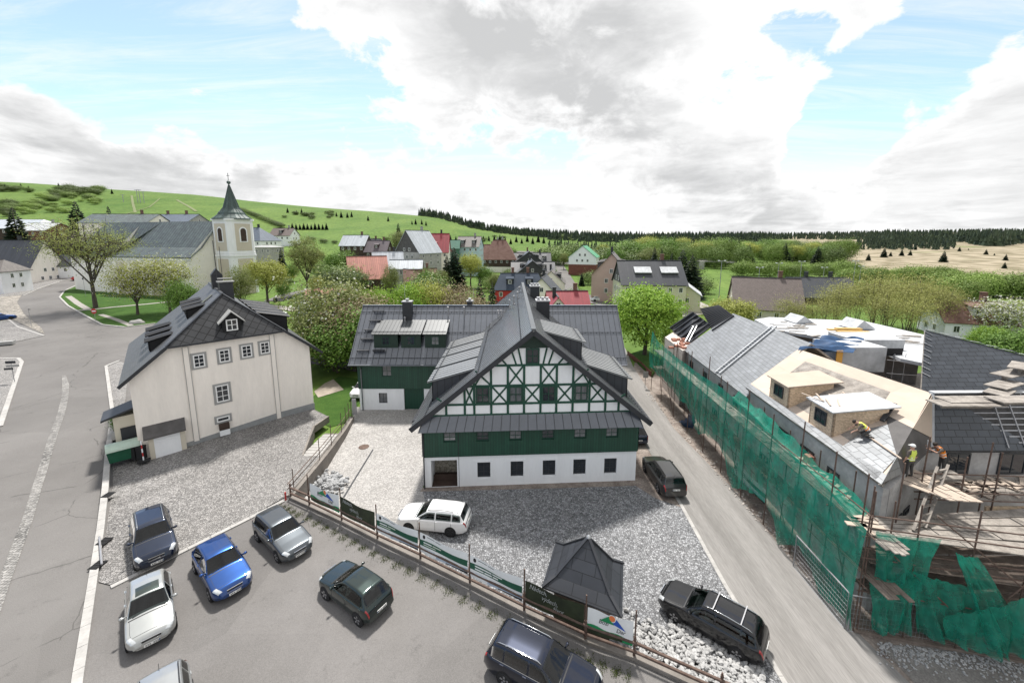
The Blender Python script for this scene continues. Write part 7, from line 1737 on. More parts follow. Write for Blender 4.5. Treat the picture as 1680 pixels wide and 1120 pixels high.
vhouse('white outbuilding with red brown roof half hidden by blossoming shrubs', 512, 92, 78, 5, 4.6, 1.9, 4.6, 'white', 'rustroof', wins=(2, 1), gw=1, chim=0)
vhouse('low building with dull pink roof among the shrubs', 535, 104, 20, 9, 7, 1.8, 4.6, 'cream', 'pinkroof', wins=(3, 1), chim=0)
vhouse('pale low building on the far road', 1052, 255, 10, 22, 12, 4.0, 6.2, 'white', 'greyroof', wins=(5, 1), chim=0)
br = thing('concrete_bridge', 'pale concrete footbridge with railings beyond the spruces', 'bridge', GT(1160, 440)); p, q = GT(1135, 440) + UP * 4.5, GT(1212, 440) + UP * 3.2
b = MB(); b.beam(p, q, 3, .7); b.build('deck', M['kerb'], br); b = MB(); b.box(GT(1149, 441) + UP * 1.5, (3, 3, 6)); b.build('pier', M['kerb'], br); b = MB(); [b.beam(p + UP * k + V((0, -1.4, 0)), q + UP * k + V((0, -1.4, 0)), .08, .08) for k in (.8, 1.3)]; b.build('railing', M['galv'], br)
fl0 = None
for i, (px, py, pt_) in enumerate(((1183, 482, 428), (1246, 470, 439), (1277, 468, 432), (1314, 470, 429), (1352, 472, 439), (1402, 480, 428), (1412, 482, 437))):
    D = 120 + 6 * i; x = (px - 840) / 665 * D; g = T(x, D); h = 17.2 - (pt_ - 391) * D / 673 - g
    o = thing('floodlight_mast', 'pale floodlight mast at the sports field beyond the slate roofs', 'lamp post', (x, D, g), 0, 'floodlight masts at the sports field'); b = MB(); b.tube([(0, 0, 0), (0, 0, h)], [.12, .07], 6); b.build('mast', M['galv'], o, world=False); b = MB(); b.box((0, 0, h), (2.2, .15, .12)); b.build('crossbar', M['galv'], o, world=False)
    for x_ in (-.9, .9): b = MB(); b.box((x_, -.1, h + .12), (.5, .3, .2)); b.build('floodlight', M['white'], o, world=False)
# ski lift pylons and a fence line on the hill
for i, (px, py, h) in enumerate(((219, 320, 8), (242, 345, 14), (246, 347, 14), (252, 346, 12))):
    p = GT(px, py) if py > 0 else None; D = 470; x = (px - 840) / 665 * D; p = V((x, D, T(x, D))); b = MB(); b.tube([p, p + UP * h], .3, 5); b.beam(p + V((-2.5, 0, h)), p + V((2.5, 0, h)), .4, .4); tag(b.build('lift_pylon', M['galv']), 'grey ski lift pylon on the green hill behind the church', 'pylon', 'ski lift pylons on the hill')
# ---------------------------------------------------------------- church
c1 = V((.972, -.235, 0)).normalized(); c2 = V((c1.y, -c1.x, 0))           # along the nave towards the tower; outward (camera side)
tb_ = V((-78.5, 115.5, 0)); gC = 1.0
cz = lambda a, o_, z: tb_ + c1 * a + c2 * o_ + UP * z
chn = thing('church', 'large cream church with long aged copper roof and corner tower with dark spire', 'church', cz(0, 0, gC))
M['church'] = mat('church_render', (.84, .81, .75), .85, .05, .3, fine=.03, fscale=3); M['panel'] = mat('church_panel', (.56, .51, .42), .85, .06, .3)
ZE, ZR, HW = 12.6, 22.0, 9.0
b = MB()
def prism(a0, a1, hw, ze, zr, inset=0.0):
    for s in (-1, 1): b.poly([cz(a0, s * hw, -1), cz(a1, s * hw, -1), cz(a1, s * hw, ze), cz(a0, s * hw, ze)])
    for a in (a0, a1): b.poly([cz(a, -hw, -1), cz(a, hw, -1), cz(a, hw, ze), cz(a, 0, zr), cz(a, -hw, ze)])
prism(-33, -4.5, HW, ZE, ZR - .4); prism(-48, -33, 6.5, ZE - .5, ZR - 1.2)
b.poly([cz(-57, 4.5, -1), cz(-48, 6.5, -1), cz(-48, 6.5, ZE - .5), cz(-57, 4.5, ZE - .8)]); b.poly([cz(-57, 4.5, -1), cz(-57, -4.5, -1), cz(-57, -4.5, ZE - .8), cz(-57, 4.5, ZE - .8)])
b.build('nave_wall', M['church'], chn)
b = MB()
def croof(q):
    q = [V(p) for p in q]; n = (q[1] - q[0]).cross(q[-1] - q[0]); q = q if n.z > 0 else q[::-1]; b.slab(q, (0, 0, -.2), 0, 0, quv(q, c1))
o5 = .6
zk_ = ZE + 2.2
for s in (1, -1):
    croof([cz(-33, s * (HW + o5), ZE - .4), cz(-4.0, s * (HW + o5), ZE - .4), cz(-4.0, s * (HW - 3.0), zk_), cz(-33, s * (HW - 3.0), zk_)])      # flared eave
    croof([cz(-33, s * (HW - 3.0), zk_), cz(-4.0, s * (HW - 3.0), zk_), cz(-4.0, 0, ZR), cz(-25, 0, ZR)])
    croof([cz(-52, s * 6.9, ZE - .6), cz(-33, s * 6.9, ZE - .6), cz(-25, 0, ZR - .03), cz(-47, 0, ZR - .03)])
    croof([cz(-57.4, s * 4.8, ZE - 1), cz(-52, s * 6.9, ZE - .6), cz(-47, 0, ZR - .03)])
croof([cz(-57.4, 4.8, ZE - 1), cz(-57.4, -4.8, ZE - 1), cz(-47, 0, ZR - .03)]); croof([cz(-33, HW + o5, ZE - .4), cz(-33, -HW - o5, ZE - .4), cz(-25, 0, ZR)])
b.build('nave_roof', M['copper'], chn)
b = MB(); b.slab([cz(-33, HW + .12, ZE - 1.3), cz(-4.5, HW + .12, ZE - 1.3), cz(-4.5, HW + .12, ZE - .55), cz(-33, HW + .12, ZE - .55)], c2 * .2); b.build('cornice', M['white'], chn)
for a in (-29.5, -23.5, -17.5, -11.5):
    b = MB(); b.slab([cz(a - 1.9, HW + .02, 1.5), cz(a + 1.9, HW + .02, 1.5), cz(a + 1.9, HW + .02, ZE - 2), cz(a - 1.9, HW + .02, ZE - 2)], c2 * .04); b.build('wall_panel', M['panel'], chn)
    b = MB(); pts = [cz(a - .8, HW + .07, 5), cz(a + .8, HW + .07, 5)] + [cz(a + .8 * math.cos(t * math.pi / 8), HW + .07, 8.4 + .8 * math.sin(t * math.pi / 8)) for t in range(9)]; b.slab(pts, c2 * .05); b.build('arched_window', M['glass'], chn)
b = MB(); b.slab([cz(-57.3, HW - 2.2, -1), cz(-4.4, HW + .25, -1), cz(-4.4, HW + .25, 1.4), cz(-57.3, HW - 2.2, 1.4)][::-1], (0, 0, 0.001)) if 0 else b.slab([cz(-33.1, HW + .02, -1), cz(-4.4, HW + .02, -1), cz(-4.4, HW + .02, 1.2), cz(-33.1, HW + .02, 1.2)], c2 * .25); b.build('plinth', M['plinth'], chn)
# tower: square plan seen over one corner
ta = R(-33); t1 = V((math.cos(ta), math.sin(ta), 0)); t1 = V((.93, -.37, 0)).normalized(); t2 = V((t1.y, -t1.x, 0)); tc_ = V((-78.6, 116.2, 0)); TH = 22.4; tw = 3.75
tp = lambda a, o_, z: tc_ + t1 * a + t2 * o_ + UP * z
b = MB(); c = .9                                            # chamfered corners
oc = [(-tw, -tw + c), (-tw, tw - c), (-tw + c, tw), (tw - c, tw), (tw, tw - c), (tw, -tw + c), (tw - c, -tw), (-tw + c, -tw)]
b.slab([tp(x, y, -1) for x, y in oc], (0, 0, TH + 1)); b.build('tower_wall', M['white'], chn)
for z, k, h in ((12.2, 1.05, .5), (13.0, 1.02, .25), (TH - .35, 1.07, .5)): b = MB(); b.slab([tp(x * k, y * k, z) for x, y in oc], (0, 0, h)); b.build('tower_cornice', M['white'], chn)
for n_, u_, s_ in ((t2, t1, 1), (t1, -t2, 1)):
    q = lambda a, d, z: tc_ + n_ * (tw + d) + u_ * a + UP * z
    for z0, z1 in ((1.5, 11.6), (13.8, TH - 1.2)): b = MB(); b.slab([q(-2.2, .0, z0), q(2.2, .0, z0), q(2.2, .0, z1), q(-2.2, .0, z1)], n_ * .06); b.build('wall_panel', M['panel'], chn)
    for rr_, d, m_ in ((1.15, .08, 'white'), (.78, .13, 'brown')):
        b = MB(); b.slab([q(-rr_, d, 16.4 - (.25 if rr_ > 1 else 0)), q(rr_, d, 16.4 - (.25 if rr_ > 1 else 0))] + [q(rr_ * math.cos(t * math.pi / 8), d, 19.2 + rr_ * math.sin(t * math.pi / 8)) for t in range(9)], n_ * .05); b.build('arched_window', M[m_], chn)
b = MB(); rot = Matrix.Rotation(math.atan2(t1.y, t1.x) + R(22.5), 3, 'Z')
b.lathe([(4.9, 0), (4.8, .3), (4.1, .8), (3.5, 1.3), (3.2, 1.9), (2.8, 2.3), (2.3, 2.8), (2.0, 3.3), (1.4, 5.3), (.8, 7.3), (.22, 9.3), (.1, 9.8)], tc_ + UP * TH, 8, 0, rot)
for k in range(24):
    a = k * math.pi / 12; u_ = V((math.cos(a), math.sin(a), 0)); b.tube([tc_ + UP * (TH + z) + u_ * r_ * .965 for r_, z in ((4.8, .3), (3.5, 1.32), (2.8, 2.33), (2.0, 3.33), (.22, 9.3))], .06, 4)
sp_ = b.build('spire', M['copper_p'], chn)
b = MB(); b.lathe([(.1, -.5), (.45, -.25), (.5, 0), (.45, .25), (.08, .5), (.06, 1.0)], tc_ + UP * (TH + 10.1), 12); b.build('ball', M['copper_p'], sp_)
b = MB(); p = tc_ + UP * (TH + 10.7); b.tube([p, p + UP * 1.9], .07, 5); b.beam(p + UP * 1.2 - t1 * .55, p + UP * 1.2 + t1 * .55, .1, .1); b.build('cross', M['dark'], sp_)
# ---------------------------------------------------------------- trees
nr = np.random.default_rng(5)
def leaf_mesh(name, C, size, m, flat=0.0, aspect=1.0, extra=None, Nn=None):
    """many leaf-sized quads at the points C"""
    n = len(C); s = size * nr.uniform(.6, 1.35, (n, 1))
    a = nr.normal(size=(n, 3)); a[:, 2] *= (1 - flat); a /= np.linalg.norm(a, axis=1, keepdims=True)
    b_ = nr.normal(size=(n, 3)); b_[:, 2] *= (1 - flat); b_ -= a * (a * b_).sum(1, keepdims=True); b_ /= np.linalg.norm(b_, axis=1, keepdims=True)
    if Nn is not None:
        Nn = Nn + nr.normal(size=(n, 3)) * .55; Nn /= np.linalg.norm(Nn, axis=1, keepdims=True) + 1e-9
        a -= Nn * (a * Nn).sum(1, keepdims=True); a /= np.linalg.norm(a, axis=1, keepdims=True) + 1e-9; b_ = np.cross(Nn, a)
    a *= s * aspect / 2; b_ *= s / 2; k = nr.uniform(.2, .6, (n, 1))
    v = np.empty((n, 4, 3)); v[:, 0] = C - a; v[:, 1] = C + b_ * k * 1.6; v[:, 2] = C + a; v[:, 3] = C - b_
    me = bpy.data.meshes.new(name); me.vertices.add(n * 4); me.vertices.foreach_set('co', v.ravel())
    me.loops.add(n * 4); me.loops.foreach_set('vertex_index', np.arange(n * 4, dtype=np.int32)); me.polygons.add(n); me.polygons.foreach_set('loop_start', np.arange(0, n * 4, 4, dtype=np.int32))
    ms = m if isinstance(m, (list, tuple)) else [m]
    for x in ms: me.materials.append(x)
    if len(ms) > 1: me.polygons.foreach_set('material_index', (nr.random(n) < extra).astype(np.int32))
    me.update(); me.validate(); return me

def broadleaf(seed, H_=12, rx=5, zc_=7, rz=5, limbs=9, twigs=5, nleaf=6000, leaf=.28, lm=None, spread=.7, tr=.26, stems=1, extra=.0, base=.28, fill=.25):
    r_ = random.Random(seed); b = MB(); tips = []; off = []
    lob = [(r_.uniform(0, 6.28), r_.uniform(-.6, .9), r_.uniform(.75, 1.15)) for _ in range(7)]
    def rad(d):
        az = math.atan2(d.y, d.x); k = .82
        for a, e, g in lob: k += .16 * (g - .8) * 4 * max(0, math.cos(az - a)) ** 3 * max(0, 1 - abs(d.z - e))
        return k
    for s_ in range(stems):
        o = V((r_.uniform(-.5, .5), r_.uniform(-.5, .5), 0)) * (stems > 1) * rx * .25; lean = V((r_.uniform(-1, 1), r_.uniform(-1, 1), 0)) * .04 * H_ + o * 1.6
        tk = [V((0, 0, -.3)) + o, o + V((0, 0, H_ * base * .5)) + lean * .2, o + V((0, 0, H_ * base)) + lean * .45, o * 1.2 + V((0, 0, H_ * .6)) + lean * .8, o * 1.3 + V((0, 0, H_ * .86)) + lean]
        t_ = tr / math.sqrt(stems); b.tube(tk, [t_ * 1.35, t_, t_ * .85, t_ * .42, t_ * .1], 7, cap=False)
        for i in range(max(3, limbs // stems)):
            f = r_.uniform(.0, 1); st = tk[2].lerp(tk[4], f * .8) if f > .15 else tk[1].lerp(tk[2], .8)
            az = i * 2.4 + r_.uniform(-.5, .5); el = r_.uniform(-.25, .9) * (1 if f > .2 else .3); d = V((math.cos(az) * math.cos(el), math.sin(az) * math.cos(el), math.sin(el)))
            en = V((d.x * rx, d.y * rx, zc_ + d.z * rz)) * 1.0; en = V((0, 0, zc_)) + (en - V((0, 0, zc_))) * r_.uniform(.62, .9) * rad(d)
            md = st.lerp(en, .5) + V((r_.uniform(-.4, .4), r_.uniform(-.4, .4), (en - st).length * r_.uniform(.05, .18))); w_ = t_ * r_.uniform(.32, .5)
            q1, q2 = st.lerp(md, .5) + V((0, 0, .1)), md.lerp(en, .5) + V((0, 0, .15)); b.tube([st, q1, md, q2, en], [w_, w_ * .8, w_ * .6, w_ * .4, w_ * .15], 5, cap=False); tips.append(en); tips.append(q2)
            for j in range(twigs):
                p = md.lerp(en, r_.uniform(-.35, .95)); q = p + V((r_.gauss(0, 1), r_.gauss(0, 1), r_.gauss(.35, .8))) * rx * .24; m_ = p.lerp(q, .55) + V((0, 0, .12 * rx * .2)); b.tube([p, m_, q], [w_ * .32, w_ * .2, w_ * .06], 4, cap=False); tips += [q, m_]
    nfill = int(len(tips) * fill)
    for _ in range(nfill):
        d = V((r_.gauss(0, 1), r_.gauss(0, 1), r_.gauss(.25, .9))).normalized(); tips.append(V((0, 0, zc_)) + V((d.x * rx, d.y * rx, d.z * rz)) * rad(d) * r_.uniform(.72, .95))
    tp_ = np.array([tuple(t) for t in tips]); idx = nr.integers(0, len(tp_), nleaf); C = tp_[idx] + nr.normal(size=(nleaf, 3)) * spread * np.array([1, 1, .60]) * (nr.uniform(.3, 1.0, len(tp_)) ** 1.5 * 1.7)[idx][:, None]
    C[:, 2] = np.maximum(C[:, 2], .3)
    d1 = C - tp_[idx]; d1 /= np.linalg.norm(d1, axis=1, keepdims=True) + 1e-6; d2 = (C - np.array([0, 0, zc_ - rz * .3])) / np.array([rx, rx, rz]); Nn = d1 * .8 + d2 * .9; Nn[:, 2] += .15
    return b.mesh('trunk', M['bark'], True), leaf_mesh('crown', C, leaf, lm, .15, 1.0, extra, Nn), H_

def conifer(seed, H_=12, r0=2.6, lm=None, n=26, gap=.1):
    r_ = random.Random(seed); b = MB(); b.tube([(0, 0, -.3), (0, 0, H_ * .98)], [.2, .02], 6); tk = b.mesh('trunk', M['bark'], True)
    c = MB()
    for i in range(n):
        f = i / n; z = H_ * (.06 + .92 * f); rr_ = r0 * (1 - f) ** .85 + .12; k = max(5, int(13 * (1 - f) + 5))
        for j in range(k):
            a = j * 6.283 / k + r_.uniform(-.3, .3) + i; L_ = rr_ * r_.uniform(.65, 1.12); dr = L_ * r_.uniform(.18, .42); u = V((math.cos(a), math.sin(a), 0)); s_ = V((-u.y, u.x, 0)); z0 = V((0, 0, z + r_.uniform(-.15, .15))); wd_ = L_ * r_.uniform(.2, .34)
            p0 = z0; p1 = z0 + u * L_ * .55 - UP * dr * .45; p2 = z0 + u * L_ - UP * dr * .75
            c.poly([p0, p1 - s_ * wd_ - UP * .1, p2, p1 + UP * .06]); c.poly([p0, p1 + UP * .06, p2, p1 + s_ * wd_ - UP * .1])
            c.poly([p1 * .6 + p0 * .4, p1 * .7 + p2 * .3 - UP * (.25 + .12 * L_), p2])
    return tk, c.mesh('crown', lm), H_
L_ = {}
L_['lime'] = leaf_mat('lime_leaves', (.150, .280, .028), (.310, .450, .065), .30)
L_['spring'] = leaf_mat('spring_leaves', (.19, .235, .055), (.36, .40, .12), .28)
L_['olive'] = leaf_mat('olive_leaves', (.130, .165, .045), (.26, .285, .095), .26)
L_['pinkish'] = leaf_mat('budding_leaves', (.19, .15, .085), (.31, .26, .15), .22)
L_['green'] = leaf_mat('green_leaves', (.085, .17, .026), (.17, .28, .05), .28)
L_['yellow'] = leaf_mat('yellow_green_leaves', (.25, .28, .05), (.42, .44, .11), .30)
L_['willow'] = leaf_mat('willow_buds', (.235, .24, .07), (.40, .40, .135), .28)
L_['fir'] = leaf_mat('fir_needles', (.012, .026, .012), (.030, .052, .022), .1)
L_['bush'] = leaf_mat('bush_leaves', (.085, .135, .032), (.17, .23, .065), .15, .4)
L_['bushl'] = leaf_mat('pale_bush_leaves', (.14, .22, .04), (.25, .34, .085), .18, .3)
L_['blossom'] = leaf_mat('white_blossom', (.42, .43, .36), (.62, .62, .54), .26)
PR = {}
PR['lime'] = broadleaf(1, 12, 5.9, 6.5, 5.6, 18, 6, 20000, .28, L_['lime'], .72, .3, base=.2, fill=1.3)
PR['tall'] = broadleaf(2, 20, 9.4, 12.4, 7.0, 34, 12, 12000, .19, L_['spring'], .85, .34, base=.26, fill=.1)
PR['airy'] = broadleaf(3, 14, 5.0, 8.6, 5.2, 22, 8, 11000, .23, L_['olive'], .72, .26, base=.22, fill=.3)
PR['spring'] = broadleaf(4, 11, 5.4, 6.4, 4.3, 24, 9, 9500, .21, [L_['yellow'], L_['blossom']], .7, .22, extra=.28, base=.2, fill=.3)
PR['yellow'] = broadleaf(5, 10, 4.5, 6.2, 3.6, 18, 8, 10000, .25, L_['yellow'], .65, .24, base=.25, fill=.5)
PR['shrub'] = broadleaf(6, 8, 5.0, 4.0, 4.0, 20, 7, 9500, .22, [L_['olive'], L_['blossom']], .75, .2, 3, .06, base=.15, fill=.7)
PR['pink'] = broadleaf(7, 8, 4.8, 4.0, 3.8, 20, 7, 8000, .22, L_['pinkish'], .75, .2, 3, base=.15, fill=.6)
PR['green'] = broadleaf(8, 8, 4.6, 4.2, 3.9, 16, 6, 9000, .26, L_['green'], .7, .2, 2, base=.15, fill=1.0)
PR['willow'] = broadleaf(9, 13, 4.0, 7.0, 6.2, 26, 11, 6000, .16, L_['willow'], .7, .15, 4, base=.16, fill=.2)
PR['willow2'] = broadleaf(19, 13, 4.4, 7.2, 6.0, 26, 10, 6000, .16, L_['willow'], .8, .14, 5, base=.14, fill=.2)
PR['blossom'] = broadleaf(10, 8, 4.6, 4.4, 3.8, 16, 6, 8000, .24, [L_['spring'], L_['blossom']], .7, .2, 2, .55, base=.2, fill=.8)
PR['fir'] = conifer(1, 12, 2.7, L_['fir'], 30); PR['fir2'] = conifer(2, 12, 2.2, L_['fir'], 28); PR['firw'] = conifer(3, 12, 3.6, L_['fir'], 24)
PR['bush'] = broadleaf(11, 5, 3.6, 2.3, 2.4, 12, 4, 4500, .26, L_['bush'], .8, .1, 4, base=.1, fill=2.2)
PR['bushl'] = broadleaf(12, 5, 3.4, 2.4, 2.4, 12, 4, 4500, .26, L_['bushl'], .8, .1, 4, base=.1, fill=2.2)
def tree(kind, label, px, top, base=None, D=None, wide=1.0, name=None, cat='tree', group=None, rz=None):
    if base is not None: p = GT(px, base)
    else: x = (px - 840) / 665 * (D * .99 + 2); p = V((x, D, T(x, D)))
    Dc = p.y * .988 + .156 * (17.2 - p.z); zt = 17.2 - (top - 391) * Dc / 673; h = max(1.0, zt - p.z); tk, cr, H_ = PR[kind]; s = h / H_
    nm = name or ('spruce_tree' if kind.startswith('fir') else 'bush' if 'bush' in kind else 'tree')
    o = thing(nm, label, cat, p, rnd.uniform(0, 6.28) if rz is None else rz, group); o.scale = (s * wide, s * wide, s)
    obj('trunk', tk, o); obj('crown', cr, o); return o
tree('tall', 'tall old tree with wide thin crown and dark bare limbs on the church lawn', 157, 345, 505, wide=1.0)
tree('spring', 'smaller blossoming tree with single thin trunk on the church lawn', 226, 418, 516, wide=.95)
tree('spring', 'wider blossoming tree on the church lawn beside the cream house', 278, 412, None, 88, .95)
tree('green', 'dense green shrub right beside the blossoming trees above the street', 303, 458, None, 80, .7, 'shrub')
tree('airy', 'dull green tree directly right of the church tower', 397, 428, None, 84, .75)
tree('yellow', 'yellow green tree with forked trunk by the lane bend', 440, 420, 500, wide=1.0)
tree('airy', 'tall slim tree on the meadow between lane and church houses', 505, 380, 482, wide=.85)
tree('fir', 'dark spruce standing left of the tall church tree', 40, 338, None, 175, 1.35)
tree('fir', 'big dark spruce rising behind the tall church tree', 141, 328, None, 185, 1.3)
tree('fir', 'small dark spruce tip between church roof and hill', 193, 336, None, 190, .9)
tree('fir2', 'thin dark spruce beside the low grey building', 465, 404, None, 150, 1.2)
tree('shrub', 'big greyish blossoming shrub tree left of the green wing', 548, 446, None, 60, .95, 'shrub')
tree('shrub', 'lower greyish shrub in front of the white outbuilding', 530, 500, None, 56, 1.1, 'shrub')
tree('pink', 'grey brown shrub spilling towards the plank fence', 585, 470, None, 57, .9, 'shrub')
tree('green', 'green shrub low behind the plank fence of the lane', 555, 525, None, 54, 1.3, 'shrub')
tree('green', 'green shrub between plank fence and wing roof corner', 600, 500, None, 55, 1.0, 'shrub')
tree('lime', 'bright green tree left behind the ridge of the green wing', 617, 462, None, 64, .72)
tree('lime', 'bright green tree behind the wing chimney', 668, 455, None, 63, .70)
tree('airy', 'small bluish green tree in front of the glazed annex', 642, 428, None, 100, .6)
tree('yellow', 'olive yellow tree behind the middle of the wing ridge', 705, 454, None, 66, .75)
tree('pink', 'brownish budding tree behind the wing ridge', 742, 456, None, 67, .85)
tree('pink', 'rightmost brownish budding shrub at the wing ridge', 782, 478, None, 62, .75, 'shrub')
tree('fir2', 'left one of two dark spruces behind the timbered ridge', 788, 452, None, 76, 1.2)
tree('fir2', 'right one of two dark spruces behind the timbered ridge', 808, 458, None, 73, 1.2)
tree('fir', 'tall dark spruce beside the dark gabled house', 746, 403, None, 142, 1.5)
tree('fir', 'second dark spruce leaning on the tall one by the dark gabled house', 734, 416, None, 138, 1.2)
tree('yellow', 'pale yellow green tree in front of the pale blue house', 772, 412, None, 150, .8)
tree('fir', 'dark spruce on the slope above the timber houses', 656, 364, None, 260, 1.0)
tree('airy', 'bare brown tree left of the dark gabled house', 660, 374, None, 235, 1.1)
tree('green', 'dark round tree left of the timber houses', 560, 410, None, 150, 1.0)
tree('green', 'dark tree behind the dark timber house', 575, 400, None, 215, .9)
tree('lime', 'big lime green tree at the end of the side road', 1057, 456, 586, wide=1.0)
tree('fir', 'small pointed spruce on the green beside the pink house', 954, 446, 469, wide=1.2)
tree('bush', 'round dark bush beside the small pointed spruce', 968, 444, 467, wide=1.0)
for i, (px, top, D, l) in enumerate(((1072, 403, 175, 'leftmost dark spruce behind the black roofed house'), (1084, 408, 170, 'short dark spruce second behind the black roofed house'), (1100, 412, 150, 'dark spruce above the right end of the black roof'), (1117, 406, 128, 'tallest dark spruce right of the black roofed house'), (1133, 414, 124, 'outermost dark spruce beside the green field'))): tree('firw' if i > 2 else 'fir', l, px, top, None, D, 1.25 if i > 2 else 1.0)
tree('yellow', 'low yellow green tree behind the light slate roof', 1200, 484, None, 72, 1.35)
tree('willow2', 'olive tree between brown roof and black roof', 1298, 472, None, 74, 1.25)
wl = ((1372, 446, 74), (1405, 436, 80), (1432, 428, 76), (1462, 436, 84), (1490, 430, 78), (1518, 440, 82), (1545, 450, 76), (1348, 470, 70), (1450, 462, 70), (1500, 462, 69), (1568, 470, 80))
for i, (px, top, D) in enumerate(wl): tree(('willow', 'willow2')[i % 2], 'tall half bare yellowish tree in the row behind the new roofs', px, top, None, D, 1.15, 'tree', 'tree', 'half bare trees behind the new roofs')
tree('lime', 'bright green round tree at the right edge below the blossoming one', 1628, 528, None, 58, .95)
tree('blossom', 'white blossoming tree at the right edge', 1662, 484, None, 70, 1.1)
tree('green', 'dark green shrub at the right picture edge above the dark slates', 1668, 536, None, 54, 1.2, 'shrub')
tree('bush', 'green bush beside the rusty roofed white house', 1645, 505, None, 92, 1.3, 'bush')
for px, top, D, k, l in ((556, 424, 175, 'green', 'round green tree left of the pink roofed shed'), (583, 424, 160, 'airy', 'thin olive tree behind the pink roofed shed'), (700, 440, 118, 'green', 'green tree before the foot of the dark gabled house'), (724, 438, 125, 'airy', 'olive tree between dark gabled house and spruces'), (796, 436, 150, 'green', 'green tree before the brown timber house'), (812, 444, 128, 'airy', 'olive tree left of the blue grey roof'), (838, 406, 240, 'green', 'tree behind the rusty hipped roof'), (925, 412, 230, 'airy', 'loose tree left of the white gabled house'), (942, 470, 98, 'green', 'small green tree behind the red roof'), (990, 398, 250, 'yellow', 'pale green tree behind the white gabled house'), (1010, 404, 215, 'green', 'green tree behind the pink house'), (1022, 398, 260, 'airy', 'olive tree behind the pink house roof'), (905, 436, 190, 'green', 'round green tree by the village road bend'), (478, 432, 145, 'green', 'green tree beside the low grey building'), (530, 412, 190, 'airy', 'thin tree on the upper meadow edge'), (545, 418, 165, 'green', 'dark green tree on the meadow edge'), (520, 452, 110, 'yellow', 'pale tree above the white outbuilding'), (465, 462, 105, 'green', 'round tree by the lane to the church')): tree(k, l, px, top, None, D, .8)
# bushes in belts
def belt(kind, label, group, spots, wide=1.15):
    for q in spots:
        if len(q) == 3: tree(kind, label, q[0], q[1], None, q[2], wide, 'bush', 'bush', group)
        else: tree(kind, label, q[0], q[1], q[3], None, wide, 'bush', 'bush', group)
r8 = random.Random(12)
belt('bushl', 'rounded pale green bush in the hedge beyond the sports field', 'hedge bushes beyond the sports field', [(1212 + i * 14 + r8.uniform(-4, 4), 428 + r8.uniform(-3, 4) + (i % 3), 196 + r8.uniform(-8, 10)) for i in range(14)], .95)
belt('bush', 'rounded willow bush in the broad belt behind the village', 'willow bushes behind the village', [(1130 + r8.uniform(0, 255), 0, 0) for i in range(0)] + [(px, 391 + (D - 420) * -.045 * 1.0 + r8.uniform(-3, 2) + 4, D) for px, D in [(1040 + r8.uniform(0, 350), r8.uniform(235, 420)) for _ in range(100)]], .62)
belt('bushl', 'pale rounded bush scattered in the belt behind the village', 'pale bushes behind the village', [(px, 393 + r8.uniform(-2, 8), D) for px, D in [(1050 + r8.uniform(0, 340), r8.uniform(250, 400)) for _ in range(55)]], .6)
for q in ((1060, 388, 300), (1085, 392, 280), (1120, 390, 330), (1150, 396, 270), (1190, 392, 340), (1225, 398, 290), (1262, 394, 330), (1300, 402, 280), (1330, 398, 300), (1352, 404, 270), (1040, 396, 240), (1065, 404, 210)): tree(('airy', 'yellow', 'green')[q[0] % 3], 'loose budding tree standing out of the willow belt behind the village', q[0], q[1] - 2, None, q[2], 1.3, 'tree', 'tree', 'budding trees in the willow belt')
belt('bushl', 'green bush between moor and meadow on the right', 'bushes along the right meadow', [(1560 + r8.uniform(-20, 150), 446 + r8.uniform(-4, 14), 140 + r8.uniform(-20, 25)) for _ in range(26)], 1.0)
belt('bushl', 'green bush along the far edge of the half bare trees', 'bushes behind the half bare trees', [(1390 + i * 17, 436 + r8.uniform(-3, 6), 165 + r8.uniform(-10, 10)) for i in range(11)], .9)
def hillb(n, x0, x1, y0, y1, h0, h1): return [(px, py - r8.uniform(h0, h1), 0, py) for px, py in [(r8.uniform(x0, x1), r8.uniform(y0, y1)) for _ in range(n)]]
belt('bushl', 'bush on the upper left hill meadow', 'bushes on the left hill', hillb(22, 60, 165, 322, 338, 4, 9) + hillb(14, -5, 60, 330, 352, 4, 9) + hillb(10, 30, 110, 338, 352, 5, 9), 1.5)
belt('bush', 'dark bush on the upper left hill meadow', 'dark bushes on the left hill', hillb(12, 85, 160, 318, 330, 5, 9) + hillb(6, -5, 25, 338, 356, 8, 14) + hillb(12, 440, 545, 350, 360, 4, 7) + hillb(18, 84, 168, 313, 322, 7, 13) + hillb(7, -5, 50, 310, 316, 6, 10), 1.3)
belt('bush', 'bush or low tree along the foot of the hill', 'bushes at the foot of the hill', [(px, t - r8.uniform(5, 9), 0, t) for px, t in [(500 + i * 17 + r8.uniform(-8, 8), 396 + r8.uniform(-4, 4)) for i in range(12)]] + hillb(10, 760, 960, 388, 398, 4, 7), 1.4)
belt('bush', 'bush between the village houses and gardens', 'bushes between the village houses', [(px, t, D) for px, t, D in ((545, 440, 120), (560, 432, 130), (575, 440, 125), (700, 448, 110), (830, 448, 150), (812, 452, 140), (838, 440, 190), (900, 402, 270), (915, 405, 260), (985, 405, 230), (1000, 402, 240), (1015, 400, 250), (1030, 408, 220), (1120, 430, 165), (1132, 452, 128), (1150, 455, 135), (970, 410, 225), (930, 398, 290), (480, 440, 160), (470, 455, 135), (530, 430, 160))], 1.2)
belt('bush', 'dark clipped bush in the hedge climbing the hill', 'hedge bushes on the hill behind the spire', [(396 + i * 5.0, 340 + i * 2.0, 0, 346 + i * 2.1) for i in range(14)], 1.4)
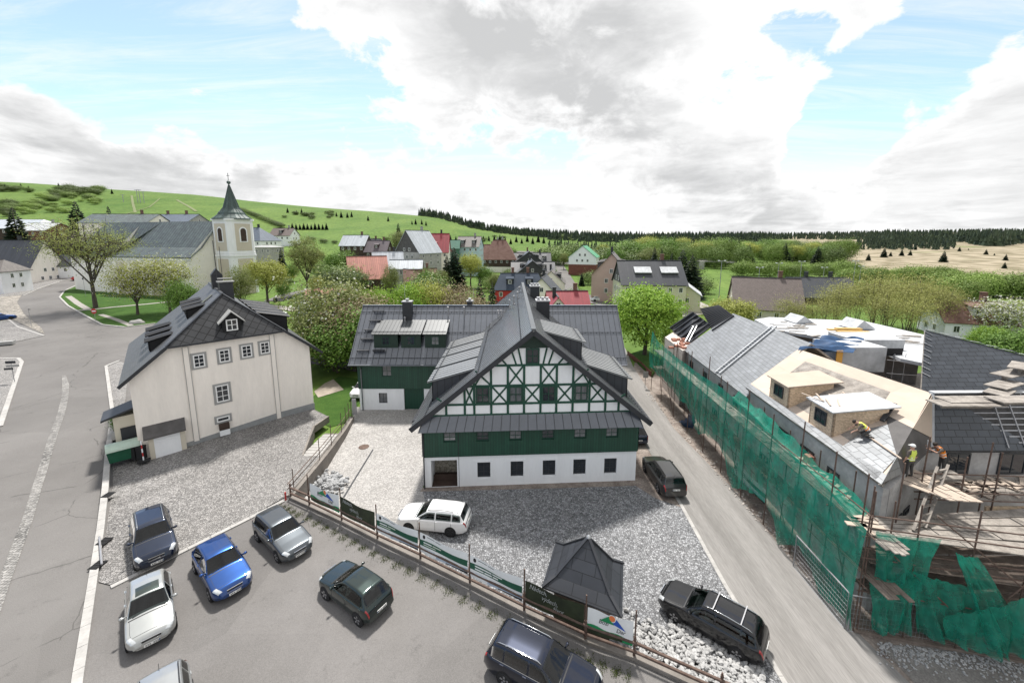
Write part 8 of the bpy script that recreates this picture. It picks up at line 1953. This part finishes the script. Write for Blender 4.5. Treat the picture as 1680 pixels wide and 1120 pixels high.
# spruces that stand alone on moor and hill
def lone(label, group, spots, kind='firw', wide=1.2):
    for q in spots:
        if len(q) == 3: tree(kind, label, q[0], q[1], None, q[2], wide, 'spruce_tree', 'tree', group)
        else: tree(kind, label, q[0], q[1], q[3], None, wide, 'spruce_tree', 'tree', group)
lone('dark spruce standing alone on the dry moor', 'lone spruces on the moor', [(1376, 402, 262), (1366, 403, 330), (1424, 415, 300), (1449, 405, 330), (1460, 412, 340), (1478, 408, 345), (1492, 409, 350), (1547, 410, 285), (1572, 404, 400), (1587, 407, 420), (1616, 408, 360), (1649, 416, 300), (1648, 429, 240), (1630, 415, 350), (1500, 403, 420), (1515, 404, 440), (1530, 402, 450), (1540, 404, 470)])
lone('dark spruce in the willow belt behind the village', 'spruces in the willow belt', [(1154, 387, 300), (1173, 386, 320), (1182, 387, 340), (1196, 388, 330), (1209, 392, 280), (1227, 399, 250), (1286, 397, 260), (1340, 402, 255), (1362, 408, 250), (1096, 381, 330), (1103, 385, 310), (1125, 384, 330), (1135, 386, 320)])
lone('dark spruce on the skyline of the hill', 'spruces on the hill skyline', [(px, t - r8.uniform(-3, 3), 0, t + 9) for px, t, _ in ((9, 303, 640), (35, 301, 650), (48, 306, 640), (97, 301, 600), (108, 306, 590), (118, 304, 600), (127, 308, 600), (140, 305, 610), (150, 311, 600), (184, 309, 650), (472, 340, 560), (487, 343, 560), (495, 341, 560), (552, 346, 600), (560, 348, 610), (570, 348, 600), (577, 347, 610), (604, 353, 620), (637, 354, 600), (676, 359, 620), (682, 359, 620), (692, 359, 630), (699, 361, 630))], 'fir', 1.1)
lone('dark spruce in the row below the hill meadow', 'spruce row below the hill meadow', [(480 + i * 6.2, 365 + (i % 3), 0, 377) for i in range(10)] + [(730 + i * 9, t - r8.uniform(8, 14), 0, t) for i in range(20) for t in [396 + r8.uniform(-3, 3) + i * .2]], 'fir', 1.3)
# far forest as one mass
def forest():
    b = MB(); r_ = random.Random(8); n = 0
    def one(x, y, h):
        z = T(x, y) - .1; w_ = h * r_.uniform(.16, .26)
        for k in range(3):
            z0, z1 = z + h * (.08 + .27 * k), z + h * (.50 + .25 * k); rr_ = w_ * (1 - .27 * k); i0 = len(b.v); a0 = r_.uniform(0, 6)
            for j in range(5): a = a0 + j * 1.2566; q = rr_ * r_.uniform(.7, 1.25); b.v.append((x + q * math.cos(a), y + q * math.sin(a), z0 - r_.uniform(0, .06) * h))
            b.v.append((x, y, z1))
            for j in range(5): b.f.append((i0 + j, i0 + (j + 1) % 5, i0 + 5)); b.m.append(0)
    for _ in range(4600):
        px = r_.uniform(1180, 1760); D = 480 + 1200 * r_.random() ** 1.5
        lim = 900 if px < 1440 else 560
        if D < lim + 90 * math.sin(px * .03): continue
        one((px - 840) / 665 * D, D, r_.uniform(8, 17) * (1.2 if D < 700 else 1))
    for _ in range(2200):
        px = r_.uniform(820, 1260); D = 560 + 700 * r_.random()
        if px < 900 and D < 700: continue
        one((px - 840) / 665 * D, D, r_.uniform(10, 17))
    for _ in range(500):
        px = r_.uniform(690, 900); D = r_.uniform(640, 760); one((px - 840) / 665 * D, D, r_.uniform(9, 15))
    for _ in range(160):
        px = r_.uniform(900, 1040); D = r_.uniform(300, 460); one((px - 840) / 665 * D, D, r_.uniform(5, 10))
    for _ in range(420):
        px = r_.uniform(1400, 1560); D = r_.uniform(420, 620); one((px - 840) / 665 * D, D, r_.uniform(5, 11))
    return tag(b.build('forest', leaf_mat('hazed_needles', (.016, .030, .016), (.058, .080, .038), .1), loc=(0, 0, 0)), 'dark spruce forest along the horizon', 'forest', None, 'stuff')  # paler than the near firs, a little distance haze put into the colour
forest()
# shrub beside the street door of the cream house
p = G(204, 712, -.1); o = thing('shrub', 'dark green conical shrub at the street side of the cream house', 'shrub', p); o.scale = (.42, .42, .24); obj('trunk', PR['fir'][0], o); obj('crown', PR['green'][1], o, (0, 0, 0), (0, 0, 0), (.5, .5, 1.3))
